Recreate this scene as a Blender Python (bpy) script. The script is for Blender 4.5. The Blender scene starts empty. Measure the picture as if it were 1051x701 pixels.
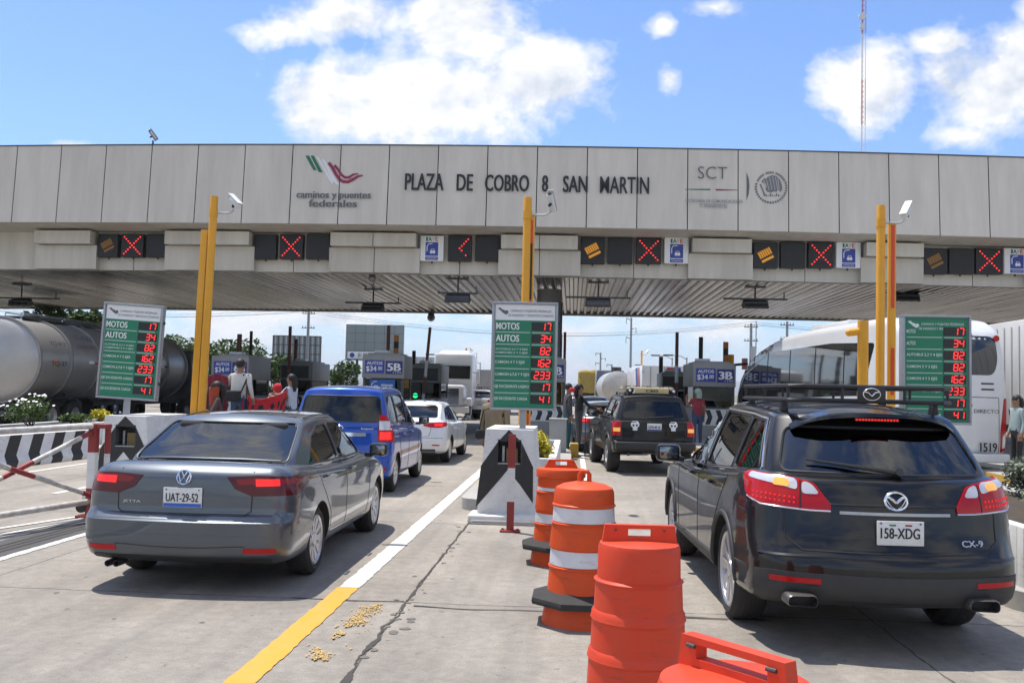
import bpy, bmesh, math, random
from mathutils import Vector as V, Matrix as MX
from mathutils.bvhtree import BVHTree
from mathutils import noise as NZ
R = math.radians
random.seed(7)
SC = bpy.context.scene
COL = SC.collection

# ------------------------------------------------------------------ camera
CAM_H, ROLL, YAW, PITCH = 1.7, .024, R(3.640), R(2.804)
_f = V((-math.sin(YAW)*math.cos(PITCH), math.cos(YAW)*math.cos(PITCH), math.sin(PITCH)))
_r0 = V((math.cos(YAW), math.sin(YAW), 0)); _u0 = _r0.cross(_f)
CR = _r0*math.cos(ROLL)+_u0*math.sin(ROLL); CU = _u0*math.cos(ROLL)-_r0*math.sin(ROLL)
cd = bpy.data.cameras.new('camera'); cam = bpy.data.objects.new('camera', cd); COL.objects.link(cam)
cd.sensor_width = 36; cd.lens = 36*1000/1051; cd.clip_start = .1; cd.clip_end = 40000
cam.matrix_world = MX(((CR.x, CU.x, -_f.x, 0), (CR.y, CU.y, -_f.y, 0), (CR.z, CU.z, -_f.z, CAM_H), (0, 0, 0, 1)))
SC.camera = cam
SC.view_settings.view_transform = 'Standard'; SC.view_settings.look = 'None'
SC.view_settings.gamma = 1; SC.view_settings.use_curve_mapping = False
SC.view_settings.exposure = 0.5
SC.render.engine = 'CYCLES'
def pix(px, py, Y):          # photo measurement -> (x, z) of the point at road distance Y
    d = _f+CR*((px-525.5)/1000)-CU*((py-350.5)/1000)
    t = Y/d.y
    return V((d.x*t, Y, CAM_H+d.z*t))

# ------------------------------------------------------------------ sun and sky
SUN_DIR = V((-.26, .20, .945)).normalized()     # towards the sun: high, left of the road and a little beyond the plaza
sl = bpy.data.lights.new('sun', 'SUN'); sl.energy = 4.2; sl.angle = R(.53); sl.color = (1, .94, .85)
so = bpy.data.objects.new('sun', sl); COL.objects.link(so)
so.rotation_euler = SUN_DIR.to_track_quat('Z', 'Y').to_euler()
W = bpy.data.worlds.new('World'); SC.world = W; W.use_nodes = True
NT = W.node_tree; NT.nodes.clear()
def nd(t, **k):
    n = NT.nodes.new(t)
    for a, b in k.items(): setattr(n, a, b)
    return n
def mth(op, a, b=None, c=None, clamp=False):
    n = nd('ShaderNodeMath', operation=op, use_clamp=clamp)
    for i, x in enumerate((a, b, c)):
        if x is None: continue
        if isinstance(x, (int, float)): n.inputs[i].default_value = x
        else: NT.links.new(x, n.inputs[i])
    return n.outputs[0]
sky = nd('ShaderNodeTexSky', sky_type='NISHITA'); sky.sun_disc = False
sky.sun_elevation = math.asin(SUN_DIR.z); sky.sun_rotation = math.atan2(SUN_DIR.x, SUN_DIR.y)
sky.air_density = 1.0; sky.dust_density = .6; sky.ozone_density = 1.4; sky.altitude = 0
tc = nd('ShaderNodeTexCoord'); sp = nd('ShaderNodeSeparateXYZ'); NT.links.new(tc.outputs['Generated'], sp.inputs[0])
ax = mth('MAXIMUM', mth('ABSOLUTE', sp.outputs[1]), .12)
U = mth('DIVIDE', sp.outputs[0], ax); VV = mth('DIVIDE', sp.outputs[2], ax)
def noise(scale, det, rough, vec):
    n = nd('ShaderNodeTexNoise'); n.inputs['Scale'].default_value = scale; n.inputs['Detail'].default_value = det
    n.inputs['Roughness'].default_value = rough; NT.links.new(vec, n.inputs['Vector']); return n.outputs['Fac']
cmb = nd('ShaderNodeCombineXYZ'); NT.links.new(U, cmb.inputs[0]); NT.links.new(mth('MULTIPLY', VV, 1.25), cmb.inputs[1])
front = mth('GREATER_THAN', sp.outputs[1], 0)
def blob(px, py, a, b, k=1.):
    u0 = (px-588)/1000; v0 = (401+.024*(px-588)-py)/1000
    du = mth('DIVIDE', mth('SUBTRACT', U, u0), a/1000); dv = mth('DIVIDE', mth('SUBTRACT', VV, v0), b/1000)
    q = mth('SQRT', mth('ADD', mth('MULTIPLY', du, du), mth('MULTIPLY', dv, dv)))
    return mth('SUBTRACT', 1-(1-k)*.75, q)
cl = None
for a in [(450, 88, 150, 62), (462, 25, 75, 55), (540, 75, 80, 45), (330, 92, 62, 45), (395, 100, 90, 50), (330, 10, 135, 36, .5), (270, 18, 80, 30, .4),
          (878, 88, 52, 46), (1015, 100, 78, 62), (1060, 10, 30, 22), (674, 22, 24, 22, .5), (680, 80, 24, 26, .5), (722, 4, 50, 20, .4),
          (45, 140, 45, 14, .3), (960, 48, 70, 26, .22), (980, 145, 60, 24, .6)]:
    b = blob(*a); cl = b if cl is None else mth('MAXIMUM', cl, b)
warp = nd('ShaderNodeVectorMath', operation='ADD'); wn_ = nd('ShaderNodeTexNoise'); wn_.inputs['Scale'].default_value = 5; wn_.inputs['Detail'].default_value = 2; NT.links.new(cmb.outputs[0], wn_.inputs['Vector'])
ws = nd('ShaderNodeVectorMath', operation='SCALE'); ws.inputs['Scale'].default_value = .05; NT.links.new(wn_.outputs['Color'], ws.inputs[0]); NT.links.new(cmb.outputs[0], warp.inputs[0]); NT.links.new(ws.outputs[0], warp.inputs[1])
fine = mth('SUBTRACT', noise(11, 7, .62, warp.outputs[0]), .5)
up_ = nd('ShaderNodeVectorMath', operation='ADD'); up_.inputs[1].default_value = (-.012, .022, 0); NT.links.new(warp.outputs[0], up_.inputs[0])
fup = mth('SUBTRACT', noise(11, 4, .6, up_.outputs[0]), .5)
body_ = mth('MAXIMUM', cl, -.7)
cl = mth('ADD', body_, mth('MULTIPLY', fine, 2.3))
cl = mth('MULTIPLY', mth('SMOOTH_MIN', mth('MULTIPLY_ADD', cl, 1.9, .28, clamp=True), 1., .15), front)
relief = mth('MULTIPLY', mth('SUBTRACT', fine, fup), 1.3)          # puffs lit from above, grey underneath
# the low bank of cloud over the horizon and scattered clouds in the rest of the sky
cmb2 = nd('ShaderNodeCombineXYZ'); NT.links.new(U, cmb2.inputs[0]); NT.links.new(mth('MULTIPLY', VV, 2.6), cmb2.inputs[1]); cmb2.inputs[2].default_value = 3.1
low = noise(7.5, 5, .6, cmb2.outputs[0])
lowm = mth('MULTIPLY_ADD', mth('ABSOLUTE', VV), -8., 1.9, clamp=True)
low = mth('MULTIPLY', mth('MULTIPLY_ADD', low, 6.5, -2.75, clamp=True), lowm)
bg3 = noise(2.6, 4, .6, tc.outputs['Generated'])
bg3 = mth('MULTIPLY_ADD', bg3, 7, -3.2, clamp=True)
inview = mth('MULTIPLY', mth('MULTIPLY', front, mth('LESS_THAN', VV, .62)), mth('LESS_THAN', mth('ABSOLUTE', U), .9))
bg3 = mth('MULTIPLY', bg3, mth('SUBTRACT', 1, inview))
cov = mth('MULTIPLY', mth('MAXIMUM', mth('MAXIMUM', cl, low), bg3), .97)
# grey undersides come from a second, offset sample of the cloud noise
sh = noise(6, 3, .55, cmb.outputs[0])
cr = nd('ShaderNodeValToRGB'); NT.links.new(mth('ADD', mth('MULTIPLY', sh, .85), relief), cr.inputs[0])
cr.color_ramp.elements[0].position = .12; cr.color_ramp.elements[0].color = (.58, .64, .73, 1)
cr.color_ramp.elements[1].position = .46; cr.color_ramp.elements[1].color = (1, .99, .97, 1)
bgs = nd('ShaderNodeBackground'); hs = nd('ShaderNodeMixRGB', blend_type='MULTIPLY'); hs.inputs[0].default_value = 1
hs.inputs[2].default_value = (.56, .715, .96, 1)
NT.links.new(sky.outputs[0], hs.inputs[1]); NT.links.new(hs.outputs[0], bgs.inputs[0]); bgs.inputs[1].default_value = .15
bgc = nd('ShaderNodeBackground'); NT.links.new(cr.outputs[0], bgc.inputs[0]); bgc.inputs[1].default_value = .80
mixs = nd('ShaderNodeMixShader'); NT.links.new(cov, mixs.inputs[0]); NT.links.new(bgs.outputs[0], mixs.inputs[1]); NT.links.new(bgc.outputs[0], mixs.inputs[2])
wo = nd('ShaderNodeOutputWorld'); NT.links.new(mixs.outputs[0], wo.inputs[0])

# ------------------------------------------------------------------ materials
MATS = {}
def mat(name, col, rough=.6, metal=0., var=.0, scale=6., bump=0., coat=0., emit=None, es=1., spec=.5, dirt=None, streak=False, tone=0., scuff=0.):
    """principled material; var = strength of brownish/grey procedural mottling, bump = fine relief"""
    if name in MATS: return MATS[name]
    m = bpy.data.materials.new(name); m.use_nodes = True; t = m.node_tree; p = t.nodes['Principled BSDF']
    p.inputs['Base Color'].default_value = (*col, 1); p.inputs['Roughness'].default_value = rough
    p.inputs['Metallic'].default_value = metal; p.inputs['Coat Weight'].default_value = coat; p.inputs['Coat Roughness'].default_value = .03
    p.inputs['Specular IOR Level'].default_value = spec
    if emit: p.inputs['Emission Color'].default_value = (*emit, 1); p.inputs['Emission Strength'].default_value = es
    if var or bump:
        c = t.nodes.new('ShaderNodeTexCoord'); mp = t.nodes.new('ShaderNodeMapping'); t.links.new(c.outputs['Object'], mp.inputs[0])
        if streak: mp.inputs['Scale'].default_value = (1, 1, .12) if streak is True else streak
        n = t.nodes.new('ShaderNodeTexNoise'); n.inputs['Scale'].default_value = scale; n.inputs['Detail'].default_value = 7; n.inputs['Roughness'].default_value = .65
        t.links.new(mp.outputs[0], n.inputs['Vector'])
        if var:
            d = dirt or tuple(x*.45 for x in col)
            r = t.nodes.new('ShaderNodeValToRGB'); r.color_ramp.elements[0].position = .32; r.color_ramp.elements[1].position = .68
            r.color_ramp.elements[0].color = (*[a*(1-var)+b*var for a, b in zip(col, d)], 1); r.color_ramp.elements[1].color = (*col, 1)
            t.links.new(n.outputs['Fac'], r.inputs[0]); t.links.new(r.outputs[0], p.inputs['Base Color'])
            mr = t.nodes.new('ShaderNodeMapRange'); mr.inputs['To Min'].default_value = min(1, rough+.12); mr.inputs['To Max'].default_value = max(.03, rough-.06)
            t.links.new(n.outputs['Fac'], mr.inputs[0]); t.links.new(mr.outputs[0], p.inputs['Roughness'])
        if bump:
            b = t.nodes.new('ShaderNodeBump'); b.inputs['Strength'].default_value = bump; b.inputs['Distance'].default_value = .01
            t.links.new(n.outputs['Fac'], b.inputs['Height']); t.links.new(b.outputs[0], p.inputs['Normal'])
    if scuff:                                   # smeared rubber scuffs and grime
        c2 = t.nodes.new('ShaderNodeTexCoord'); mp2 = t.nodes.new('ShaderNodeMapping'); mp2.inputs['Scale'].default_value = (1.2, 1.2, 6); t.links.new(c2.outputs['Object'], mp2.inputs[0])
        n2 = t.nodes.new('ShaderNodeTexNoise'); n2.inputs['Scale'].default_value = 4.5; n2.inputs['Detail'].default_value = 8; n2.inputs['Roughness'].default_value = .7; t.links.new(mp2.outputs[0], n2.inputs['Vector'])
        r2 = t.nodes.new('ShaderNodeMapRange'); r2.inputs['From Min'].default_value = .56; r2.inputs['From Max'].default_value = .70; r2.inputs['To Max'].default_value = scuff; t.links.new(n2.outputs['Fac'], r2.inputs[0])
        m2 = t.nodes.new('ShaderNodeMixRGB'); m2.inputs[2].default_value = (.09, .06, .05, 1); l = p.inputs['Base Color'].links[0].from_socket; t.links.new(r2.outputs[0], m2.inputs[0]); t.links.new(l, m2.inputs[1]); t.links.new(m2.outputs[0], p.inputs['Base Color'])
    if tone:                                    # every sheet of a clad surface weathers a little differently
        g = t.nodes.new('ShaderNodeNewGeometry'); mr = t.nodes.new('ShaderNodeMapRange'); mr.inputs['To Min'].default_value = 1-tone; mr.inputs['To Max'].default_value = 1
        t.links.new(g.outputs['Random Per Island'], mr.inputs[0]); mx = t.nodes.new('ShaderNodeMixRGB'); mx.blend_type = 'MULTIPLY'; mx.inputs[0].default_value = 1
        l = p.inputs['Base Color'].links[0].from_socket; t.links.new(l, mx.inputs[1]); t.links.new(mr.outputs[0], mx.inputs[2]); t.links.new(mx.outputs[0], p.inputs['Base Color'])
    MATS[name] = m; return m
def glass_mat(name, tint=(.22, .26, .27), ior=1.5):
    if name in MATS: return MATS[name]
    m = bpy.data.materials.new(name); m.use_nodes = True; t = m.node_tree; t.nodes.clear()
    o = t.nodes.new('ShaderNodeOutputMaterial'); mx = t.nodes.new('ShaderNodeMixShader'); fr = t.nodes.new('ShaderNodeFresnel'); fr.inputs[0].default_value = ior
    tr = t.nodes.new('ShaderNodeBsdfTransparent'); tr.inputs[0].default_value = (*tint, 1); gl = t.nodes.new('ShaderNodeBsdfGlossy'); gl.inputs['Roughness'].default_value = .02
    t.links.new(fr.outputs[0], mx.inputs[0]); t.links.new(tr.outputs[0], mx.inputs[1]); t.links.new(gl.outputs[0], mx.inputs[2]); t.links.new(mx.outputs[0], o.inputs[0])
    MATS[name] = m; return m
def paint(name, col, metal=.5, rough=.32, coat=1.): return mat(name, col, rough, metal, var=.10, scale=3, coat=coat, spec=.2)
white_p = mat('white paint', (.74, .74, .72), .6, var=.35, scale=5, bump=.25, dirt=(.42, .40, .36), scuff=.4)
black_p = mat('black paint', (.018, .018, .02), .55, var=.3, scale=7, bump=.2, dirt=(.06, .06, .055))
red_p = mat('red paint', (.30, .025, .022), .5, var=.45, scale=9, dirt=(.16, .05, .04))
yellow_p = mat('yellow paint', (.74, .34, .013), .45, var=.3, scale=5, dirt=(.52, .27, .03))
redband = mat('red reflective band', (.62, .05, .02), .4)
steel = mat('galvanised steel', (.46, .47, .48), .42, .8, var=.25, scale=9)
dsteel = mat('dark steel', (.07, .07, .075), .5, .3, var=.3, scale=8)
blackpl = mat('black plastic', (.018, .018, .019), .45, var=.15, scale=12)
rubber = mat('rubber', (.018, .018, .018), .8, var=.35, scale=14, bump=.3, dirt=(.07, .065, .06))
chrome = mat('chrome', (.78, .78, .8), .12, 1.)
alloy = mat('alloy', (.58, .58, .6), .32, .85, var=.15, scale=9)
dkglass = mat('dark glass', (.012, .014, .016), .06, 0, spec=.8)
carglass = glass_mat('tinted glass')
clglass = glass_mat('light glass', (.62, .68, .68))
redlens = mat('red lens', (.42, .004, .008), .2, coat=.25, spec=.3)
midlens = mat('mid red lens', (.24, .005, .008), .2, coat=.3, spec=.3)
dredlens = mat('dark red lens', (.09, .005, .008), .2, coat=.3, spec=.3)
redlit = mat('lit red lens', (.6, .02, .02), .15, emit=(1, .015, .008), es=.5)
whitelens = mat('clear lens', (.62, .62, .64), .12, .25, coat=.8)
led_red = mat('red led', (.5, .01, .01), .4, emit=(1, .03, .03), es=1.25)
led_amber = mat('amber led', (.30, .14, .01), .5, emit=(.9, .36, .02), es=.30)
led_green = mat('green led', (.02, .5, .1), .4, emit=(.02, 1, .25), es=1.3)
platem = mat('plate white', (.72, .72, .70), .45, var=.2, scale=25)
ink = mat('black ink', (.02, .02, .022), .6)
bluem = mat('sign blue', (.035, .06, .33), .45, var=.2, scale=5)
whitem = mat('sign white', (.76, .77, .77), .5, var=.15, scale=8, dirt=(.5, .5, .48))
greenm = mat('sign green', (.012, .20, .10), .45, var=.2, scale=6, dirt=(.02, .13, .07))
cloth_seat = mat('seat cloth', (.035, .035, .038), .9, var=.2, scale=12)
darkin = mat('dark interior', (.02, .02, .022), .8)

# ------------------------------------------------------------------ mesh building
DG = None
_fc = {}
def text_polys(body, bold):
    key = (body, bold)
    if key not in _fc:
        c = bpy.data.curves.new('t', 'FONT'); c.body = body; c.size = 1; c.offset = bold; c.resolution_u = 3; c.align_x = 'LEFT'
        o = bpy.data.objects.new('t', c); COL.objects.link(o); dg = bpy.context.evaluated_depsgraph_get(); dg.update()
        me = bpy.data.meshes.new_from_object(o.evaluated_get(dg))
        vs = [tuple(v.co) for v in me.vertices]; fs = [tuple(p.vertices) for p in me.polygons]
        bpy.data.objects.remove(o); bpy.data.curves.remove(c); bpy.data.meshes.remove(me)
        xs = [v[0] for v in vs]; ys = [v[1] for v in vs]
        _fc[key] = (vs, fs, min(xs), max(xs), min(ys), max(ys))
    return _fc[key]

class MB:
    def __init__(s): s.bm = bmesh.new(); s.ms = []; s.T = MX.Identity(4)
    def mi(s, m):
        if m not in s.ms: s.ms.append(m)
        return s.ms.index(m)
    def raw(s, vs, fs, m):
        i = s.mi(m); bv = [s.bm.verts.new(s.T @ V(v)) for v in vs]
        for f in fs:
            try: fc = s.bm.faces.new([bv[k] for k in f]); fc.material_index = i
            except ValueError: pass
        return bv
    def box(s, c, d, m, rot=None, taper=None, bev=0):
        hx, hy, hz = d[0]/2, d[1]/2, d[2]/2; tx = ty = 1
        if taper: tx, ty = taper
        vs = [V((x*hx*(tx if z > 0 else 1), y*hy*(ty if z > 0 else 1), z*hz)) for x in (-1, 1) for y in (-1, 1) for z in (-1, 1)]
        if rot is not None: vs = [rot @ v for v in vs]
        vs = [v+V(c) for v in vs]
        fs = [(0, 1, 3, 2), (4, 6, 7, 5), (0, 4, 5, 1), (2, 3, 7, 6), (0, 2, 6, 4), (1, 5, 7, 3)]
        bv = s.raw(vs, fs, m)
        if bev:
            es = list({e for v in bv for e in v.link_edges}); bmesh.ops.bevel(s.bm, geom=es, offset=bev, segments=2, affect='EDGES', profile=.5)
        return s
    def cyl(s, a, b, r0, m, r1=None, n=14, caps=True):
        a, b = V(a), V(b); r1 = r0 if r1 is None else r1; z = (b-a).normalized(); x = z.orthogonal().normalized(); y = z.cross(x)
        vs = []
        for p, r in ((a, r0), (b, r1)):
            for k in range(n): t = 2*math.pi*k/n; vs.append(p+x*r*math.cos(t)+y*r*math.sin(t))
        fs = [(k, (k+1) % n, n+(k+1) % n, n+k) for k in range(n)]
        if caps: fs += [tuple(range(n-1, -1, -1)), tuple(range(n, 2*n))]
        s.raw(vs, fs, m); return s
    def tube(s, pts, r, m, n=8, closed=False):
        pts = [V(p) for p in pts]; N = len(pts); vs = []; up = None
        for i, p in enumerate(pts):
            a = pts[(i-1) % N] if (i or closed) else p; b = pts[(i+1) % N] if (i < N-1 or closed) else p
            t = (b-a); t = t.normalized() if t.length > 1e-9 else V((0, 0, 1))
            if up is None: up = t.orthogonal().normalized()
            up = up-t*up.dot(t); up = up.normalized() if up.length > 1e-6 else t.orthogonal().normalized()
            w = t.cross(up); rr = r[i] if isinstance(r, (list, tuple)) else r
            for k in range(n): q = 2*math.pi*k/n; vs.append(p+up*rr*math.cos(q)+w*rr*math.sin(q))
        fs = []
        for i in range(N if closed else N-1):
            j = (i+1) % N
            for k in range(n): fs.append((i*n+k, i*n+(k+1) % n, j*n+(k+1) % n, j*n+k))
        if not closed: fs += [tuple(range(n-1, -1, -1)), tuple(range((N-1)*n, N*n))]
        s.raw(vs, fs, m); return s
    def lathe(s, prof, m, n=32, c=(0, 0, 0), axis='Z', a0=0, mfun=None):
        """surface of revolution from (radius, height) pairs"""
        vs = []; c = V(c)
        def P(r, h, t):
            x, y = r*math.cos(t), r*math.sin(t)
            return V((x, y, h)) if axis == 'Z' else (V((h, x, y)) if axis == 'X' else V((y, h, x)))
        for (r, h) in prof:
            for k in range(n): vs.append(c+P(max(r, 1e-4), h, a0+2*math.pi*k/n))
        L = len(prof)
        for i in range(L-1):
            fs = [(i*n+k, i*n+(k+1) % n, (i+1)*n+(k+1) % n, (i+1)*n+k) for k in range(n)]
            if i == 0: bv = [s.bm.verts.new(s.T @ V(v)) for v in vs]
            j = s.mi(mfun(i) if mfun else m)
            for f in fs:
                fc = s.bm.faces.new([bv[q] for q in f]); fc.material_index = j
        return s
    def prism(s, pts, ext, m):
        """polygon (3-D points) pushed along ext"""
        n = len(pts); ext = V(ext); pts = [V(p) for p in pts]
        s.raw(pts+[p+ext for p in pts], [tuple(range(n)), tuple(range(2*n-1, n-1, -1))]+[(k, n+k, n+(k+1) % n, (k+1) % n) for k in range(n)], m); return s
    def poly(s, pts, m): s.raw(pts, [tuple(range(len(pts)))], m); return s
    def text(s, body, o, xd, yd, w, h, m, bold=.0, fit=True, lift=.0015):
        """flat lettering: lower-left corner o, running along xd, standing along yd, fitted into w x h"""
        heavy = bold > .012; vs, fs, x0, x1, y0, y1 = text_polys(body, .006 if heavy else min(bold, .006)); xd = V(xd).normalized(); yd = V(yd).normalized(); n = xd.cross(yd)
        e = (x1-x0)*0+bold*.9 if heavy else 0; kx = w/(x1-x0+2*e); ky = h/(y1-y0)
        if not fit: kx = ky
        for q, dx in enumerate((-e, 0, e) if heavy else (0,)):      # heavy lettering: strokes thickened sideways
            s.raw([V(o)+xd*((v[0]-x0+e+dx)*kx)+yd*((v[1]-y0)*ky)+n*(lift+q*.0006) for v in vs], fs, m)
        return s
    def sphere(s, c, r, m, nu=14, nv=9, sc=(1, 1, 1)):
        prof = [(r*math.sin(math.pi*i/nv), -r*math.cos(math.pi*i/nv)) for i in range(nv+1)]
        old = s.T; s.T = old @ MX.Translation(c) @ MX.Diagonal((*sc, 1)); s.lathe(prof, m, nu); s.T = old; return s
    def build(s, name, parent=None, sharp=35, loc=None, flip=False):
        me = bpy.data.meshes.new(name)
        bmesh.ops.remove_doubles(s.bm, verts=[v for v in s.bm.verts if not v.link_faces], dist=0)
        if flip: bmesh.ops.recalc_face_normals(s.bm, faces=s.bm.faces)
        s.bm.to_mesh(me); s.bm.free()
        for m in s.ms: me.materials.append(m)
        return link(name, me, parent, sharp, loc)
def link(name, me, parent=None, sharp=35, loc=None):
    me.polygons.foreach_set('use_smooth', [True]*len(me.polygons))
    if sharp: me.set_sharp_from_angle(angle=R(sharp))
    me.update(); o = bpy.data.objects.new(name, me); COL.objects.link(o)
    if parent: o.parent = parent
    if loc: o.location = loc
    return o
def tag(o, label, cat, group=None):
    o['label'] = label; o['category'] = cat
    if group: o['group'] = group
    return o
def thing(name, label, cat, loc=(0, 0, 0), rz=0, group=None):
    o = bpy.data.objects.new(name, None); o.empty_display_size = .2; COL.objects.link(o); o.location = loc; o.rotation_euler = (0, 0, rz)
    return tag(o, label, cat, group)
def struct(o, kind='structure'): o['kind'] = kind; return o
def copy_tree(o, parent=None):
    c = o.copy(); COL.objects.link(c)
    if parent: c.parent = parent
    for ch in list(o.children): copy_tree(ch, c)
    return c
def hermite(pts, t):
    """monotone cubic through (t, value) pairs"""
    n = len(pts)
    if t <= pts[0][0]: return pts[0][1]
    if t >= pts[-1][0]: return pts[-1][1]
    d = [(pts[i+1][1]-pts[i][1])/(pts[i+1][0]-pts[i][0]) for i in range(n-1)]
    k = 0
    while t > pts[k+1][0]: k += 1
    def tan(i):
        if i == 0: return d[0]
        if i == n-1: return d[-1]
        return 0 if d[i-1]*d[i] <= 0 else 2*d[i-1]*d[i]/(d[i-1]+d[i])
    h = pts[k+1][0]-pts[k][0]; u = (t-pts[k][0])/h; m0, m1 = tan(k)*h, tan(k+1)*h
    return (2*u**3-3*u*u+1)*pts[k][1]+(u**3-2*u*u+u)*m0+(3*u*u-2*u**3)*pts[k+1][1]+(u**3-u*u)*m1

# ------------------------------------------------------------------ ground, roads, markings
def concrete_mat():
    m = bpy.data.materials.new('road concrete'); m.use_nodes = True; t = m.node_tree; p = t.nodes['Principled BSDF']
    def n(ty, **k):
        q = t.nodes.new(ty)
        for a, b in k.items(): setattr(q, a, b)
        return q
    L = t.links.new; tc = n('ShaderNodeTexCoord')
    def ns(sc, det, mp=None, rough=.6):
        a = n('ShaderNodeTexNoise'); a.inputs['Scale'].default_value = sc; a.inputs['Detail'].default_value = det; a.inputs['Roughness'].default_value = rough
        if mp:
            q = n('ShaderNodeMapping'); q.inputs['Scale'].default_value = mp; L(tc.outputs['Object'], q.inputs[0]); L(q.outputs[0], a.inputs['Vector'])
        else: L(tc.outputs['Object'], a.inputs['Vector'])
        return a.outputs['Fac']
    def m_(op, a, b=None, c=None, cl=False):
        q = n('ShaderNodeMath', operation=op, use_clamp=cl)
        for i, x in enumerate((a, b, c)):
            if x is None: continue
            if isinstance(x, (int, float)): q.inputs[i].default_value = x
            else: L(x, q.inputs[i])
        return q.outputs[0]
    def mixc(f, a, b, ty='MIX'):
        q = n('ShaderNodeMixRGB', blend_type=ty)
        for i, x in enumerate((f, a, b)):
            if isinstance(x, (int, float)): q.inputs[i].default_value = x
            elif isinstance(x, tuple): q.inputs[i].default_value = (*x, 1)
            else: L(x, q.inputs[i])
        return q.outputs[0]
    sp = n('ShaderNodeSeparateXYZ'); L(tc.outputs['Object'], sp.inputs[0]); X, Y = sp.outputs[0], sp.outputs[1]
    base = mixc(m_('MULTIPLY_ADD', ns(.55, 8), 2.4, -.7, True), (.335, .305, .265), (.53, .49, .43))
    base = mixc(m_('MULTIPLY_ADD', ns(9, 6), 2.0, -.5, True), mixc(1, base, (.70, .695, .69), 'MULTIPLY'), base)
    # grain and small dark pits
    base = mixc(m_('MULTIPLY_ADD', ns(95, 3), 3.0, -1.0, True), mixc(1, base, (.74, .73, .72), 'MULTIPLY'), base)
    base = mixc(m_('MULTIPLY_ADD', ns(26, 4, (.7, 2.4, 1)), 3.0, -1.0, True), mixc(1, base, (.84, .83, .82), 'MULTIPLY'), base)
    grit = m_('MULTIPLY_ADD', ns(34, 2, (1, .8, 1), .4), 18, -12.1, True); base = mixc(m_('MULTIPLY', grit, .45), base, (.10, .095, .09))
    pits = m_('MULTIPLY_ADD', ns(11, 2, (1, .7, 1), .4), 16, -11.3, True)
    base = mixc(m_('MULTIPLY', pits, .8), base, (.09, .085, .08))
    # every slab cast on its own day: small tone steps
    jy = m_('DIVIDE', m_('SUBTRACT', Y, 7.73), 4.53); jx = m_('DIVIDE', m_('ADD', X, 1.28), 3.6)
    cell = n('ShaderNodeCombineXYZ'); L(m_('FLOOR', jx), cell.inputs[0]); L(m_('FLOOR', jy), cell.inputs[1])
    wn = n('ShaderNodeTexWhiteNoise', noise_dimensions='3D'); L(cell.outputs[0], wn.inputs['Vector'])
    tone = m_('MULTIPLY_ADD', wn.outputs['Value'], .16, .88)
    cc = n('ShaderNodeCombineXYZ'); [L(tone, cc.inputs[i]) for i in range(3)]
    base = mixc(1, base, cc.outputs[0], 'MULTIPLY')
    # tyre-worn lanes: rubber and oil, stretched along the traffic
    st = m_('MULTIPLY_ADD', ns(1.0, 5, (2.2, .06, 1)), 3.2, -1.45, True)
    base = mixc(m_('MULTIPLY', st, .50), base, (.13, .125, .12))
    ln = m_('MULTIPLY', m_('PINGPONG', m_('ADD', X, 3.15), 2.62), 1/2.62)          # oil drip band down the middle of each lane
    ln = m_('MULTIPLY', m_('MULTIPLY_ADD', ln, -2.6, 1, True), m_('MULTIPLY_ADD', ns(1.6, 6, (1.6, .10, 1)), 2.6, -.85, True))
    base = mixc(m_('MULTIPLY', ln, .38), base, (.12, .11, .10))
    oil = m_('MULTIPLY_ADD', ns(1.3, 4, (1, .35, 1), .5), 6, -3.85, True)
    base = mixc(m_('MULTIPLY', oil, .5), base, (.12, .11, .10))
    # joints: sawn lines, a little wavy and filled with dirt
    wob = m_('MULTIPLY_ADD', ns(2.2, 5), .10, -.05)
    dy = m_('ABSOLUTE', m_('SUBTRACT', m_('FRACT', m_('ADD', jy, m_('MULTIPLY_ADD', wob, .25, .5))), .5))
    dx = m_('ABSOLUTE', m_('SUBTRACT', m_('FRACT', m_('ADD', jx, m_('MULTIPLY_ADD', wob, .2, .5))), .5))
    wid = m_('MULTIPLY_ADD', ns(3.5, 3), .006, -.0008)
    jt = m_('MAXIMUM', m_('LESS_THAN', m_('MULTIPLY', dy, 1.0), wid), m_('LESS_THAN', dx, m_('MULTIPLY', wid, 1.0)))
    base = mixc(m_('MULTIPLY', jt, .8), base, (.055, .05, .045))
    L(base, p.inputs['Base Color']); p.inputs['Roughness'].default_value = .82; p.inputs['Specular IOR Level'].default_value = .3
    b = n('ShaderNodeBump'); b.inputs['Strength'].default_value = .6; b.inputs['Distance'].default_value = .008
    L(m_('SUBTRACT', ns(45, 4), m_('MULTIPLY', m_('MAXIMUM', jt, pits), .8)), b.inputs['Height']); L(b.outputs[0], p.inputs['Normal'])
    return m
conc = concrete_mat()
soil = mat('dry grass soil', (.17, .16, .09), .95, var=.5, scale=.6, dirt=(.09, .10, .04))
asph = mat('asphalt', (.055, .055, .056), .9, var=.5, scale=6, bump=.4, dirt=(.12, .115, .11))
roadw = mat('road white', (.64, .63, .60), .75, var=.55, scale=7, bump=.3, dirt=(.42, .40, .37))
roady = mat('road yellow', (.64, .30, .02), .75, var=.45, scale=7, bump=.3, dirt=(.50, .33, .12))
worny = mat('worn road yellow', (.47, .325, .13), .9, var=.25, scale=5, dirt=(.42, .33, .20), spec=.1)
crackm = mat('crack dirt', (.055, .05, .045), .95)
patchm = mat('cement spall', (.16, .15, .135), .95, var=.4, scale=20)
def sheet(name, pts, z, m):
    b = MB(); b.poly([(x, y, z) for x, y in pts], m); return struct(b.build(name))
sheet('ground', [(-12000, -200), (12000, -200), (12000, 11500), (-12000, 11500)], -.06, soil)
sheet('road', [(-60, -30), (60, -30), (60, 140), (14, 260), (14, 3000), (-14, 3000), (-14, 260), (-60, 140)], 0, conc)
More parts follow.
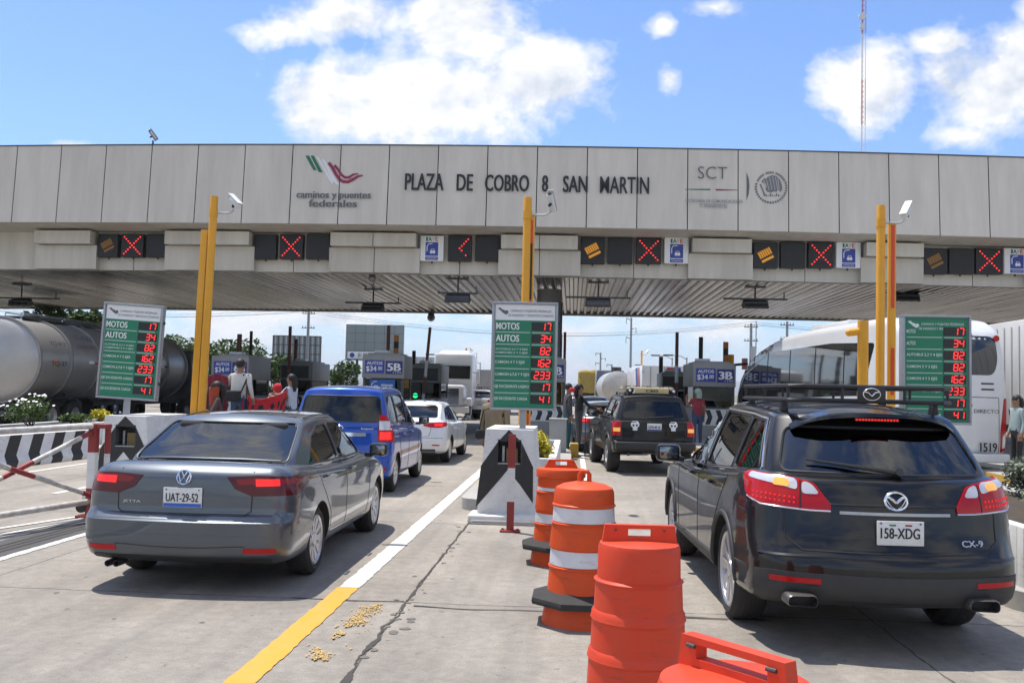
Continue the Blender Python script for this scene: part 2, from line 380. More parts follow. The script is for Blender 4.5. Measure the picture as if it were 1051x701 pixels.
sheet('asphalt_strip', [(-5.78, 4), (-5.36, 4), (-5.36, 12.6), (-5.95, 12.6)], .004, asph)
def line(name, x, y0, y1, w, m, z=.006, jag=.006):
    b = MB(); n = max(2, int((y1-y0)/(.06 if y0 < 10 else .35))); vs = []
    for i in range(n+1):
        y = y0+(y1-y0)*i/n; vs += [(x-w/2+random.uniform(-jag, jag), y, z), (x+w/2+random.uniform(-jag, jag), y, z)]
    b.raw(vs, [(2*i, 2*i+1, 2*i+3, 2*i+2) for i in range(n)], m); return struct(b.build(name))
line('lane_marking', -1.84, 8.2, 31, .175, roadw, jag=.007); line('lane_marking', -1.84, 33, 60, .15, roadw)
line('lane_marking', -1.85, 3.5, 8.2, .18, roady)
line('lane_marking', .27, 14.5, 44, .12, roadw); line('lane_marking', 3.35, 12, 44, .12, roadw)
line('lane_marking', -5.30, 4, 10.9, .10, roadw); line('lane_marking', -4.95, 17, 44, .12, roadw)
line('lane_marking', -9.75, 12, 40, .12, roadw); line('lane_marking', -7.6, 14, 42, .12, roadw)
b = MB()
for (x0, y0, x1, y1, w) in ((-6.25, 9.6, -5.86, 12.3, .09), (-6.75, 9.6, -5.93, 12.3, .09)):
    b.raw([(x0, y0, .008), (x0+w, y0, .008), (x1+w, y1, .008), (x1, y1, .008)], [(0, 1, 2, 3)], roadw)
struct(b.build('lane_marking'))
b = MB()        # worn ghost of an older yellow line
for i in range(1100):
    t = random.random(); y = 6.0+1.62*t; x = -1.50-.05*(1-t)+random.gauss(0, .045); q = NZ.noise(V((x*7, y*4, 3)))
    if q < (-.22 if y > 6.9 else .02): continue
    r = random.uniform(.003, .011); k = random.randint(5, 8)
    b.poly([(x+r*random.uniform(.4, 1.2)*math.cos(6.283*w/k), y+r*2.2*random.uniform(.4, 1.2)*math.sin(6.283*w/k), .005+i*.000008) for w in range(k)], worny)
struct(b.build('worn_marking'))
b = MB()        # the open crack that runs along the slab edge, with its broken rim
vs = []; n = 200
for i in range(n+1):
    y = 5.0+7.45*i/n; t = NZ.noise(V((y*1.7, 3, 0)))*.05+NZ.noise(V((y*6, 9, 0)))*.026+NZ.noise(V((y*17, 4, 2)))*.012; w = .006+.022*max(0, NZ.noise(V((y*2.4, 7, 1)))+.15)*(1.4 if y < 8.4 else .7)
    vs += [(-1.28+t-w, y, .005), (-1.28+t+w, y, .005)]
b.raw(vs, [(2*i, 2*i+1, 2*i+3, 2*i+2) for i in range(n)], crackm)
for i in range(34):
    y = random.choice((random.uniform(5.4, 8.2), random.uniform(6.6, 8.0), random.uniform(8, 12))); x = -1.28+NZ.noise(V((y*1.7, 3, 0)))*.05+random.gauss(.02, .05); r = random.uniform(.012, .05); k = 8
    b.poly([(x+r*random.uniform(.5, 1.1)*math.cos(6.283*q/k), y+r*random.uniform(.5, 1.3)*math.sin(6.283*q/k), .0035+.00003*i) for q in range(k)], patchm)
for (xa, xb, y) in ((-1.2, 1.5, 7.58), (-2.2, -1.3, 7.72), (.2, 1.2, 7.55)):
    vs = []; n = 40
    for i in range(n+1):
        x = xa+(xb-xa)*i/n; t = NZ.noise(V((x*2, 5, 2)))*.05; w = .008+.02*max(0, NZ.noise(V((x*3, 1, 4)))+.1)
        vs += [(x, y+t-w, .0048), (x, y+t+w, .0048)]
    b.raw(vs, [(2*i, 2*i+2, 2*i+3, 2*i+1) for i in range(n)], crackm)
struct(b.build('pavement_crack'))
# thin tar-black cable bands lying across the left strip
b = MB()
for k in range(3): b.raw([(-5.78+k*.10, 5, .0085), (-5.74+k*.10, 5, .0085), (-5.66+k*.09, 12.4, .0085), (-5.70+k*.09, 12.4, .0085)], [(0, 1, 2, 3)], crackm)
struct(b.build('skid_mark'))
# ------------------------------------------------------------------ distant hills
hillm = mat('hill scrub', (.06, .075, .045), .95, var=.4, scale=.004)
def hills(y, x0, x1, h, seed, depth=3500):
    b = MB(); n = 90; vs = []
    for i in range(n+1):
        x = x0+(x1-x0)*i/n
        z = h*(.45+.75*NZ.fractal(V((x*.00022, seed, 0)), .9, 2.1, 5)+.25)
        e = min(1, i/8, (n-i)/8); z = max(8, z)*e
        vs += [(x, y, -1), (x, y+depth*.35, z*.62), (x, y+depth*.6, z), (x, y+depth, -1)]
    fs = [(4*i+k, 4*i+4+k, 4*i+5+k, 4*i+1+k) for i in range(n) for k in range(3)]
    b.raw(vs, fs, hillm); return struct(b.build('hills', sharp=0))
hills(7200, -9000, 9000, 175, 2.2); hills(4800, -5200, -300, 70, 5.7, 1800)

# ------------------------------------------------------------------ toll canopy
def YG(x): return 31+.0026*(x-2)**2+.035*(x+1)            # the front is gently bowed in plan
ZT, ZB, ZM, ZS, LEAN = 9.55, 6.92, 6.30, 5.48, .065
def face(px, py, off=0):                        # photo measurement -> point on the leaning fascia
    Y = 31.
    for _ in range(12):
        p = pix(px, py, Y); Y = YG(p.x)+LEAN*(p.z-ZB)-off
    return pix(px, py, Y)
panelm = mat('aluminium fascia', (.655, .605, .53), .5, .1, var=.42, scale=2.2, streak=True, dirt=(.40, .365, .32), tone=.09)
bandm = mat('painted band', (.60, .56, .48), .6, var=.45, scale=2.4, streak=True, dirt=(.32, .29, .25), tone=.1)
grout = mat('panel groove', (.03, .03, .03), .9)
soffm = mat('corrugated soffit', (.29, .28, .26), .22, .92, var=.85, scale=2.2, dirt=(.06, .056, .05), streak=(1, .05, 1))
canopy = thing('toll_canopy', 'long grey toll plaza canopy spanning all lanes, PLAZA DE COBRO lettering on its fascia', 'toll canopy', (0, 40, 0))
def cpart(b, name, **k): return place(b.build(name, **k), canopy)
def place(o, root):                             # children are modelled in world space, then hung on their thing
    o.parent = root; o.matrix_parent_inverse = (MX.Translation(root.location) @ root.rotation_euler.to_matrix().to_4x4()).inverted(); return o
XL, XR = -42., 44.
b = MB(); gb = MB()
x = -1.30; edges = []
while x > XL: x -= 1.612
while x < XR: edges.append(x); x += 1.612
for x0, x1 in zip(edges, edges[1:]):
    a, c = x0+.016, x1-.016; o = random.uniform(-.006, .006)
    p = [V((a, YG(a)+o, ZB)), V((c, YG(c)+o+random.uniform(-.004, .004), ZB)), V((c, YG(c)+LEAN*(ZT-ZB)+o, ZT)), V((a, YG(a)+LEAN*(ZT-ZB)+o, ZT))]
    b.prism(p, (0, .035, 0), panelm)
    q = [V((x0, YG(x0)+.045, ZB+.004)), V((x1, YG(x1)+.045, ZB+.004)), V((x1, YG(x1)+LEAN*(ZT-ZB)+.045, ZT-.004)), V((x0, YG(x0)+LEAN*(ZT-ZB)+.045, ZT-.004))]
    gb.prism(q, (0, .03, 0), grout)
    gb.prism([q[3]+V((0, -.07, .004)), q[2]+V((0, -.07, .004)), q[2]+V((0, -.07, .04)), q[3]+V((0, -.07, .04))], (0, .3, 0), dsteel)
b_ = b.build('fascia', sharp=20); place(b_, canopy); place(gb.build('fascia_backing'), canopy)
# lower band: two stepped rows of boxes with bays between them for the lane signals
def bx(px, py=250): return face(px, py, -1).x
BAYS = [(-26.5, -23.9), (-21.0, -18.6)]+[(bx(a), bx(c)) for a, c in ((96, 172), (258, 341), (428, 515), (593, 710), (770, 887), (945, 1058))]+[(19.4, 22.9), (25, 28)]
b = MB(); g2 = MB()
solid = []; px_ = XL
for a, c in BAYS: solid.append((px_, a)); px_ = c
solid.append((px_, XR))
def seg(x0, x1, f0, z0, z1, back):
    """row of sheet-metal boxes following the bow, jointed about every 1.6 m"""
    n = max(1, round((x1-x0)/1.6))
    for i in range(n):
        a = x0+(x1-x0)*i/n+(.012 if i else 0); c = x0+(x1-x0)*(i+1)/n-(.012 if i < n-1 else 0)
        b.prism([(a, YG(a)+f0, z0), (c, YG(c)+f0, z0), (c, YG(c)+f0, z1), (a, YG(a)+f0, z1)], (0, back-f0, 0), bandm)
        if i: g2.prism([(a-.03, YG(a)+f0+.02, z0+.003), (a+.006, YG(a)+f0+.02, z0+.003), (a+.006, YG(a)+f0+.02, z1-.003), (a-.03, YG(a)+f0+.02, z1-.003)], (0, .02, 0), grout)
for a, c in solid:
    seg(a, c, .70, ZM+.02, ZB-.16, 1.6); seg(a-.10, c+.10, 1.0, ZS, ZM, 1.6)
for a, c in BAYS: seg(a, c, 1.28, ZS+.002, ZB-.004, 1.62)
# sloping lining between fascia foot and the boxes
n = 60
for i in range(n):
    a = XL+(XR-XL)*i/n; c = XL+(XR-XL)*(i+1)/n
    b.prism([(a, YG(a)+.08, ZB-.012), (c, YG(c)+.08, ZB-.012), (c, YG(c)+1.27, ZB-.13), (a, YG(a)+1.27, ZB-.13)], (0, 0, .05), bandm)
place(b.build('lower_band', sharp=20), canopy); place(g2.build('band_joint'), canopy)
# corrugated soffit
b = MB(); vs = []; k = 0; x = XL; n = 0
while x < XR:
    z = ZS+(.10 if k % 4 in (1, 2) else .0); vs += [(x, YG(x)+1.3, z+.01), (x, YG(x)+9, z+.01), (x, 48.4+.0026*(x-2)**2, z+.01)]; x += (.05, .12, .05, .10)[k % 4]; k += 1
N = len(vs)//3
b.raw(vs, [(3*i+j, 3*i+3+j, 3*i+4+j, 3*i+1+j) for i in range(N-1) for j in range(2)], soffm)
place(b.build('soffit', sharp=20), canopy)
b = MB()
for i in range(40):
    a = XL+(XR-XL)*i/40; c = XL+(XR-XL)*(i+1)/40; ya, yc = 48.4+.0026*(a-2)**2, 48.4+.0026*(c-2)**2
    b.prism([(a, ya, ZS-.06), (c, yc, ZS-.06), (c, yc, ZT), (a, ya, ZT)], (0, .12, 0), bandm)
    b.prism([(a, YG(a)+.4, ZT-.25), (c, YG(c)+.4, ZT-.25), (c, yc-.02, ZT-.25), (a, ya-.02, ZT-.25)], (0, 0, .1), dsteel)
place(b.build('roof', sharp=20), canopy)
colm = mat('pillar concrete', (.22, .215, .21), .7, var=.35, scale=3, streak=True)
for x in (-.95, -24.5, 17.6):
    b = MB(); y = 36.6; b.lathe([(.44, 0), (.44, 4.95), (.47, 4.96), (.47, ZS-.01)], colm, 32, (x, y, 0))
    b.cyl((x+.47, y-.1, .3), (x+.47, y-.1, 5), .03, dsteel)
    place(b.build('pillar'), canopy)
def fbasis(x): d = V((1, .0052*(x-2)+.035, 0)).normalized(); return d, V((0, LEAN, 1)).normalized()
def ftext(body, x0, y0, x1, y1, m, bold=.02, par=None, lift=.06, nm='lettering'):
    a, c, t = face(x0, y1), face(x1, y1), face(x0, y0); xd, yd = fbasis((a.x+c.x)/2); b = MB()
    b.text(body, a, xd, yd, (c-a).length, (t-a).length, m, bold, lift=lift); return place(b.build(nm), canopy)
for wd, x0, x1, d in (('PLAZA', 415.5, 455.5, 0), ('DE', 468.5, 485.5, .8), ('COBRO', 497.5, 543, 1.2), ('8', 556, 562.5, 2), ('SAN', 577.5, 603, 2.4), ('MARTIN', 615.5, 666, 3.2)):
    ftext(wd, x0, 178.6+d, x1, 195.6+d, ink, .018 if wd == 'MARTIN' else .03)
tintk = mat('faded letter grey', (.13, .13, .135), .7)
ftext('caminos y puentes', 304.5, 197, 381, 206, tintk, .03); ftext('federales', 317, 205.5, 367, 212.8, tintk, .03)
def fpoly(pts, m, nm, lift=.012, grp=None):
    b = MB(); 
    for k, q in enumerate(pts): b.poly([face(px, py, lift) for px, py in reversed(q)], m)
    return place(b.build(nm), canopy)
def lp(*q): return [(295+x/9.343, 150+y/9.343) for x, y in q]
lg = mat('logo green', (.02, .16, .085), .6); lm = mat('logo maroon', (.26, .025, .07), .6); lw = mat('logo white', (.70, .70, .70), .6)
fpoly([lp((172, 93), (208, 93), (280, 232), (248, 232)), lp((222, 93), (252, 93), (338, 255), (300, 250))], lg, 'logo_stripe')
fpoly([lp((270, 100), (300, 108), (440, 340), (432, 375), (410, 345)), lp((322, 125), (355, 130), (480, 345), (500, 360), (480, 375), (440, 345))], lw, 'logo_stripe', .011)
def ribbon(cs, w0):
    L_, R_ = [], []
    for i, (x, y) in enumerate(cs):
        a = cs[max(0, i-1)]; c = cs[min(len(cs)-1, i+1)]; dx, dy = c[0]-a[0], c[1]-a[1]; l = math.hypot(dx, dy) or 1; w = w0*(1 if i < len(cs)-2 else .35 if i == len(cs)-1 else .8)
        L_.append((x-dy/l*w, y+dx/l*w)); R_.append((x+dy/l*w, y-dx/l*w))
    return [lp(L_[i], L_[i+1], R_[i+1], R_[i]) for i in range(len(cs)-1)]
fpoly(ribbon([(395, 160), (430, 205), (465, 270), (500, 320), (535, 342), (580, 345), (630, 320), (680, 290), (725, 282)], 15)+ribbon([(450, 185), (485, 225), (515, 275), (550, 302), (590, 302), (630, 275), (680, 265)], 13), lm, 'logo_stripe', .013)
ftext('SCT', 716, 171.5, 746, 184, tintk, -.008)
fpoly([[(703, 194.2), (729, 194), (729, 195.4), (703, 194.9)]], lg, 'logo_line'); fpoly([[(734.5, 194.2), (757, 195), (757, 195.6), (734.5, 195.8)]], lm, 'logo_line')
fgrey = mat('faint lettering grey', (.27, .27, .27), .7)
ftext('SECRETARÍA DE COMUNICACIONES', 703.5, 204, 762, 208, fgrey); ftext('Y TRANSPORTES', 718, 209.6, 746, 213.5, fgrey)
fpoly([[(766.2, 177), (768.5, 183), (769.3, 191), (768.5, 199.5), (766.2, 206)]], tintk, 'logo_bar')
# round national seal: lettering ring, wreath and eagle in grey
sg = mat('seal grey', (.17, .17, .175), .7); pcs = []; cx, cy = 791.5, 192.5
for k in range(24):
    t = R(205+k*5.6)
    if k in (7, 14): continue
    c_, s_ = math.cos(t), math.sin(t); pcs.append([(cx+c_*r+s_*w, cy+s_*r-c_*w) for r, w in ((14, -.5), (16.4, -.5), (16.4, .5), (14, .5))])
for k in range(22):
    t = R(-18+k*10); r = 15.6; c_, s_ = math.cos(t), math.sin(t)
    pcs.append([(cx+c_*(r+a)+s_*w, cy+s_*(r+a)-c_*w) for a, w in ((-1.6, -.2), (-.4, -1.5), (1.7, -.3), (.3, 1.2))])
E_ = [(-10, -6), (-7, -9.5), (-5, -8.5), (-4, -10.5), (1, -12.5), (5, -11.8), (9, -8), (11, -3), (11.5, 2), (9.5, 5), (7, 2), (5.5, 5), (3, 4), (0, 5.5), (-4, 4.5), (-6, 2), (-4.5, -1), (-5.5, -4), (-8.5, -4.5)]
pcs.append([(cx+x, cy+y) for x, y in E_])
for k in range(9): a = -8+k*2.1; pcs.append([(cx+a, cy+6.5+(k % 3)*1.2), (cx+a+1.5, cy+6+(k % 3)), (cx+a+1.7, cy+8.6+(k % 2)), (cx+a+.3, cy+9.4)])
for k in range(6): pcs.append([(cx-12+k*.8, cy-3+k*1.9), (cx-10.4+k*.8, cy-3.4+k*1.9), (cx-9.6+k*.8, cy-1.9+k*1.9), (cx-11.4+k*.8, cy-1.5+k*1.9)])
fpoly(pcs, sg, 'seal', .014)
sgl = mat('seal light grey', (.42, .415, .40), .7); lts = [[(cx+a, cy+b0), (cx+a+.7, cy+b0-.3), (cx+a+c, cy+b1), (cx+a+c-.6, cy+b1+.2)] for a, b0, c, b1 in ((-2, -10.5, 3, 2), (1, -11, 3.4, 2.5), (4, -10.4, 3, 2), (6.5, -8.5, 2, 3), (-5, -7, 3.2, 3), (-8, -7.5, 3, 1.2))]
fpoly(lts, sgl, 'seal_feather', .022)
# roof-edge camera and the thin mast with red and white sections behind the canopy
def cctv(b, c, aim, s=1.):
    """bullet camera with sunshield; aim = direction the lens looks"""
    a = V(aim).normalized(); u = V((0, 0, 1)); r = a.cross(u).normalized(); u = r.cross(a); rt = MX((r, a, u)).transposed(); c = V(c)
    b.box(c, (.14*s, .46*s, .13*s), cam_w, rot=rt, bev=.02*s); b.box(c+u*.085*s+a*.04*s, (.17*s, .54*s, .015*s), cam_w, rot=rt)
    b.cyl(c+a*.23*s, c+a*.262*s, .055*s, blackpl); b.cyl(c+a*.263*s, c+a*.268*s, .04*s, dkglass)
    b.cyl(c-u*.07*s, c-u*.16*s, .035*s, blackpl)
cam_w = mat('camera housing', (.62, .62, .60), .45, var=.2, scale=10)
b = MB(); p = face(157, 146, -.6); b.cyl((p.x, p.y, 9.3), (p.x, p.y, p.z+.05), .03, dsteel); cctv(b, (p.x, p.y, p.z+.22), (-.5, -.3, .75), .8)
tag(b.build('roof_camera'), 'small surveillance camera sticking up above the canopy roof edge at the far left', 'camera')

# the air: pale even haze that fades the far hills
b = MB(); b.box((0, 5800, 129.47), (25000, 12400, 261.06), panelm); hz = b.build('haze'); hz['kind'] = 'stuff'
hm_ = bpy.data.materials.new('haze'); hm_.use_nodes = True; ht = hm_.node_tree; ht.nodes.clear(); ho = ht.nodes.new('ShaderNodeOutputMaterial'); hv = ht.nodes.new('ShaderNodeVolumePrincipled')
hv.inputs['Color'].default_value = (.86, .92, 1, 1); hv.inputs['Density'].default_value = .00015; hv.inputs['Anisotropy'].default_value = .2; ht.links.new(hv.outputs[0], ho.inputs['Volume']); hz.data.materials.clear(); hz.data.materials.append(hm_)

# ------------------------------------------------------------------ vehicles
def lat(r0, r1, n, m=5):
    a = [-1+r0*i/m for i in range(m)]; c = [1-r1+r1*i/m for i in range(m+1)]
    return a+[-1+r0+(2-r0-r1)*i/n for i in range(n)]+c
def rbox(ra, rb, rc, na, nb, nc, fn):
    """closed quad box with rounded edges in unit space (r* = (low side, high side) radii), mapped to 3-D by fn"""
    A, B, C = lat(*ra, na), lat(*rb, nb), lat(*rc, nc); bm = bmesh.new(); vd = {}
    def vt(i, j, k):
        if (i, j, k) not in vd:
            p = (A[i], B[j], C[k]); q = []; n = []
            for x, r in zip(p, (ra, rb, rc)):
                lo, hi = -1+r[0], 1-r[1]
                if x < lo: q.append(lo); n.append((x-lo)/r[0])
                elif x > hi: q.append(hi); n.append((x-hi)/r[1])
                else: q.append(x); n.append(0)
            l = math.sqrt(sum(t*t for t in n)) or 1; o = []
            for x, qq, t, r in zip(p, q, n, (ra, rb, rc)): o.append(qq+t/l*(r[0] if t < 0 else r[1]))
            vd[(i, j, k)] = bm.verts.new(fn(*o))
        return vd[(i, j, k)]
    I, J, K = len(A)-1, len(B)-1, len(C)-1
    def f(*q):
        try: bm.faces.new(q)
        except ValueError: pass
    for i in range(I):
        for j in range(J):
            f(vt(i, j, 0), vt(i, j+1, 0), vt(i+1, j+1, 0), vt(i+1, j, 0)); f(vt(i, j, K), vt(i+1, j, K), vt(i+1, j+1, K), vt(i, j+1, K))
    for i in range(I):
        for k in range(K):
            f(vt(i, 0, k), vt(i+1, 0, k), vt(i+1, 0, k+1), vt(i, 0, k+1)); f(vt(i, J, k), vt(i, J, k+1), vt(i+1, J, k+1), vt(i+1, J, k))
    for j in range(J):
        for k in range(K):
            f(vt(0, j, k), vt(0, j, k+1), vt(0, j+1, k+1), vt(0, j+1, k)); f(vt(I, j, k), vt(I, j+1, k), vt(I, j+1, k+1), vt(I, j, k+1))
    return bm
def to_mesh(bm, m=None):
    me = bpy.data.meshes.new('tmp'); bm.to_mesh(me); bm.free()
    if m: me.materials.append(m)
    return me
def boolean(me, cut, op='DIFFERENCE', solid=0):
    """exact boolean; cutter faces bring their own material"""
    a = bpy.data.objects.new('a', me); c = bpy.data.objects.new('c', cut); COL.objects.link(a); COL.objects.link(c)
    if solid: s = a.modifiers.new('s', 'SOLIDIFY'); s.thickness = solid; s.offset = -1
    b = a.modifiers.new('b', 'BOOLEAN'); b.operation = op; b.solver = 'EXACT'; b.object = c; b.material_mode = 'TRANSFER'
    dg = bpy.context.evaluated_depsgraph_get(); dg.update(); r = bpy.data.meshes.new_from_object(a.evaluated_get(dg))
    bpy.data.objects.remove(a); bpy.data.objects.remove(c); return r
def rnd(pts, r=.05, n=4):
    """round the corners of a 2-D polygon"""
    out = []; N = len(pts)
    for i in range(N):
        p, a, c = V(pts[i]), V(pts[i-1]), V(pts[(i+1) % N]); l0, l1 = (a-p).length, (c-p).length; q = min(r, l0*.45, l1*.45)
        s, e = p+(a-p).normalized()*q, p+(c-p).normalized()*q
        for k in range(n+1): t = k/n; out.append(tuple((1-t)**2*s+2*t*(1-t)*p+t*t*e))
    return out
class Skin:
    """things laid onto a body: patches of glass, lamps and trim that follow its curved surface"""
    AX = {'R': (V((0, 1, 0)), V((1, 0, 0)), V((0, 0, 1))), 'F': (V((0, -1, 0)), V((-1, 0, 0)), V((0, 0, 1))),
          'S': (V((-1, 0, 0)), V((0, 1, 0)), V((0, 0, 1))), 'L': (V((1, 0, 0)), V((0, -1, 0)), V((0, 0, 1))), 'T': (V((0, 0, -1)), V((1, 0, 0)), V((0, 1, 0)))}
    def __init__(s, bms):
        vs, fs = [], []
        for bm in bms:
            bm.verts.index_update(); o = len(vs); vs += [v.co.copy() for v in bm.verts]; fs += [[v.index+o for v in f.verts] for f in bm.faces]
        s.bvh = BVHTree.FromPolygons(vs, fs)
    def frame(s, ax):
        if isinstance(ax, str): return s.AX[ax]
        d = V(ax).normalized(); u = d.cross(V((0, 0, 1))).normalized(); return d, u, u.cross(d)
    def hit(s, q, ax):
        d, u, v = s.frame(ax)
        p, n, i, l = s.bvh.ray_cast(u*q[0]+v*q[1]-d*6, d)
        if p is None:
            p, n, i, l = s.bvh.find_nearest(u*q[0]+v*q[1]-d*2.2)
        return p, n
    def q3(s, pts, ax): d, u, v = s.frame(ax); return [(V(p).dot(u), V(p).dot(v)) for p in pts]
    def patch(s, b, pts, ax, m, off=.004, th=.008, step=.05, edge=None):
        """polygon seen along ax, wrapped onto the body, th thick with its face off above the surface"""
        bm = bmesh.new(); f = bm.faces.new([bm.verts.new((x, y, 0)) for x, y in pts])
        for k in (0, 1):
            lo, hi = min(p[k] for p in pts), max(p[k] for p in pts); t = lo+step
            while t < hi-.01:
                nn = V((1, 0, 0)) if k == 0 else V((0, 1, 0))
                bmesh.ops.bisect_plane(bm, geom=bm.verts[:]+bm.edges[:]+bm.faces[:], plane_co=nn*t, plane_no=nn, dist=1e-5); t += step
        bmesh.ops.triangulate(bm, faces=[f for f in bm.faces if len(f.verts) > 4])
        bm.normal_update(); bm.verts.index_update(); d, u, v = s.frame(ax); N = len(bm.verts); top, bot = [], []
        for w in bm.verts:
            p, n = s.hit((w.co.x, w.co.y), ax)
            top.append(p+n*off); bot.append(p+n*(off-th))
        fs = []
        for f in bm.faces:
            ids = [w.index for w in f.verts]
            a, c, e = [top[k] for k in ids[:3]]
            if (c-a).cross(e-a).dot(d) > 0: ids = ids[::-1]
            fs += [tuple(ids), tuple(k+N for k in reversed(ids))]
        for e in bm.edges:
            if len(e.link_faces) == 1: i, j = e.verts[0].index, e.verts[1].index; fs.append((i, j, j+N, i+N))
        bm.free(); b.raw(top+bot, fs, m); return b
    def seam(s, b, pts, ax, m, r=.004, closed=False, step=.05, off=0., n=6):
        path = []; P = [V(p) for p in pts]; N = len(P)
        for i in range(N if closed else N-1):
            a, c = P[i], P[(i+1) % N]; k = max(1, int((c-a).length/step))
            for t in range(k): path.append(a.lerp(c, t/k))
        if not closed: path.append(P[-1])
        q = []
        for p in path: h, nn = s.hit((p.x, p.y), ax); q.append(h+nn*off)
        b.tube(q, r, m, n, closed); return b
def prism_cut(b, pts, ax, lo, hi, m):
    d, u, v = Skin.AX[ax]; b.prism([u*x+v*y+d*lo for x, y in pts], d*(hi-lo), m)
def wheel(parent, x, y, r, w, rr, spokes, style=0, steer=0, dark=False):
    s = 1 if x > 0 else -1; b = MB()
    b.lathe([(rr*.97, -w*.42), (rr+.012, -w*.5), (r-.05, -w*.52), (r-.012, -w*.40), (r, -w*.25), (r, w*.25), (r-.012, w*.40), (r-.05, w*.52), (rr+.012, w*.5), (rr*.97, w*.42), (rr*.95, 0), (rr*.97, -w*.42)], rubber, 40, axis='X')
    for k in range(4): b.lathe([(r-.001, -w*.20+k*w*.13-.005), (r+.0015, -w*.20+k*w*.13), (r-.001, -w*.20+k*w*.13+.005)], blackpl, 40, axis='X')
    t = b.build('wheel', parent, loc=(x, y, r), sharp=25); t.rotation_euler = (0, 0, steer)
    b = MB(); m = alloy if not dark else steel
    b.lathe([(rr, w*.46*s), (rr-.012, w*.49*s), (rr-.028, w*.44*s), (rr-.04, w*.2*s), (rr-.05, -w*.4*s)], m, 36, axis='X')
    b.lathe([(rr-.05, .02*s), (.01, .02*s)], blackpl, 24, axis='X')
    b.lathe([(.075, w*.30*s), (.06, w*.43*s), (.03, w*.45*s), (.001, w*.45*s)], m, 20, axis='X')
    for k in range(spokes):
        a0 = 2*math.pi*k/spokes
        for da in ((-.10, .10) if style == 1 else (0,)):
            ws = (.020 if style == 1 else .030 if style == 0 else .06)
            pr = [(.05, ws*.8), (rr*.55, ws*.9), (rr-.02, ws*1.35)]; L = []
            for (q, wd) in pr:
                a = a0+da*(q/rr); c, sn = math.cos(a), math.sin(a)
                L += [(s*(w*.44-.02*(1-q/rr)), c*q-sn*wd, sn*q+c*wd), (s*(w*.44-.02*(1-q/rr)), c*q+sn*wd, sn*q-c*wd), (s*w*.22, c*q+sn*wd*1.2, sn*q-c*wd*1.2), (s*w*.22, c*q-sn*wd*1.2, sn*q+c*wd*1.2)]
            fs = [(4*i+j, 4*i+(j+1) % 4, 4*i+4+(j+1) % 4, 4*i+4+j) for i in range(2) for j in range(4)]+[(0, 3, 2, 1), (8, 9, 10, 11)]
            b.raw(L, fs, m)
    bmesh.ops.recalc_face_normals(b.bm, faces=b.bm.faces); b.build('rim', t, sharp=30); return t
def headform(b, c, w, m):
    b.box((c[0], c[1], c[2]+.24), (w, .11, .5), m, taper=(.75, .7), bev=.04); b.box((c[0], c[1]-.02, c[2]+.57), (w*.55, .09, .17), m, bev=.035)
    b.cyl((c[0]-.05, c[1]-.02, c[2]+.45), (c[0]-.05, c[1]-.02, c[2]+.52), .008, steel); b.cyl((c[0]+.05, c[1]-.02, c[2]+.45), (c[0]+.05, c[1]-.02, c[2]+.52), .008, steel)

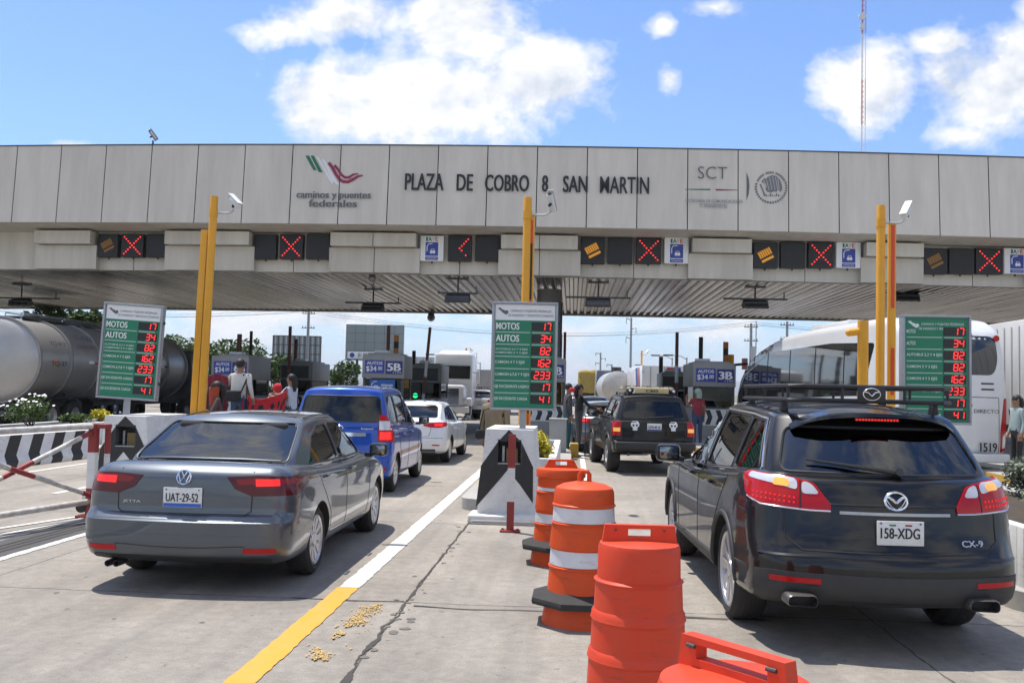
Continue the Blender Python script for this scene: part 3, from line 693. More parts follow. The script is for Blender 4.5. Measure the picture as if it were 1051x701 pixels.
class Car:
    """lower body and glasshouse lofted from profiles, real window openings and wheel arches, then lamps, trim, seams laid onto the skin"""
    def __init__(c, S, root, body_m):
        c.S, c.root, c.bm_m = S, root, body_m
        yr0, yf0 = min(p[1] for p in S['yr']), max(p[1] for p in S['yf'])
        def low(a, b, k):
            y0 = yr0+(b+1)/2*(yf0-yr0); zb, zt = hermite(S['zb'], y0), hermite(S['zt'], y0); z = zb+(k+1)/2*(zt-zb)
            ra, fa = hermite(S['yr'], z), hermite(S['yf'], z); y = ra+(b+1)/2*(fa-ra)
            y += S.get('bow', .10)*a*a*max(0, -b)**6-S.get('fbow', .22)*a*a*max(0, b)**6
            x = a*hermite(S['w'], z)*hermite(S['pw'], y); z += S.get('crown', .03)*(1-a*a)*max(0, k)**4
            return (x, y, z)
        gr0, gf0 = min(p[1] for p in S['gr']), max(p[1] for p in S['gf'])
        def hi(a, b, k):
            y0 = hermite(S['gr'], 9)*(1-(b+1)/2)+hermite(S['gf'], 9)*(b+1)/2; zt = hermite(S['gz'], y0); z = S['gb']+(k+1)/2*(zt-S['gb'])
            ra, fa = hermite(S['gr'], z), hermite(S['gf'], z); y = ra+(b+1)/2*(fa-ra)
            y += S.get('gbow', .10)*a*a*max(0, -b)**4-.16*a*a*max(0, b)**4
            x = a*hermite(S['gw'], z)*hermite(S['gpw'], y); z += S.get('gcrown', .04)*(1-a*a)*max(0, k)**3
            return (x, y, z)
        r = S.get('r', dict(a=.16, b=(.12, .2), c=(.12, .22))); g = S.get('g', dict(a=.16, b=(.07, .10), c=(.08, .16)))
        D = S.get('res', 1.)
        c.low = rbox((r['a'],)*2, r['b'], r['c'], int(16*D), int(44*D), int(20*D), low)
        c.hi = rbox((g['a'],)*2, g['b'], g['c'], int(14*D), int(26*D), int(10*D), hi)
        c.hin = rbox((g['a'],)*2, g['b'], g['c'], int(10*D), int(18*D), int(7*D), lambda a, b, k: hi(a*.945, b*.965, k*.90-.03))
        c.sk = Skin([c.low, c.hi]); c.sg = Skin([c.hi]); c.sl = Skin([c.low])
    def shell(c):
        S = c.S; cut = MB()
        for y in (0, S['wb']):
            for s in (-1, 1):
                R_ = S['ar']; x0 = s*(S['w_max']-.36); x1 = s*(S['w_max']+.3)
                cut.cyl((x0, y, S['rad']+.0), (x1, y, S['rad']), R_, darkin, n=40)
        cm = to_mesh2(cut)
        me = boolean(to_mesh(c.low, c.bm_m), cm)
        body = link('body', me, c.root, 40); c.body = body
        inner = to_mesh(c.hin); bmesh.ops.reverse_faces(c.hi, faces=[]); tmp = bmesh.new(); tmp.from_mesh(inner); bmesh.ops.reverse_faces(tmp, faces=tmp.faces); tmp.to_mesh(inner); tmp.free()
        c.hi.from_mesh(inner); me = to_mesh(c.hi, c.bm_m)
        for k, A in enumerate('RFS'):
            cut = MB()
            for pts, ax in S['win']:
                if ax != A: continue
                if ax == 'R': prism_cut(cut, pts, 'R', -3, S['mid'], darkin)
                elif ax == 'F': prism_cut(cut, pts, 'F', -6, -S['mid'], darkin)
                else: prism_cut(cut, pts, 'S', -2, 2, darkin)
            me = boolean(me, to_mesh2(cut))
        link('cabin', me, c.root, 40)
        for pts, ax in S['win']:
            for a in ((ax,) if ax in 'RF' else ('S', 'L')):
                q = pts if a != 'L' else [(-x, y) for x, y in pts][::-1]
                b = MB(); c.sg.patch(b, q, a, S.get('gl', carglass), -.008, .004, .08); o = b.build('window', c.root, 30)
                b = MB(); c.sg.seam(b, q, a, S.get('rub', blackpl), .009, True, off=-.004); b.build('seal', o)
    def p(c, name, pts, ax, m, off=.004, th=.012, sk=None, parent=None, step=.05):
        b = MB(); (sk or c.sk).patch(b, pts, ax, m, off, th, step); return b.build(name, parent or c.root, 30)
    def both(c, name, pts, m, off=.004, th=.012, ax='R', step=.05):
        return [c.p(name, pts, ax, m, off, th, step=step), c.p(name, [(-x, y) for x, y in pts][::-1], ax, m, off, th, step=step)]
    def diag(c, name, pts3, m, side, d=(.75, .66, 0), off=.004, th=.012, parent=None):
        """patch over a rear corner, given by rough 3-D points on the right-hand side"""
        sx = -1 if side > 0 else 1; ax = V((d[0]*sx, d[1], d[2])); pts = [(x*side, y, z) for x, y, z in pts3]
        q = c.sk.q3(pts, ax); b = MB(); c.sk.patch(b, q, ax, m, off, th, .04); return b.build(name, parent or c.root, 30)
    def seams(c, lst, name='panel_gap', m=None, r=.0035, off=-.0008, sk=None):
        b = MB()
        for pts, ax in lst: (sk or c.sk).seam(b, pts, ax, m or blackpl, r, off=off)
        return b.build(name, c.root)
    def wheels(c, spokes, style=0, tw=.21, rr=.22, dark=False, inset=.02):
        S = c.S
        for y in (0, S['wb']):
            for s in (-1, 1): wheel(c.root, s*(S['w_max']*S.get('trk', .985)-tw/2-inset), y, S['rad'], tw, rr, spokes, style, 0, dark)
    def arch_lip(c, m, r=.02, lo=-.18):
        for y in (0, c.S['wb']):
            for s, ax in ((1, 'S'), (-1, 'L')):
                b = MB(); pts = [((y+math.cos(t)*(c.S['ar']+.012))*(1 if s > 0 else -1), c.S['rad']+math.sin(t)*(c.S['ar']+.012)) for t in [math.pi*(lo+(1-2*lo)*k/24) for k in range(25)]]
                c.sl.seam(b, [q for q in pts if q[1] > c.S['zb0']+.02], ax, m, r, off=-.004, n=8); b.build('arch_trim', c.root, 60)
    def mirror(c, x, y, z, m, w=.21, h=.15):
        for s in (-1, 1):
            b = MB(); b.box((s*(x+.09), y, z), (w, .10, h), m, bev=.045); b.box((s*x*.98, y+.01, z-.06), (.10, .05, .05), blackpl, bev=.012)
            o = b.build('mirror', c.root, 40); b = MB(); b.box((s*(x+.09), y-.052, z), (w*.72, .006, h*.66), MIRR, bev=.002); b.build('mirror_glass', o)
    def handles(c, ys, z, m):
        for y in ys:
            for s, ax in ((1, 'S'), (-1, 'L')):
                h, n = c.sl.hit((y*s, z), ax); b = MB(); b.box(h+n*.022, (.022, .19, .026), m, bev=.009); b.box(h+n*.006+V((0, .07, 0)), (.03, .025, .022), m); b.box(h+n*.006-V((0, .07, 0)), (.03, .025, .022), m); b.build('door_handle', c.root)
    def plate(c, text, x, z, w=.30, h=.15, blue=None, out=.0, sk=None, name='number_plate', green=False):
        hh, n = (sk or c.sk).hit((x, z), 'R'); y = hh.y-.012-out; b = MB(); b.box((x, y+.004, z), (w, .010, h), platem, bev=.003)
        for (dx, dz) in ((-.42, .4), (.42, .4)): b.cyl((x+dx*w, y-.003, z+dz*h), (x+dx*w, y-.005, z+dz*h), .006, dsteel)
        if blue: b.box((x, y-.002, z-h*.39), (w*.97, .002, h*.18), blue)
        if green: b.box((x-w*.17, y-.002, z+h*.33), (w*.14, .002, h*.07), greenm); b.box((x+w*.17, y-.002, z+h*.33), (w*.14, .002, h*.07), red_p)
        if text: b.text(text, (x-w*.43, y-.001, z-h*.22), (1, 0, 0), (0, 0, 1), w*.84, h*.44, ink, .022, lift=.002)
        return b.build(name, c.root)
    def badge(c, txt, x0, z0, w, h, m=alloy, bold=.02, name='badge'):
        b = MB(); hh, n = c.sk.hit((x0+w/2, z0+h/2), 'R'); up = V((0, 0, 1)); up = (up-n*up.dot(n)).normalized(); xd = up.cross(n).normalized()
        b.text(txt, hh-xd*w/2-up*h/2, xd, up, w, h, m or chrome, bold, lift=.005); return b.build(name, c.root)
    def seats(c, rows, z, w=.48):
        for y, xs in rows:
            for x in xs: b = MB(); headform(b, (x, y, z), w, cloth_seat); b.build('seat', c.root, 50)
    def wheel_steer(c, y, z, x=-.38):
        b = MB(); b.T = MX.Translation((x, y, z)) @ MX.Rotation(R(65), 4, 'X'); b.tube([(.18*math.cos(t), .18*math.sin(t), 0) for t in [k*math.pi/10 for k in range(20)]], .014, blackpl, 6, True); b.build('steering_wheel', c.root)
def to_mesh2(b):
    bmesh.ops.recalc_face_normals(b.bm, faces=b.bm.faces); me = bpy.data.meshes.new('cut'); b.bm.to_mesh(me); b.bm.free()
    for m in b.ms: me.materials.append(m)
    return me
MIRR = mat('mirror glass', (.2, .22, .24), .04, 1.)
greyp = paint('dark grey metallic', (.098, .112, .130), .65, .34)
bluep = paint('blue metallic', (.010, .070, .40), .35, .3)
whitep = paint('white car paint', (.72, .72, .71), .0, .3)
blackp = paint('black metallic', (.008, .008, .009), .2, .3, .75)
jeepp = paint('worn black paint', (.009, .009, .009), .0, .42, .4)
beigep = paint('pale yellow car paint', (.55, .47, .28), .0, .35)
clad = mat('grey cladding', (.035, .036, .038), .6, var=.2, scale=10)

def box_poly(x0, z0, x1, z1, r=.02): return rnd([(x0, z0), (x1, z0), (x1, z1), (x0, z1)], r, 3)

sedglass = glass_mat('sedan glass', (.60, .67, .67), 2.3)
mpvglass = glass_mat('van glass', (.40, .45, .45), 1.6)
SEDAN = dict(wb=2.68, rad=.316, ar=.355, w_max=.885, zb0=.2, mid=1.0,
    yr=[(.18, -.96), (.28, -1.04), (.42, -1.085), (.595, -1.085), (.635, -1.03), (.665, -1.0), (.80, -.995), (.95, -.985), (1.05, -.97)], yf=[(.18, 3.42), (.4, 3.56), (.6, 3.54), (.75, 3.40), (1.0, 3.2)],
    zb=[(-1.1, .25), (-.6, .2), (3.2, .2), (3.6, .24)], zt=[(-1.1, 1.02), (-.95, 1.045), (-.55, 1.035), (-.1, 1.01), (.5, .985), (1.9, .965), (2.5, .97), (3.1, .86), (3.55, .66)],
    w=[(.2, .80), (.32, .86), (.5, .885), (.72, .885), (.85, .87), (.95, .84), (1.08, .79)], pw=[(-1.1, .965), (-.5, 1), (2.6, 1), (3.6, .92)], crown=.02,
    gr=[(.95, -.56), (1.06, -.50), (1.2, -.22), (1.36, .12), (1.5, .42)], gf=[(.95, 2.48), (1.05, 2.28), (1.25, 1.9), (1.40, 1.62), (1.5, 1.45)], gb=.95,
    gz=[(-.5, 1.36), (.3, 1.395), (.9, 1.425), (1.5, 1.42), (2.3, 1.36)], gw=[(.95, .80), (1.1, .745), (1.3, .655), (1.43, .58)], gpw=[(-.5, .93), (.4, .99), (1.2, 1.), (2.4, .93)],
    r=dict(a=.17, b=(.10, .16), c=(.16, .22)), g=dict(a=.16, b=(.08, .10), c=(.06, .16)),
    win=[(rnd([(-.685, 1.045), (.685, 1.045), (.59, 1.372), (-.59, 1.372)], .06), 'R'), (rnd([(-.62, 1.0), (.62, 1.0), (.54, 1.37), (-.54, 1.37)], .06), 'F'),
         (rnd([(-.02, 1.005), (1.0, .995), (1.0, 1.345), (.66, 1.335), (.36, 1.255)], .06), 'S'), (rnd([(1.06, .995), (2.12, .985), (1.72, 1.27), (1.52, 1.345), (1.06, 1.355)], .05), 'S')])

def build_sedan(name, label, pm, loc, rz, plate='UAT-29-52', detail=True, group=None, cat='car'):
    root = thing(name, label, cat, loc, rz, group); S = dict(SEDAN); S['gl'] = sedglass; c = Car(S, root, pm); c.shell()
    sl_ = c.sk
    c.wheels(10, 1, .215, .228); c.mirror(.93, 1.92, 1.03, blackp); c.handles((.28, 1.28), .88, pm)
    c.seats([(.18, (-.38, .38)), (1.25, (-.38, .38))], .72); c.wheel_steer(1.85, .98)
    # tail lamps: rear piece split by the boot seam, wrapped round the corner
    for s in (1, -1):
        lens = c.diag('tail_lamp', [(.34, -.95, .958), (.60, -.95, .972), (.86, -.7, .962), (.90, -.45, .935), (.90, -.5, .875), (.88, -.8, .812), (.56, -.98, .805), (.42, -.98, .862)], dredlens, s, (.35, .93, 0), .006)
        c.diag('lamp_strip', [(.42, -.97, .94), (.62, -.97, .95), (.84, -.72, .94), (.87, -.55, .918), (.86, -.7, .902), (.6, -.97, .902), (.45, -.97, .898)], midlens, s, (.35, .93, 0), .0085, parent=lens)
        c.diag('brake_light', [(.585, -.97, .945), (.76, -.9, .945), (.765, -.9, .89), (.59, -.97, .885)], redlit, s, (.35, .93, 0), .0105, parent=lens)
        pass
    c.seams([([(-.545, 1.06), (-.555, .84), (-.55, .68), (-.50, .645), (.50, .645), (.55, .68), (.555, .84), (.545, 1.06)], 'R')], r=.0055)
    b = MB(); c.sk.seam(b, [(-.62, 1.058), (-.3, 1.07), (.3, 1.07), (.62, 1.058)], 'R', pm, .012, off=-.002); b.build('boot_lip', root)
    c.p('chrome_strip', [(-.53, .655), (.53, .655), (.53, .672), (-.53, .672)], 'R', chrome if False else pm, .006)
    c.both('reflector', box_poly(.52, .345, .77, .388, .01), redlens, .005)
    c.p('lower_bumper', rnd([(-.70, .17), (.70, .17), (.74, .31), (-.74, .31)], .03), 'R', clad, .006, .015)
    c.seams([([(-.86, .605), (-.5, .61), (.5, .61), (.86, .605)], 'R'), ([(-.84, .485), (0, .49), (.84, .485)], 'R')], 'bumper_crease', pm, .007, -.004)
    if detail: c.seams([([(y*s, z) for y, z in q], 'S' if s > 0 else 'L') for s in (1, -1) for q in ([(1.03, .99), (1.02, .6), (1.02, .27)], [(-.02, .99), (.08, .8), (.36, .55), (.40, .38)], [(2.18, .985), (2.16, .7), (2.08, .3)], [(.42, .285), (2.1, .265)], [(-.55, 1.0), (-.62, .86)])], r=.004)
    b = MB()
    for s, ax in ((1, 'S'), (-1, 'L')):
        c.sl.seam(b, [(-.65*s, .855), (.5*s, .835), (1.6*s, .82), (2.6*s, .79)], ax, pm, .008, off=-.004)
    b.build('waist_crease', root)
    b = MB()
    for s, ax in ((1, 'S'), (-1, 'L')): c.sl.seam(b, [(.42*s, .34), (2.15*s, .325)], ax, chrome, .006, off=0)
    b.build('sill_trim', root)
    b = MB()
    for s, ax in ((1, 'S'), (-1, 'L')): c.sg.seam(b, [(-.02*s, .992), (2.1*s, .972)], ax, chrome, .007, off=.004)
    b.build('window_trim', root)
    b = MB()
    for s in (-1, 1): b.tube([(s*.57, .45, 1.412), (s*.585, .9, 1.437), (s*.575, 1.4, 1.427)], .006, blackpl, 6)
    b.build('roof_seam', root)
    c.plate(plate, .0, .785, .32, .16, mat('plate blue', (.03, .12, .5), .5))
    # round emblem: ring with V over W
    hh, n = c.sk.hit((0, .95), 'R'); up = (V((0, 0, 1))-n*n.z).normalized(); xr = up.cross(n).normalized(); o = hh+n*.006; b = MB(); rr = .058
    b.tube([o+xr*rr*math.cos(t)+up*rr*math.sin(t) for t in [k*math.pi/14 for k in range(28)]], .0075, chrome, 6, True)
    b.raw([o-n*.003+xr*rr*.95*math.cos(k*math.pi/14)+up*rr*.95*math.sin(k*math.pi/14) for k in range(28)], [tuple(range(28))], pm)
    for q in ([(-.40, .82), (-.0, .08), (.40, .82)], [(-.80, .42), (-.40, -.70), (0, .02), (.40, -.70), (.80, .42)]): b.tube([o+n*.001+xr*rr*x+up*rr*y for x, y in q], .0062, chrome, 6)
    b.build('emblem', root)
    if detail: c.badge('JETTA', -.51, .725, .16, .026)
    b = MB()
    for x in (-.60, -.53): b.lathe([(.028, 0), (.027, -.16), (.022, -.155), (.02, 0)], dsteel, 16, (x, -.84, .225), axis='Y')
    b.build('exhaust', root)
    b = MB(); b.box((0, -.22, 1.085), (.34, .10, .03), redlens, bev=.008); b.build('high_brake_light', root)
    b = MB(); b.box((0, .12, 1.03), (1.25, .75, .02), darkin); b.build('parcel_shelf', root)
    b = MB(); b.box((0, .36, 1.425), (.05, .10, .03), pm, bev=.012); b.build('antenna', root)
    return c
sedan = build_sedan('grey_sedan', 'dark grey sedan with plate UAT-29-52 waiting in the lane left of the white line', greyp, (-3.13, 8.74, 0), R(.3))

SUV = dict(wb=2.875, rad=.372, ar=.415, w_max=.93, zb0=.27, mid=1.2, res=1.1,
    yr=[(.26, -1.0), (.36, -1.12), (.48, -1.19), (.62, -1.185), (.69, -1.13), (.8, -1.085), (1.0, -1.055), (1.2, -.98)], yf=[(.26, 3.7), (.45, 3.86), (.7, 3.86), (.9, 3.7), (1.1, 3.3)],
    zb=[(-1.2, .32), (-.7, .27), (3.4, .27), (3.9, .3)], zt=[(-1.2, 1.16), (-.8, 1.185), (0, 1.135), (1, 1.075), (2, 1.03), (2.6, 1.04), (3.3, .95), (3.86, .75)],
    w=[(.27, .86), (.4, .93), (.55, .93), (.8, .93), (.95, .92), (1.05, .90), (1.2, .865)], pw=[(-1.2, .885), (-.75, .965), (-.3, 1), (2.9, 1), (3.86, .9)], crown=.02, bow=.22,
    gr=[(1.05, -1.0), (1.18, -.94), (1.35, -.80), (1.50, -.67), (1.6, -.58)], gf=[(1.05, 2.55), (1.2, 2.15), (1.4, 1.72), (1.55, 1.42), (1.65, 1.25)], gb=1.04,
    gz=[(-.75, 1.555), (-.3, 1.59), (.3, 1.62), (1., 1.63), (1.5, 1.60), (2.3, 1.54)], gw=[(1.05, .87), (1.2, .815), (1.4, .735), (1.55, .665), (1.65, .61)], gpw=[(-.9, .90), (0, .985), (1, 1.), (2.4, .93)], gbow=.2,
    r=dict(a=.20, b=(.12, .16), c=(.12, .10)), g=dict(a=.17, b=(.09, .08), c=(.06, .14)), gl=glass_mat('privacy glass', (.03, .034, .036), 2.1),
    win=[(rnd([(-.70, 1.185), (.70, 1.185), (.60, 1.49), (-.60, 1.49)], .07), 'R'), (rnd([(-.68, 1.1), (.68, 1.1), (.58, 1.54), (-.58, 1.54)], .06), 'F'),
         (rnd([(-.52, 1.165), (.12, 1.135), (.12, 1.53), (-.25, 1.515)], .06), 'S'), (rnd([(.19, 1.13), (1.12, 1.085), (1.12, 1.56), (.19, 1.535)], .04), 'S'), (rnd([(1.20, 1.08), (2.22, 1.05), (1.62, 1.48), (1.5, 1.545), (1.20, 1.56)], .05), 'S')])
def emblem_wing(c, z, w, h):
    hh, n = c.sk.hit((0, z), 'R'); up = (V((0, 0, 1))-n*n.z).normalized(); xr = up.cross(n).normalized(); o = hh+n*.008; b = MB()
    P = lambda x, y: o+xr*w*x+up*h*y
    b.tube([P(math.cos(t), math.sin(t)) for t in [k*math.pi/16 for k in range(32)]], .009, chrome, 6, True)
    for s in (-1, 1): b.tube([P(s*.93, .38), P(s*.62, .42), P(s*.30, .12), P(0, -.22)], [.005, .010, .011, .009], chrome, 6)
    for s in (-1, 1): b.tube([P(s*.93, .38), P(s*.75, -.1), P(s*.45, -.62), P(0, -.95)], [.004, .003, .003, .003], chrome, 5)
    return b.build('emblem', c.root)
def roof_basket(c):
    """black tube luggage basket on four feet, with a round emblem plate at the back"""
    x, y0, y1, z0, z1 = .57, -.62, 1.02, 1.675, 1.775; b = MB(); r = .016
    cor = lambda z, d=0: [(-x+.08, y0, z), (x-.08, y0, z), (x, y0+.08, z), (x, y1-.1, z), (x-.1, y1, z), (-x+.1, y1, z), (-x, y1-.1, z), (-x, y0+.08, z)]
    b.tube(cor(z1), r, blackpl, 8, True); b.tube(cor(z0), r, blackpl, 8, True)
    for xx, yy in ((-x, y0+.12), (-x, .2), (-x, y1-.14), (x, y0+.12), (x, .2), (x, y1-.14), (-.22, y0), (.22, y0), (-.22, y1), (.22, y1)): b.cyl((xx, yy, z0), (xx, yy, z1), .012, blackpl, n=8)
    for k in range(7): b.cyl((-x, y0+.2+k*.24, z0), (x, y0+.2+k*.24, z0), .011, blackpl, n=8)
    o = b.build('roof_basket', c.root)
    b = MB()
    for sx in (-1, 1):
        for yy in (-.30, .75):
            h, n = c.sg.hit((sx*(x-.04), yy), 'T'); b.box((sx*(x-.02), yy, (h.z+z0)/2), (.05, .10, max(.05, z0-h.z+.02)), blackpl, taper=(.7, .6), bev=.01)
    b.build('foot', o)
    b = MB(); b.box((-.02, y0-.018, (z0+z1)/2), (.20, .006, .115), blackpl, bev=.002); b.tube([(-.02+.06*math.cos(t), y0-.024, (z0+z1)/2+.042*math.sin(t)) for t in [k*math.pi/12 for k in range(24)]], .0045, chrome, 6, True)
    for s in (-1, 1): b.tube([(-.02+s*.055, y0-.025, (z0+z1)/2+.017), (-.02+s*.025, y0-.025, (z0+z1)/2+.012), (-.02, y0-.025, (z0+z1)/2-.014)], .005, chrome, 6)
    b.build('emblem_plate', o)
def build_suv(name, label, pm, loc, rz, group=None, full=True):
    root = thing(name, label, 'car', loc, rz, group); c = Car(dict(SUV), root, pm); c.shell(); c.wheels(10, 1, .245, .285)
    c.mirror(.985, 2.02, 1.12, blackp, .24, .17)
    if not full: return c
    c.arch_lip(clad, .022); c.handles((.62, 1.55), .98, pm); c.seats([(.15, (-.4, .4)), (1.25, (-.4, .4))], .86)
    c.p('lower_bumper', rnd([(-.90, .29), (.90, .29), (.965, .40), (.965, .52), (.80, .545), (-.80, .545), (-.965, .52), (-.965, .40)], .04), 'R', clad, .010, .02)
    for s in (1, -1):
        D = (.42, .90, 0); AX_ = V((-.42*s, .9, 0))
        def R3(p): q = c.sk.q3([(x*s, y, z) for x, y, z in p], AX_); return rnd(q, .03, 4)
        def P3(nm, p, m, off, par=None): b = MB(); c.sl.patch(b, R3(p), AX_, m, off, .014, .03); return b.build(nm, par or root, 30)
        L = P3('tail_lamp', [(.455, -1.1, .985), (.585, -1.1, 1.122), (.76, -1, 1.15), (.93, -.76, 1.165), (.95, -.64, 1.14), (.94, -.74, 1.01), (.87, -.9, .965), (.60, -1.1, .945), (.455, -1.1, .945)], redlens, .010)
        P3('clear_lens', [(.535, -1.1, 1.045), (.60, -1.1, 1.112), (.645, -1.05, 1.128), (.645, -1.06, 1.045)], whitelens, .0130, L)
        P3('clear_lens', [(.675, -1.06, 1.065), (.675, -1.04, 1.134), (.80, -.98, 1.145), (.92, -.78, 1.157), (.925, -.74, 1.13), (.78, -.99, 1.095)], whitelens, .0130, L)
        P3('turn_lamp', [(.73, -1.05, 1.085), (.73, -1.03, 1.13), (.81, -.98, 1.138), (.82, -.97, 1.092)], mat('amber lens', (.75, .34, .05), .15, coat=.8, emit=(1, .45, .1), es=.35), .0155, L)
        b = MB(); q = c.sk.q3([(.66*s, -1.08, .955), (.66*s, -1.07, 1.05), (.66*s, -1.05, 1.13)], AX_); c.sl.seam(b, q, AX_, blackpl, .006, off=.010); b.build('lamp_gap', L)
        b = MB()
        for k in range(10):
            for j in range(2):
                t = k/9; q = c.sk.q3([(s*(.69+.20*t), -1.05+.24*t, .985+.02*t+.032*j)], AX_); h, n = c.sl.hit(q[0], AX_); b.sphere(h+n*.011, .0065, redlit, 6, 4)
        b.build('lamp_led', L)
        b = MB(); q = c.sk.q3([(x*s, y, z) for x, y, z in [(.455, -1.1, .94), (.60, -1.1, .94), (.87, -.9, .96), (.93, -.76, 1.0)]], AX_); c.sl.seam(b, q, AX_, chrome, .006, off=.009); b.build('lamp_edge', L)
    c.both('reflector', box_poly(.50, .478, .80, .512, .01), redlens, .0135)
    c.p('chrome_strip', [(-.36, .925), (.36, .925), (.36, .945), (-.36, .945)], 'R', steel, .012, .02)
    c.p('plate_recess', rnd([(-.48, .70), (.48, .70), (.50, .905), (-.50, .905)], .04), 'R', blackp, .001, .004)
    c.seams([([(-.62, 1.155), (-.70, 1.0), (-.70, .76), (-.60, .685), (.60, .685), (.70, .76), (.70, 1.0), (.62, 1.155)], 'R')], r=.006)
    c.seams([([(-.46, .985), (.46, .985)], 'R')], 'tailgate_crease', pm, .010)
    c.seams([([(-.90, .64), (-.5, .655), (.5, .655), (.90, .64)], 'R')], 'bumper_lip', pm, .018, -.010)
    for s in (1, -1):
        ax = 'S' if s > 0 else 'L'; b = MB()
        for q in ([(1.16, 1.07), (1.15, .7), (1.13, .36)], [(-.02, 1.13), (.10, .95), (.45, .62), (.47, .40)], [(2.30, 1.03), (2.28, .7), (2.2, .36)], [(.45, .37), (2.3, .355)], [(-.62, 1.14), (-.75, 1.02)]): c.sk.seam(b, [(y*s, z) for y, z in q], ax, blackpl, .0045, off=-.001)
        b.build('panel_gap', root)
        c.p('sill_cladding', [(y*s, z) for y, z in ([(.42, .285), (2.46, .285), (2.46, .40), (.42, .42)] if s > 0 else [(2.46, .285), (.42, .285), (.42, .42), (2.46, .40)])], ax, clad, .012, .02)
        b = MB(); c.sg.seam(b, [(y*s, z) for y, z in [(2.26, 1.04), (1.2, 1.068), (.15, 1.125), (-.54, 1.155), (-.58, 1.19), (-.30, 1.525), (.15, 1.555), (1.2, 1.578), (1.55, 1.558)]], ax, chrome, .008, off=.004); b.build('window_trim', root)
    # tailgate spoiler, brake strip, wiper, badges, pipes
    b = MB(); vs = []
    for i in range(15):
        x = -.57+1.14*i/14; e = 1-abs(x/.57)**3; hh, n = c.sg.hit((x, -.30), 'T'); y0 = -.50; zz = c.sg.hit((x, y0), 'T')[0].z
        vs += [(x, y0+.2, zz+.012+.01*e), (x, -.735-.03*e+.14*(1-e), zz-.03+.004*e), (x, -.745-.03*e+.14*(1-e), zz-.05), (x, -.69+.12*(1-e), zz-.06)]
    b.raw(vs, [(4*i+j, 4*i+4+j, 4*i+5+j, 4*i+1+j) for i in range(14) for j in range(3)]+[(0, 1, 2, 3), (59, 58, 57, 56)], pm); bmesh.ops.recalc_face_normals(b.bm, faces=b.bm.faces); sp_ = b.build('spoiler', root, 50)
    b = MB(); b.box((-.03, -.772, 1.548), (.30, .012, .02), dredlens)
    for k in range(14): b.box((-.03-.14+k*.0215, -.780, 1.548), (.012, .006, .012), redlit)
    b.build('high_brake_light', sp_)
    b = MB(); a = [c.sk.hit(q, 'R') for q in ((.05, 1.185), (-.20, 1.215), (-.52, 1.25))]; b.tube([p+n*.028 for p, n in a], [.018, .014, .006], blackpl, 8); b.cyl(a[0][0], a[0][0]+a[0][1]*.05, .028, blackpl); b.build('rear_wiper', root)
    emblem_wing(c, 1.02, .072, .058); c.badge('CX-9', .43, .73, .165, .042)
    c.plate('158-XDG', .01, .82, .305, .158, green=True, out=.02)
    for s in (-1, 1):
        b = MB(); pr = [((s*.585-.05)+dx, dz) for dx, dz in rnd([(-.105, -.035), (.105, -.042), (.10, .04), (-.10, .04)], .035)]
        outer = [V((x, -1.155, .375+z)) for x, z in pr]; N = len(pr); inn = [V(((s*.585-.05)+(x-(s*.585-.05))*.9, -1.17, .375+z*.84)) for x, z in pr]
        b.raw(outer+inn+[p+V((0, .16, 0)) for p in inn]+[p+V((0, .14, 0)) for p in outer], [(k, (k+1) % N, N+(k+1) % N, N+k) for k in range(N)]+[(N+k, N+(k+1) % N, 2*N+(k+1) % N, 2*N+k) for k in range(N)]+[(k, 3*N+k, 3*N+(k+1) % N, (k+1) % N) for k in range(N)], mat('sooty pipe steel', (.20, .19, .18), .35, .8, var=.4, scale=20))
        b.raw([p+V((0, .10, 0)) for p in inn], [tuple(range(N))], blackpl); b.build('exhaust', root)
    roof_basket(c)
    b = MB(); b.lathe([(.001, .03), (.035, .024), (.055, 0)], blackpl, 16, (.02, -.35, 1.605)); b.build('antenna', root); return c

MPV = dict(gl=mpvglass, wb=2.655, rad=.30, ar=.345, w_max=.83, zb0=.22, mid=1.2, res=.8,
    yr=[(.2, -.66), (.35, -.73), (.55, -.735), (.65, -.69), (.9, -.665), (1.1, -.655)], yf=[(.2, 3.1), (.5, 3.36), (.75, 3.3), (1.0, 3.0)],
    zb=[(-.8, .27), (-.4, .22), (2.9, .22), (3.4, .25)], zt=[(-.8, 1.08), (0, 1.07), (1.4, 1.02), (2.1, 1.02), (2.8, .94), (3.3, .7)],
    w=[(.22, .76), (.35, .81), (.6, .83), (.85, .825), (1.0, .81), (1.1, .77)], pw=[(-.8, .955), (-.3, 1), (2.4, 1), (3.4, .9)], crown=.02, bow=.10,
    gr=[(1.0, -.66), (1.15, -.64), (1.4, -.585), (1.65, -.50)], gf=[(1.0, 2.55), (1.15, 2.2), (1.4, 1.72), (1.6, 1.35)], gb=1.0,
    gz=[(-.6, 1.615), (0, 1.655), (.8, 1.665), (1.5, 1.63), (2.2, 1.57)], gw=[(1.0, .80), (1.15, .765), (1.4, .70), (1.58, .64), (1.66, .60)], gpw=[(-.6, .95), (0, 1), (1.5, 1), (2.4, .93)], gbow=.09,
    r=dict(a=.16, b=(.10, .18), c=(.12, .2)), g=dict(a=.13, b=(.06, .08), c=(.06, .12)),
    win=[(rnd([(-.655, 1.13), (.655, 1.13), (.60, 1.535), (-.60, 1.535)], .09), 'R'), (rnd([(-.64, 1.08), (.64, 1.08), (.57, 1.57), (-.57, 1.57)], .06), 'F'),
         (rnd([(-.40, 1.12), (.20, 1.10), (.20, 1.55), (-.30, 1.54)], .05), 'S'), (rnd([(.26, 1.10), (1.08, 1.075), (1.08, 1.57), (.26, 1.555)], .04), 'S'), (rnd([(1.14, 1.07), (2.2, 1.05), (1.6, 1.52), (1.14, 1.57)], .04), 'S')])
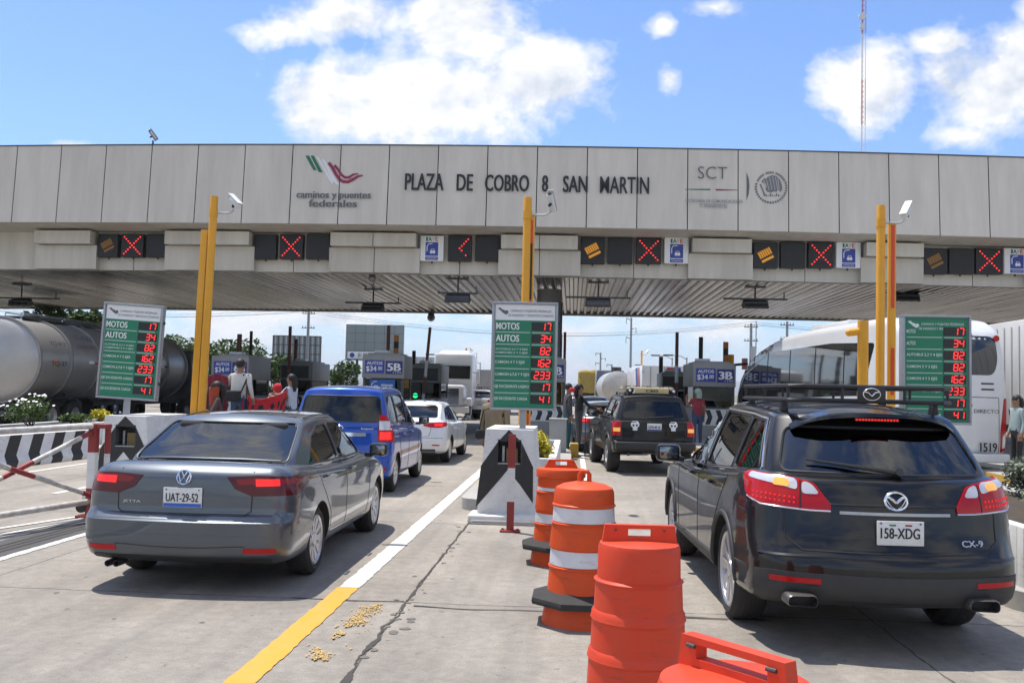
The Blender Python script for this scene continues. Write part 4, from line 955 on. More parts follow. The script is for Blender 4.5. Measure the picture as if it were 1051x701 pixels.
def build_mpv(name, label, pm, loc, rz, full=True, group=None):
    root = thing(name, label, 'car', loc, rz, group); c = Car(dict(MPV), root, pm); c.shell(); c.wheels(9, 0, .185, .20); c.mirror(.86, 1.98, 1.10, pm if not full else blackp, .19, .15)
    if not full: 
        c.both('tail_lamp', box_poly(.66, .8, .80, 1.1, .03), redlens, .006); c.plate('', 0, .72); return c
    c.handles((.45, 1.3), .92, pm); c.seats([(.1, (-.35, .35)), (1.05, (-.35, .35))], .84)
    for s in (1, -1):
        L = c.diag('tail_lamp', [(.63, -.66, .83), (.655, -.65, 1.10), (.665, -.64, 1.25), (.75, -.6, 1.25), (.83, -.48, 1.10), (.85, -.45, .83)], redlens, s, (.55, .83, 0), .012)
        c.diag('clear_lens', [(.655, -.65, 1.01), (.665, -.65, 1.15), (.80, -.53, 1.15), (.815, -.5, 1.01)], whitelens, s, (.55, .83, 0), .0145, parent=L)
        c.diag('brake_light', [(.66, -.65, .86), (.665, -.65, .985), (.80, -.53, .985), (.81, -.52, .86)], redlit, s, (.55, .83, 0), .0145, parent=L)
    c.both('reflector', box_poly(.56, .38, .74, .43, .01), redlens, .006)
    c.p('chrome_strip', rnd([(-.42, .905), (.42, .905), (.42, .965), (-.42, .965)], .02), 'R', chrome, .03, .03)
    c.seams([([(-.60, 1.08), (-.61, .7), (-.58, .56), (.58, .56), (.61, .7), (.60, 1.08)], 'R')], r=.006); c.seams([([(-.75, .55), (.75, .55)], 'R')], 'bumper_lip', pm, .012, -.006)
    c.seams([([(y*s, z) for y, z in q], 'S' if s > 0 else 'L') for s in (1, -1) for q in ([(1.11, 1.06), (1.1, .3)], [(.05, 1.07), (.3, .6), (.4, .32)], [(2.22, 1.04), (2.15, .3)], [(.4, .3), (2.15, .29)])], r=.005)
    c.plate('UTC-81-90', 0, .77, .3, .15, bluem); c.badge('kuper', .34, 1.01, .2, .035);
    hh, n = c.sk.hit((0, 1.03), 'R'); b = MB(); b.tube([hh+n*.01+V((.06*math.cos(t), 0, .04*math.sin(t))) for t in [k*math.pi/10 for k in range(20)]], .008, chrome, 6, True); b.build('emblem', root); return c

COMPACT = dict(wb=2.70, rad=.32, ar=.36, w_max=.895, zb0=.22, mid=1.0, res=.75,
    yr=[(.2, -.86), (.35, -.95), (.55, -.97), (.72, -.92), (.9, -.88), (1.05, -.83)], yf=[(.2, 3.3), (.45, 3.5), (.7, 3.42), (1.0, 3.1)],
    zb=[(-1, .27), (-.5, .22), (3.1, .22), (3.5, .25)], zt=[(-1, 1.04), (-.8, 1.06), (-.4, 1.04), (.5, .99), (1.9, .96), (2.5, .95), (3.1, .84), (3.5, .66)],
    w=[(.22, .80), (.35, .87), (.55, .895), (.75, .89), (.9, .86), (1.06, .78)], pw=[(-1, .93), (-.4, 1), (2.5, 1), (3.5, .88)], crown=.02, bow=.16,
    gr=[(.96, -.58), (1.08, -.50), (1.25, -.15), (1.4, .28)], gf=[(.96, 2.5), (1.1, 2.15), (1.3, 1.72), (1.45, 1.4)], gb=.95,
    gz=[(-.4, 1.36), (.4, 1.415), (1, 1.435), (1.5, 1.42), (2.2, 1.37)], gw=[(.96, .80), (1.1, .74), (1.3, .65), (1.44, .57)], gpw=[(-.5, .90), (.4, .98), (1.2, 1), (2.4, .93)],
    r=dict(a=.18, b=(.11, .18), c=(.15, .2)), g=dict(a=.16, b=(.08, .1), c=(.06, .15)),
    win=[(rnd([(-.62, 1.085), (.62, 1.085), (.53, 1.345), (-.53, 1.345)], .06), 'R'), (rnd([(-.62, 1.0), (.62, 1.0), (.54, 1.37), (-.54, 1.37)], .06), 'F'),
         (rnd([(0, 1.04), (.95, 1.0), (.95, 1.35), (.35, 1.28)], .05), 'S'), (rnd([(1.0, 1.0), (2.1, .97), (1.5, 1.35), (1.0, 1.36)], .05), 'S')])
def build_compact(name, label, pm, loc, rz, lit=True, group=None, cat='car', roof=None):
    root = thing(name, label, cat, loc, rz, group); c = Car(dict(COMPACT), root, pm); c.shell(); c.wheels(10, 0, .205, .22); c.mirror(.93, 1.9, 1.04, blackp); c.handles((.3, 1.25), .90, pm); c.seats([(.2, (-.36, .36)), (1.2, (-.36, .36))], .72)
    for s in (1, -1):
        L = c.diag('tail_lamp', [(.40, -.9, .90), (.42, -.9, .965), (.72, -.8, .985), (.90, -.5, .99), (.90, -.55, .91), (.75, -.8, .86), (.55, -.9, .87)], redlens, s, (.5, .86, 0), .008)
        if lit: c.diag('brake_light', [(.64, -.85, .955), (.80, -.7, .965), (.79, -.72, .895), (.65, -.85, .89)], redlit, s, (.5, .86, 0), .011, parent=L)
    c.both('reflector', box_poly(.58, .44, .74, .47, .01), redlens, .006)
    c.seams([([(-.52, 1.03), (-.54, .8), (-.5, .66), (.5, .66), (.54, .8), (.52, 1.03)], 'R'), ([(-.8, .62), (.8, .62)], 'R')], r=.005)
    c.p('lower_bumper', rnd([(-.62, .22), (.62, .22), (.66, .36), (-.66, .36)], .03), 'R', clad, .006, .015)
    c.seams([([(y*s, z) for y, z in q], 'S' if s > 0 else 'L') for s in (1, -1) for q in ([(.98, .99), (.97, .3)], [(-.02, 1.0), (.3, .6), (.4, .35)], [(2.15, .97), (2.05, .3)])], r=.004)
    c.plate('', 0, .78, .3, .15, bluem); return c

JEEP = dict(gl=mpvglass, wb=2.69, rad=.37, ar=.43, w_max=.87, zb0=.40, mid=1.2, res=.8,
    yr=[(.38, -.82), (.5, -.87), (.66, -.87), (.70, -.80), (1.0, -.785), (1.15, -.77)], yf=[(.4, 3.45), (.6, 3.55), (.9, 3.5), (1.1, 3.4)],
    zb=[(-.9, .45), (-.4, .40), (3.2, .40), (3.6, .45)], zt=[(-.9, 1.12), (0, 1.12), (1.9, 1.10), (2.3, 1.10), (3.2, 1.03), (3.55, .9)],
    w=[(.4, .80), (.5, .85), (.75, .87), (1.0, .86), (1.12, .82)], pw=[(-.9, .975), (-.5, 1), (3, 1), (3.6, .93)], crown=.015, bow=.06,
    gr=[(1.05, -.775), (1.2, -.735), (1.4, -.655), (1.62, -.56)], gf=[(1.05, 2.2), (1.2, 1.95), (1.4, 1.62), (1.6, 1.3)], gb=1.05,
    gz=[(-.7, 1.60), (0, 1.635), (.8, 1.64), (1.4, 1.62), (2.1, 1.58)], gw=[(1.05, .815), (1.2, .775), (1.4, .70), (1.62, .62)], gpw=[(-.7, .97), (0, 1), (1.5, 1), (2.2, .95)], gbow=.07,
    r=dict(a=.09, b=(.06, .10), c=(.10, .14)), g=dict(a=.11, b=(.05, .08), c=(.05, .10)),
    win=[(rnd([(-.65, 1.165), (.65, 1.165), (.57, 1.525), (-.57, 1.525)], .06), 'R'), (rnd([(-.64, 1.14), (.64, 1.14), (.56, 1.54), (-.56, 1.54)], .05), 'F'),
         (rnd([(-.52, 1.16), (.22, 1.16), (.22, 1.53), (-.40, 1.52)], .05), 'S'), (rnd([(.29, 1.16), (1.02, 1.16), (1.02, 1.54), (.29, 1.535)], .04), 'S'), (rnd([(1.09, 1.16), (1.85, 1.15), (1.42, 1.52), (1.09, 1.54)], .04), 'S')])
def build_jeep(name, label, pm, loc, rz):
    root = thing(name, label, 'car', loc, rz); S = dict(JEEP); c = Car(S, root, pm); c.shell(); c.wheels(5, 2, .255, .2, True, -.03); c.mirror(.90, 1.7, 1.2, blackpl, .2, .16); c.arch_lip(blackpl, .03, -.05); c.handles((.5, 1.4), .98, blackpl)
    c.seats([(.1, (-.38, .38)), (1.0, (-.38, .38))], .86)
    for s in (1, -1):
        L = c.diag('tail_lamp', [(.70, -.79, .80), (.70, -.79, 1.09), (.86, -.7, 1.09), (.86, -.7, .80)], redlens, s, (.2, .98, 0), .012)
        c.diag('turn_lamp', [(.715, -.79, .88), (.715, -.79, .96), (.845, -.75, .96), (.845, -.75, .88)], mat('amber lens', (.75, .34, .05), .15, coat=.8), s, (.2, .98, 0), .015, parent=L)
        c.p('skull_sticker', [(s*.40+x*1.05, 1.0+z*1.05) for x, z in [(-.045, -.085), (.045, -.085), (.045, -.03), (.08, 0), (.085, .05), (.05, .095), (-.05, .095), (-.085, .05), (-.08, 0), (-.045, -.03)]], 'R', whitem, .004, .005)
        b = MB()
        for dx in (-.035, .035): c.sk.patch(b, [(s*.40+dx+.022*math.cos(t), 1.015+.024*math.sin(t)) for t in [k*.785 for k in range(8)]], 'R', ink, .006, .004)
        b.build('sticker_eyes', root)
    b = MB(); b.box((0, -.93, .60), (1.66, .16, .16), blackpl, bev=.03); b.build('rear_bumper', root)
    b = MB(); b.box((0, -.80, .47), (.5, .06, .08), dsteel); b.cyl((-.55, -.9, .42), (-.55, -.4, .42), .03, dsteel); b.build('tow_bar', root)
    c.seams([([(-.66, 1.12), (-.67, .8), (-.64, .71), (.64, .71), (.67, .8), (.66, 1.12)], 'R')], r=.006); c.seams([([(-.1, 1.18), (.4, 1.21)], 'R')], 'rear_wiper', blackpl, .010, .008)
    c.seams([([(y*s, z) for y, z in q], 'S' if s > 0 else 'L') for s in (1, -1) for q in ([(1.05, 1.14), (1.05, .45)], [(.25, 1.14), (.4, .8), (.5, .5)], [(1.95, 1.12), (1.95, .45)], [(-.75, .80), (-.45, .80)], [(.5, .80), (2.2, .80)])], 'panel_gap', r=.006)
    c.plate('UXN-40-18', 0, .985, .3, .15, bluem)
    # home-made roof rack with a pale lettered board and bundles lashed at its ends
    tan = mat('pale yellow board', (.55, .46, .25), .6, var=.3, scale=6); b = MB()
    for x in (-.45, .45): b.tube([(x, -.45, 1.64), (x, 1.0, 1.655)], .02, blackpl)
    for y in (-.4, .2, .9): b.tube([(-.50, y, 1.66), (.50, y, 1.66)], .02, blackpl)
    for x in (-.55, .55):
        for y in (-.35, .85): b.cyl((x, y, 1.60), (x, y, 1.70), .02, blackpl)
    o = b.build('roof_rack', root); b = MB(); b.box((0, -.42, 1.735), (.72, .05, .115), tan, bev=.01); b.text('CBIS', (-.13, -.4475, 1.705), (1, 0, 0), (0, 0, 1), .27, .06, ink, .03); b.build('lettered_board', o)
    b = MB(); b.box((0, .25, 1.785), (.98, 1.2, .045), tan, bev=.015); b.build('board_top', o)
    b = MB()
    for x in (-.45, .45): b.sphere((x, -.36, 1.735), .075, blackpl, 12, 8, (1.1, 1, .8)); b.sphere((x*1.03, -.44, 1.73), .03, whitelens, 8, 6)
    for x in (-.45, -.24, 0, .26, .45): b.box((x, .1, 1.815), (.10, .5, .05), white_p if x else tan, bev=.02)
    b.build('bundle', o); return c

suv = build_suv('black_suv', 'glossy black SUV with a black roof basket and plate 158-XDG, nearest on the right', blackp, (2.10, 7.68, 0), R(2.4))
mpv = build_mpv('blue_minivan', 'bright blue minivan stopped between the grey sedan and the white car', bluep, (-3.64, 15.75, 0), R(.5))
whitecar = build_compact('white_car', 'white sedan with red lit brake lamp ahead of the blue minivan', whitep, (-3.64, 22.3, 0), R(-1))
jeep = build_jeep('black_offroader', 'boxy worn black off-roader with skull stickers and a lettered board on its roof', jeepp, (1.62, 21.2, 0), R(6))
dark = build_compact('dark_car', 'dark car half hidden ahead of the black off-roader', greyp, (.98, 27.6, 0), R(2))
taxi = build_compact('pale_taxi', 'pale yellow car far down the lane beyond the dark car', beigep, (1.0, 44.5, 0), 0, False)

whitecar.root.scale = (1, 1, .94); sedan.root.scale = (1, 1, .975); dark.root.scale = (1, 1, .97)

# ------------------------------------------------------------------ toll islands
kerbm = mat('island concrete', (.38, .37, .35), .8, var=.35, scale=3, bump=.2)
kerby = mat('kerb yellow', (.55, .33, .03), .6, var=.5, scale=5, dirt=(.35, .27, .12))
def island(x0, x1, y0, y1, h=.16):
    b = MB(); pts = rnd([(x0, y0), (x1, y0), (x1, y1), (x0, y1)], .35, 5); b.prism([(x, y, -.02) for x, y in pts][::-1], (0, 0, h+.02), kerbm)
    for x, s in ((x0, -1), (x1, 1)): b.box((x+s*.004, (y0+y1)/2+1, h*.5), (.02, (y1-y0)-3, h*.9), kerby)
    return struct(b.build('kerb_island', flip=True))
island(-1.55, -.02, 13.6, 50); island(-7.25, -5.55, 14.8, 50); island(3.62, 5.75, 8.1, 50); island(-12.9, -10.6, 12, 50); island(9.0, 10.9, 13, 50); island(-17.9, -16.3, 26, 50)

# ------------------------------------------------------------------ tapered end blocks with a painted arrow
def end_block(label, x, y, group):
    t = thing('end_block', label, 'barrier block', (x, y, 0), 0, group); k = .002485
    P = lambda cx, cy, d=0: ((cx-207)*k, d, (622-cy)*k)
    b = MB(); D = 1.5; zt = 1.185; wt, wb = .305, .40
    ox0, ox1, oz0, oz1 = -.145, .155, .745, 1.055; fx = lambda z: wb+(wt-wb)*z/zt
    F = [[(-fx(0), 0, 0), (fx(0), 0, 0), (fx(oz0), 0, oz0), (-fx(oz0), 0, oz0)], [(-fx(oz0), 0, oz0), (ox0, 0, oz0), (ox0, 0, oz1), (-fx(oz1), 0, oz1)], [(ox1, 0, oz0), (fx(oz0), 0, oz0), (fx(oz1), 0, oz1), (ox1, 0, oz1)], [(-fx(oz1), 0, oz1), (fx(oz1), 0, oz1), (wt, 0, zt), (-wt, 0, zt)]]
    for q in F: b.poly(q, white_p)
    b.poly([(wb, 0, 0), (wb, D, 0), (wt, D, zt), (wt, 0, zt)], white_p); b.poly([(-wb, D, 0), (-wb, 0, 0), (-wt, 0, zt), (-wt, D, zt)], white_p); b.poly([(-wt, 0, zt), (wt, 0, zt), (wt, D, zt), (-wt, D, zt)], white_p); b.poly([(wb, D, 0), (-wb, D, 0), (-wt, D, zt), (wt, D, zt)], white_p)
    b.build('body', t)
    b = MB(); d = .28
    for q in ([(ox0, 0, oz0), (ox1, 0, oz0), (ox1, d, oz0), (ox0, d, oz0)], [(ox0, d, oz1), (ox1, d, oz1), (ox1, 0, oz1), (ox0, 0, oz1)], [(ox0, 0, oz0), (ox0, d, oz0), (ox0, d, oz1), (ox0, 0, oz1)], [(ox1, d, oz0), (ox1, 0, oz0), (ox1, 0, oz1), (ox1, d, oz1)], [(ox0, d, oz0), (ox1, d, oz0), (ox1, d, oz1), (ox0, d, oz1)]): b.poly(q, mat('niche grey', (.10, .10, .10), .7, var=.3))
    b.box((.03, .22, oz0+.10), (.15, .10, .18), mat('niche lamp housing', (.30, .20, .07), .5, var=.5, scale=14)); b.box((-.08, .2, oz0+.12), (.03, .12, .2), steel); b.box((.0, .1, oz0+.005), (.28, .2, .012), steel)
    b.build('niche', t)
    b = MB(); e = -.004
    b.poly([P(205, 147, e), P(150, 208, e), P(270, 208, e)][::1], black_p)
    b.poly([P(150, 208, e), P(64, 335, e), P(42, 548, e), P(150, 418, e)], black_p)
    b.poly([P(270, 208, e), P(270, 430, e), P(336, 520, e), P(333, 335, e)][::1], black_p)
    b.poly([P(150, 323, e), P(150, 418, e), P(203, 352, e), P(270, 430, e), P(270, 323, e)], black_p)
    bmesh.ops.recalc_face_normals(b.bm, faces=b.bm.faces); b.build('painted_arrow', t)
    b = MB(); b.box((0, .05, .055), (.98, .55, .11), white_p, bev=.02); b.box((0, -.16, .03), (.9, .16, .06), kerbm, bev=.02); b.build('base_ledge', t, flip=True)
    return t
G_BLK = 'end blocks at the tips of the islands'
end_block('white end block with black upward arrow, behind the red and white post', -.80, 12.5, G_BLK)
end_block('white end block with black arrow half hidden behind the grey sedan', -6.42, 13.7, G_BLK)
end_block('white end block with black arrow hidden behind the black SUV', 4.75, 13.3, G_BLK)
postred = red_p
b = MB(); x, y = -.715, 11.72
b.box((x, y, .012), (.24, .16, .024), red_p, bev=.006)
for z0, z1, m in ((.02, .36, red_p), (.36, .76, white_p), (.76, 1.16, red_p)): b.box((x, y, (z0+z1)/2), (.085, .06, z1-z0), m)
for dx in (-.09, .09): b.cyl((x+dx, y, .02), (x+dx, y, .04), .015, dsteel)
tag(b.build('bollard'), 'slim red and white square post bolted down before the middle end block', 'bollard')

# ------------------------------------------------------------------ planters, pedestal
soilm = mat('planter soil', (.06, .045, .03), .95, var=.4, scale=9)
def planter(label, x0, x1, y0, y1, h, group=None):
    b = MB(); w = .12
    for c, d in ((((x0+x1)/2, y0+w/2, h/2), (x1-x0, w, h)), (((x0+x1)/2, y1-w/2, h/2), (x1-x0, w, h)), ((x0+w/2, (y0+y1)/2, h/2), (w, y1-y0-2*w, h)), ((x1-w/2, (y0+y1)/2, h/2), (w, y1-y0-2*w, h))): b.box(c, d, white_p, bev=.015)
    o = tag(b.build('planter'), label, 'planter', group); b = MB(); b.box(((x0+x1)/2, (y0+y1)/2, h*.5-.03), (x1-x0-2*w-.004, y1-y0-2*w-.004, h-.06), soilm); b.build('soil', o); return o
planter('low white planter wall behind the middle end block', -.92, -.22, 14.05, 19.5, .72); planter('white planter behind the left end block and sedan', -6.95, -5.75, 15.3, 24.5, .58)
planter('white planter wall along the kerb right of the black SUV', 3.75, 5.5, 8.4, 13.1, .66); planter('white planter along the far left island behind the striped barrier', -12.3, -11.25, 12.6, 25.5, .68)
b = MB(); b.box((-.35, 24.6, .56), (.42, .5, .82), kerbm, bev=.02); b.box((-.35, 24.6, .98), (.46, .54, .04), kerbm, bev=.01); tag(b.build('pedestal'), 'plain grey concrete pedestal beside the vendors on the middle island', 'pedestal')
b = MB(); b.box((.06, 25.4, .17), (.22, .9, .34), kerby, bev=.02); tag(b.build('kerb_block'), 'yellow kerb block at the feet of the vendors on the middle island', 'kerb block')

# ------------------------------------------------------------------ price boards
SEGS = {'0': 'abcdef', '1': 'bc', '2': 'abged', '3': 'abgcd', '4': 'fgbc', '5': 'afgcd', '6': 'afgedc', '7': 'abc', '8': 'abcdefg'}
def digit(b, ch, x, z, w, h, y, m, sk=.10):
    t = w*.24
    S = {'a': (0, h, w, h), 'g': (0, h/2, w, h/2), 'd': (0, 0, w, 0), 'f': (0, h/2, 0, h), 'b': (w, h/2, w, h), 'e': (0, 0, 0, h/2), 'c': (w, 0, w, h/2)}
    for s in SEGS[ch]:
        x0, z0, x1, z1 = S[s]; g = t*.35
        if x0 == x1: q = [(x0-t/2, z0+g), (x0+t/2, z0+g), (x0+t/2, z1-g), (x0-t/2, z1-g)]
        else: q = [(x0+g-t*.2, z0-t/2), (x1-g+t*.2, z0-t/2), (x1-g+t*.2, z0+t/2), (x0+g-t*.2, z0+t/2)]
        b.poly([(x+a+c*sk, y, z+c) for a, c in q], m)
boardgrey = mat('display black', (.012, .014, .014), .35, var=.2, scale=14)
framem = mat('sign frame aluminium', (.36, .38, .40), .42, .6, var=.25, scale=7)
linem = mat('sign line', (.55, .62, .58), .5)
def price_board(label, x, y, z, tilt, rz, rows, white_head=True, W_=.885, H_=1.445, post=True):
    t = thing('price_board', label, 'price board', (x, y, 0), rz, 'toll price boards'); t.rotation_euler = (0, R(tilt), rz); k = .002413; Z = lambda cy: z+(652-cy)*k*(H_/1.46); X = lambda cx: (cx-220)*k*.985
    b = MB(); w = .032
    b.box((0, .07, z+H_/2), (W_-2*w, .12, H_-2*w), framem)
    for c, d in (((0, .06, z+w/2), (W_, .16, w)), ((0, .06, z+H_-w/2), (W_, .16, w)), ((-W_/2+w/2, .06, z+H_/2), (w, .16, H_-2*w)), ((W_/2-w/2, .06, z+H_/2), (w, .16, H_-2*w))): b.box(c, d, framem, bev=.006)
    for q in (.18, .82): b.cyl((W_/2, .05, z+H_*q), (W_/2+.025, .05, z+H_*q), .022, dsteel)
    b.build('frame', t)
    e = .004; b = MB(); hd = 150
    b.poly([(X(54), e, Z(638)), (X(389), e, Z(638)), (X(389), e, Z(hd if white_head else 62)), (X(54), e, Z(hd if white_head else 62))], greenm); b.build('green_panel', t)
    hm, tm = (whitem, ink) if white_head else (greenm, whitem)
    b = MB()
    if white_head: b.poly([(X(54), e, Z(hd)), (X(389), e, Z(hd)), (X(389), e, Z(62)), (X(54), e, Z(62))], whitem)
    for i, q in enumerate(([(65, 84), (80, 80), (95, 95), (88, 103)], [(80, 92), (100, 92), (125, 112), (112, 120), (92, 108)], [(104, 100), (118, 94), (128, 104), (122, 112)])): b.poly([(X(a), e-.0012*(i+1), Z(c)) for a, c in reversed(q)], tm if not white_head else tintk)
    b.text('CAMINOS Y PUENTES FEDERALES', (X(138), e-.001, Z(104)), (1, 0, 0), (0, 0, 1), X(368)-X(138), k*13, tm, .0); b.text('DE INGRESOS Y SERVICIOS CONEXOS', (X(125), e-.001, Z(129)), (1, 0, 0), (0, 0, 1), X(380)-X(125), k*13, tm, .0); b.build('header', t)
    n = len(rows); y0, y1 = (150, 625) if white_head else (105, 632); st = (y1-y0)/n
    tb = MB(); db = MB(); lb = MB(); xb = MB()
    for i, (txt, num, big) in enumerate(rows):
        c = y0+st*(i+.5); hgt = 38 if big and white_head else 20
        ls = txt.split('|'); 
        for j, l in enumerate(ls):
            hh = hgt if len(ls) == 1 else 12; cc = c+hh/2 if len(ls) == 1 else c-2+j*20-4+hh/2
            wd = min(190, len(l)*(26 if big else 9.6)); wd = wd if white_head or not big else len(l)*11
            if len(ls) > 1: wd = 178
            tb.text(l, (X(58), e-.001, Z(cc)), (1, 0, 0), (0, 0, 1), k*wd, k*hh, whitem, .03 if big else .01)
        if i < n-1: 
            for q0, q1 in ((58, 250), (262, 362)): lb.poly([(X(q0), e-.001, Z(c+st/2+2)), (X(q1), e-.001, Z(c+st/2+2)), (X(q1), e-.001, Z(c+st/2-2)), (X(q0), e-.001, Z(c+st/2-2))], linem)
        xb.box(((X(258)+X(378))/2, e-.002, Z(c)), (X(378)-X(258), .010, k*47), boardgrey)
        for j, ch in enumerate(reversed(num)): digit(db, ch, X(372-30)-j*k*31, Z(c+19), k*21, k*38, e-.010, led_red)
    tb.build('lettering', t); lb.build('divider', t); dp = xb.build('display', t); o = db.build('digit', t); o.parent = dp
    if post:
        b = MB(); b.box((0, .08, z/2), (.085, .06, z), framem); b.build('post', t)
    return t
ROW7 = [('MOTOS', '17', 1), ('AUTOS', '34', 1), ('AUTOBUS 2,3 Y 4 EJES|CAMIONES 2 Y 3 EJES', '82', 0), ('CAMION 4 Y 5 EJES', '162', 0), ('CAMION 6,7,8 Y 9 EJES', '233', 0), ('EJE EXCEDENTE LIGERO', '17', 0), ('EJE EXCEDENTE CARGA', '41', 0)]
ROW8 = [('MOTOS', '17', 0), ('AUTOS', '34', 0), ('AUTOBUS 2,3 Y 4 EJES', '82', 0), ('CAMION 2 Y 3 EJES', '82', 0), ('CAMION 4 Y 5 EJES', '162', 0), ('CAMION 6,7 Y 8 EJES', '233', 0), ('EJE EXCEDENTE LIGERO', '17', 0), ('EJE EXCEDENTE CARGA', '41', 0)]
price_board('green toll price board with a white header, upright over the middle end block', -.66, 13.0, 1.425, 0, R(2), ROW7)
price_board('green toll price board with a white header, leaning to the right by the tank truck', -6.78, 14.3, 1.41, 2.6, R(8), ROW7)
price_board('all green toll price board in front of the white bus', 4.80, 13.2, 1.37, -.3, R(-1), ROW8, False)

# ------------------------------------------------------------------ orange drums
orange = mat('drum orange', (.66, .075, .011), .45, var=.55, scale=7, dirt=(.52, .07, .02), bump=.12, spec=.3, scuff=.5)
orange2 = mat('sun bleached drum orange', (.64, .05, .017), .48, var=.55, scale=7, dirt=(.56, .075, .035), bump=.12, spec=.3, scuff=.42)
bandw = mat('reflective band', (.66, .67, .69), .38, var=.4, scale=9, dirt=(.42, .42, .43), scuff=.45)
def drum(label, x, y, rz, style):
    t = thing('traffic_drum', label, 'traffic drum', (x, y, 0), rz, 'orange traffic drums')
    m = orange2 if style == 'plain' else orange; b = MB()
    if style == 'plain':
        pr = [(.262, .0)]; zs = [0, .20, .40, .59, .775]; rs = [.262, .248, .234, .220]
        for i in range(4):
            r, z0, z1 = rs[i], zs[i]+.0, zs[i+1]; pr += [(r+.012, z0+.012), (r+.010, z0+.03), (r, z0+.045), (r-.006, z1-.012), (r+.002, z1)]
        pr += [(.206, .785), (.203, .93), (.196, .953), (.18, .96), (.05, .966), (.001, .967)]; top = .962
    elif style == 'dome':
        pr = [(.30, 0), (.27, .16), (.262, .2), (.248, .40), (.256, .405), (.256, .415), (.244, .42), (.240, .545), (.250, .55), (.250, .56), (.234, .72), (.243, .725), (.243, .73), (.228, .735), (.225, .85), (.236, .855), (.236, .862), (.226, .87), (.222, .955), (.21, .985), (.16, 1.01), (.06, 1.03), (.001, 1.033)]; top = 1.03
    else:
        pr = [(.29, 0), (.27, .16), (.25, .38), (.26, .385), (.26, .395), (.246, .40), (.243, .52), (.253, .525), (.253, .535), (.238, .69), (.246, .695), (.246, .705), (.232, .71), (.228, .84), (.244, .845), (.246, .90), (.236, .925), (.15, .935), (.001, .937)]; top = .935
    b.lathe(pr, m, 40 if style == 'plain' else 40); b.build('drum', t, sharp=28)
    if style != 'plain':
        b = MB()
        for z0, z1 in (((.425, .54), (.74, .848)) if style == 'dome' else ((.405, .518), (.715, .838))):
            f = lambda z: (.244-(z-.42)*.051)+.0035
            b.lathe([(f(z0)-.003, z0), (f(z0), z0+.002), (f(z1), z1-.002), (f(z1)-.003, z1)], bandw, 40)
        b.build('reflective_band', t, sharp=20)
        b = MB(); b.lathe([(.262, .165), (.395, .150), (.40, .172), (.395, .195), (.262, .24)], rubber, 8, a0=.39); b.build('base_ring', t, sharp=20)
    b = MB()
    if style == 'dome':
        b.tube([(-.035, 0, top-.01), (-.035, 0, top+.05), (-.02, 0, top+.072), (.02, 0, top+.072), (.035, 0, top+.05), (.035, 0, top-.01)], .018, m, 8)
    else:
        # upright carrying tab with a hand hole
        L, h, th = (.185, .085, .022) if style == 'plain' else (.17, .085, .03); z = top-.004; hx, h0, h1 = (.12 if x > .4 else .058), .028, .066
        outer = [(-L, 0), (L, 0), (L-.012, h), (-L+.012, h)] if style == 'plain' else [(-L, 0), (L, 0), (L-.05, h), (-L+.05, h)]
        for s in (-1, 1):
            y = s*th
        def pl(q): b.prism([(a, -th, z+c) for a, c in q], (0, 2*th, 0), m)
        xt = L-.012 if style == 'plain' else L-.05; xf = lambda c: L+(xt-L)*c/h
        pl([(-xf(0), 0), (xf(0), 0), (xf(h0), h0), (-xf(h0), h0)]); pl([(-xf(h0), h0), (-hx, h0), (-hx, h1), (-xf(h1), h1)]); pl([(hx, h0), (xf(h0), h0), (xf(h1), h1), (hx, h1)]); pl([(-xf(h1), h1), (xf(h1), h1), (xf(h), h), (-xf(h), h)])
        for s in (-1, 1): b.cyl((s*(.15 if x > .4 else .12), -th-.002, z+.06), (s*.12, -th-.004, z+.06), .006, dsteel, n=8)
    b.build('handle', t, flip=True); return t
drum('orange drum with two pale bands and a low grip, farthest of the drums', -.10, 9.75, R(4), 'tab')
drum('orange dome-topped drum with two pale bands and grey octagonal base ring', .10, 7.32, 0, 'dome')
drum('plain orange stepped drum without bands, right of the yellow line', .345, 4.92, R(3), 'plain')
drum('plain orange drum cut off by the bottom edge, only its handle in view', .44, 2.62, R(-50), 'plain')

# ------------------------------------------------------------------ swing gate, striped barrier
rust = mat('chipped white paint', (.66, .65, .61), .55, var=.6, scale=11, dirt=(.24, .13, .07))
g = thing('swing_gate', 'red and white tubular swing gate with a crossed brace, open beside the sedan', 'gate', (-5.9, 11.75, 0), 0)
b = MB(); b.box((0, 0, .02), (.26, .26, .03), red_p)
for z0, z1, m in ((.03, .36, red_p), (.36, .80, white_p), (.80, 1.145, red_p)): b.box((0, 0, (z0+z1)/2), (.095, .095, z1-z0), m)
b.build('hinge_post', g)
b = MB(); D_ = V((-.245, -.97, 0)).normalized(); A = V((.13, .25, 0)); e = lambda s, z: D_*s+V((0, 0, z))
b2 = MB(); b2.cyl((.13, .1, .05), (.13, .1, .78), .035, white_p); b2.cyl((.13, .1, .78), (.13, .1, 1.14), .036, red_p); b2.box((.06, .05, 1.12), (.2, .18, .05), red_p); b2.box((.07, .05, .2), (.2, .12, .09), red_p); b2.cyl((-.1, -.05, .13), (-.1, .02, .13), .07, rubber); b2.build('gate_stile', g)
def bar(a, c, cols, r=.034):
    a, c = V(a), V(c); t0 = 0
    for t1, m in cols: b.cyl(a.lerp(c, t0), a.lerp(c, t1), r, m, n=12, caps=(t0 == 0 or t1 == 1)); t0 = t1
bar(e(0, 1.12), e(2.6, 1.10), ((.02, red_p), (1, rust)), .036); bar(e(0, .20), e(2.6, .17), ((.02, red_p), (1, rust)), .036)
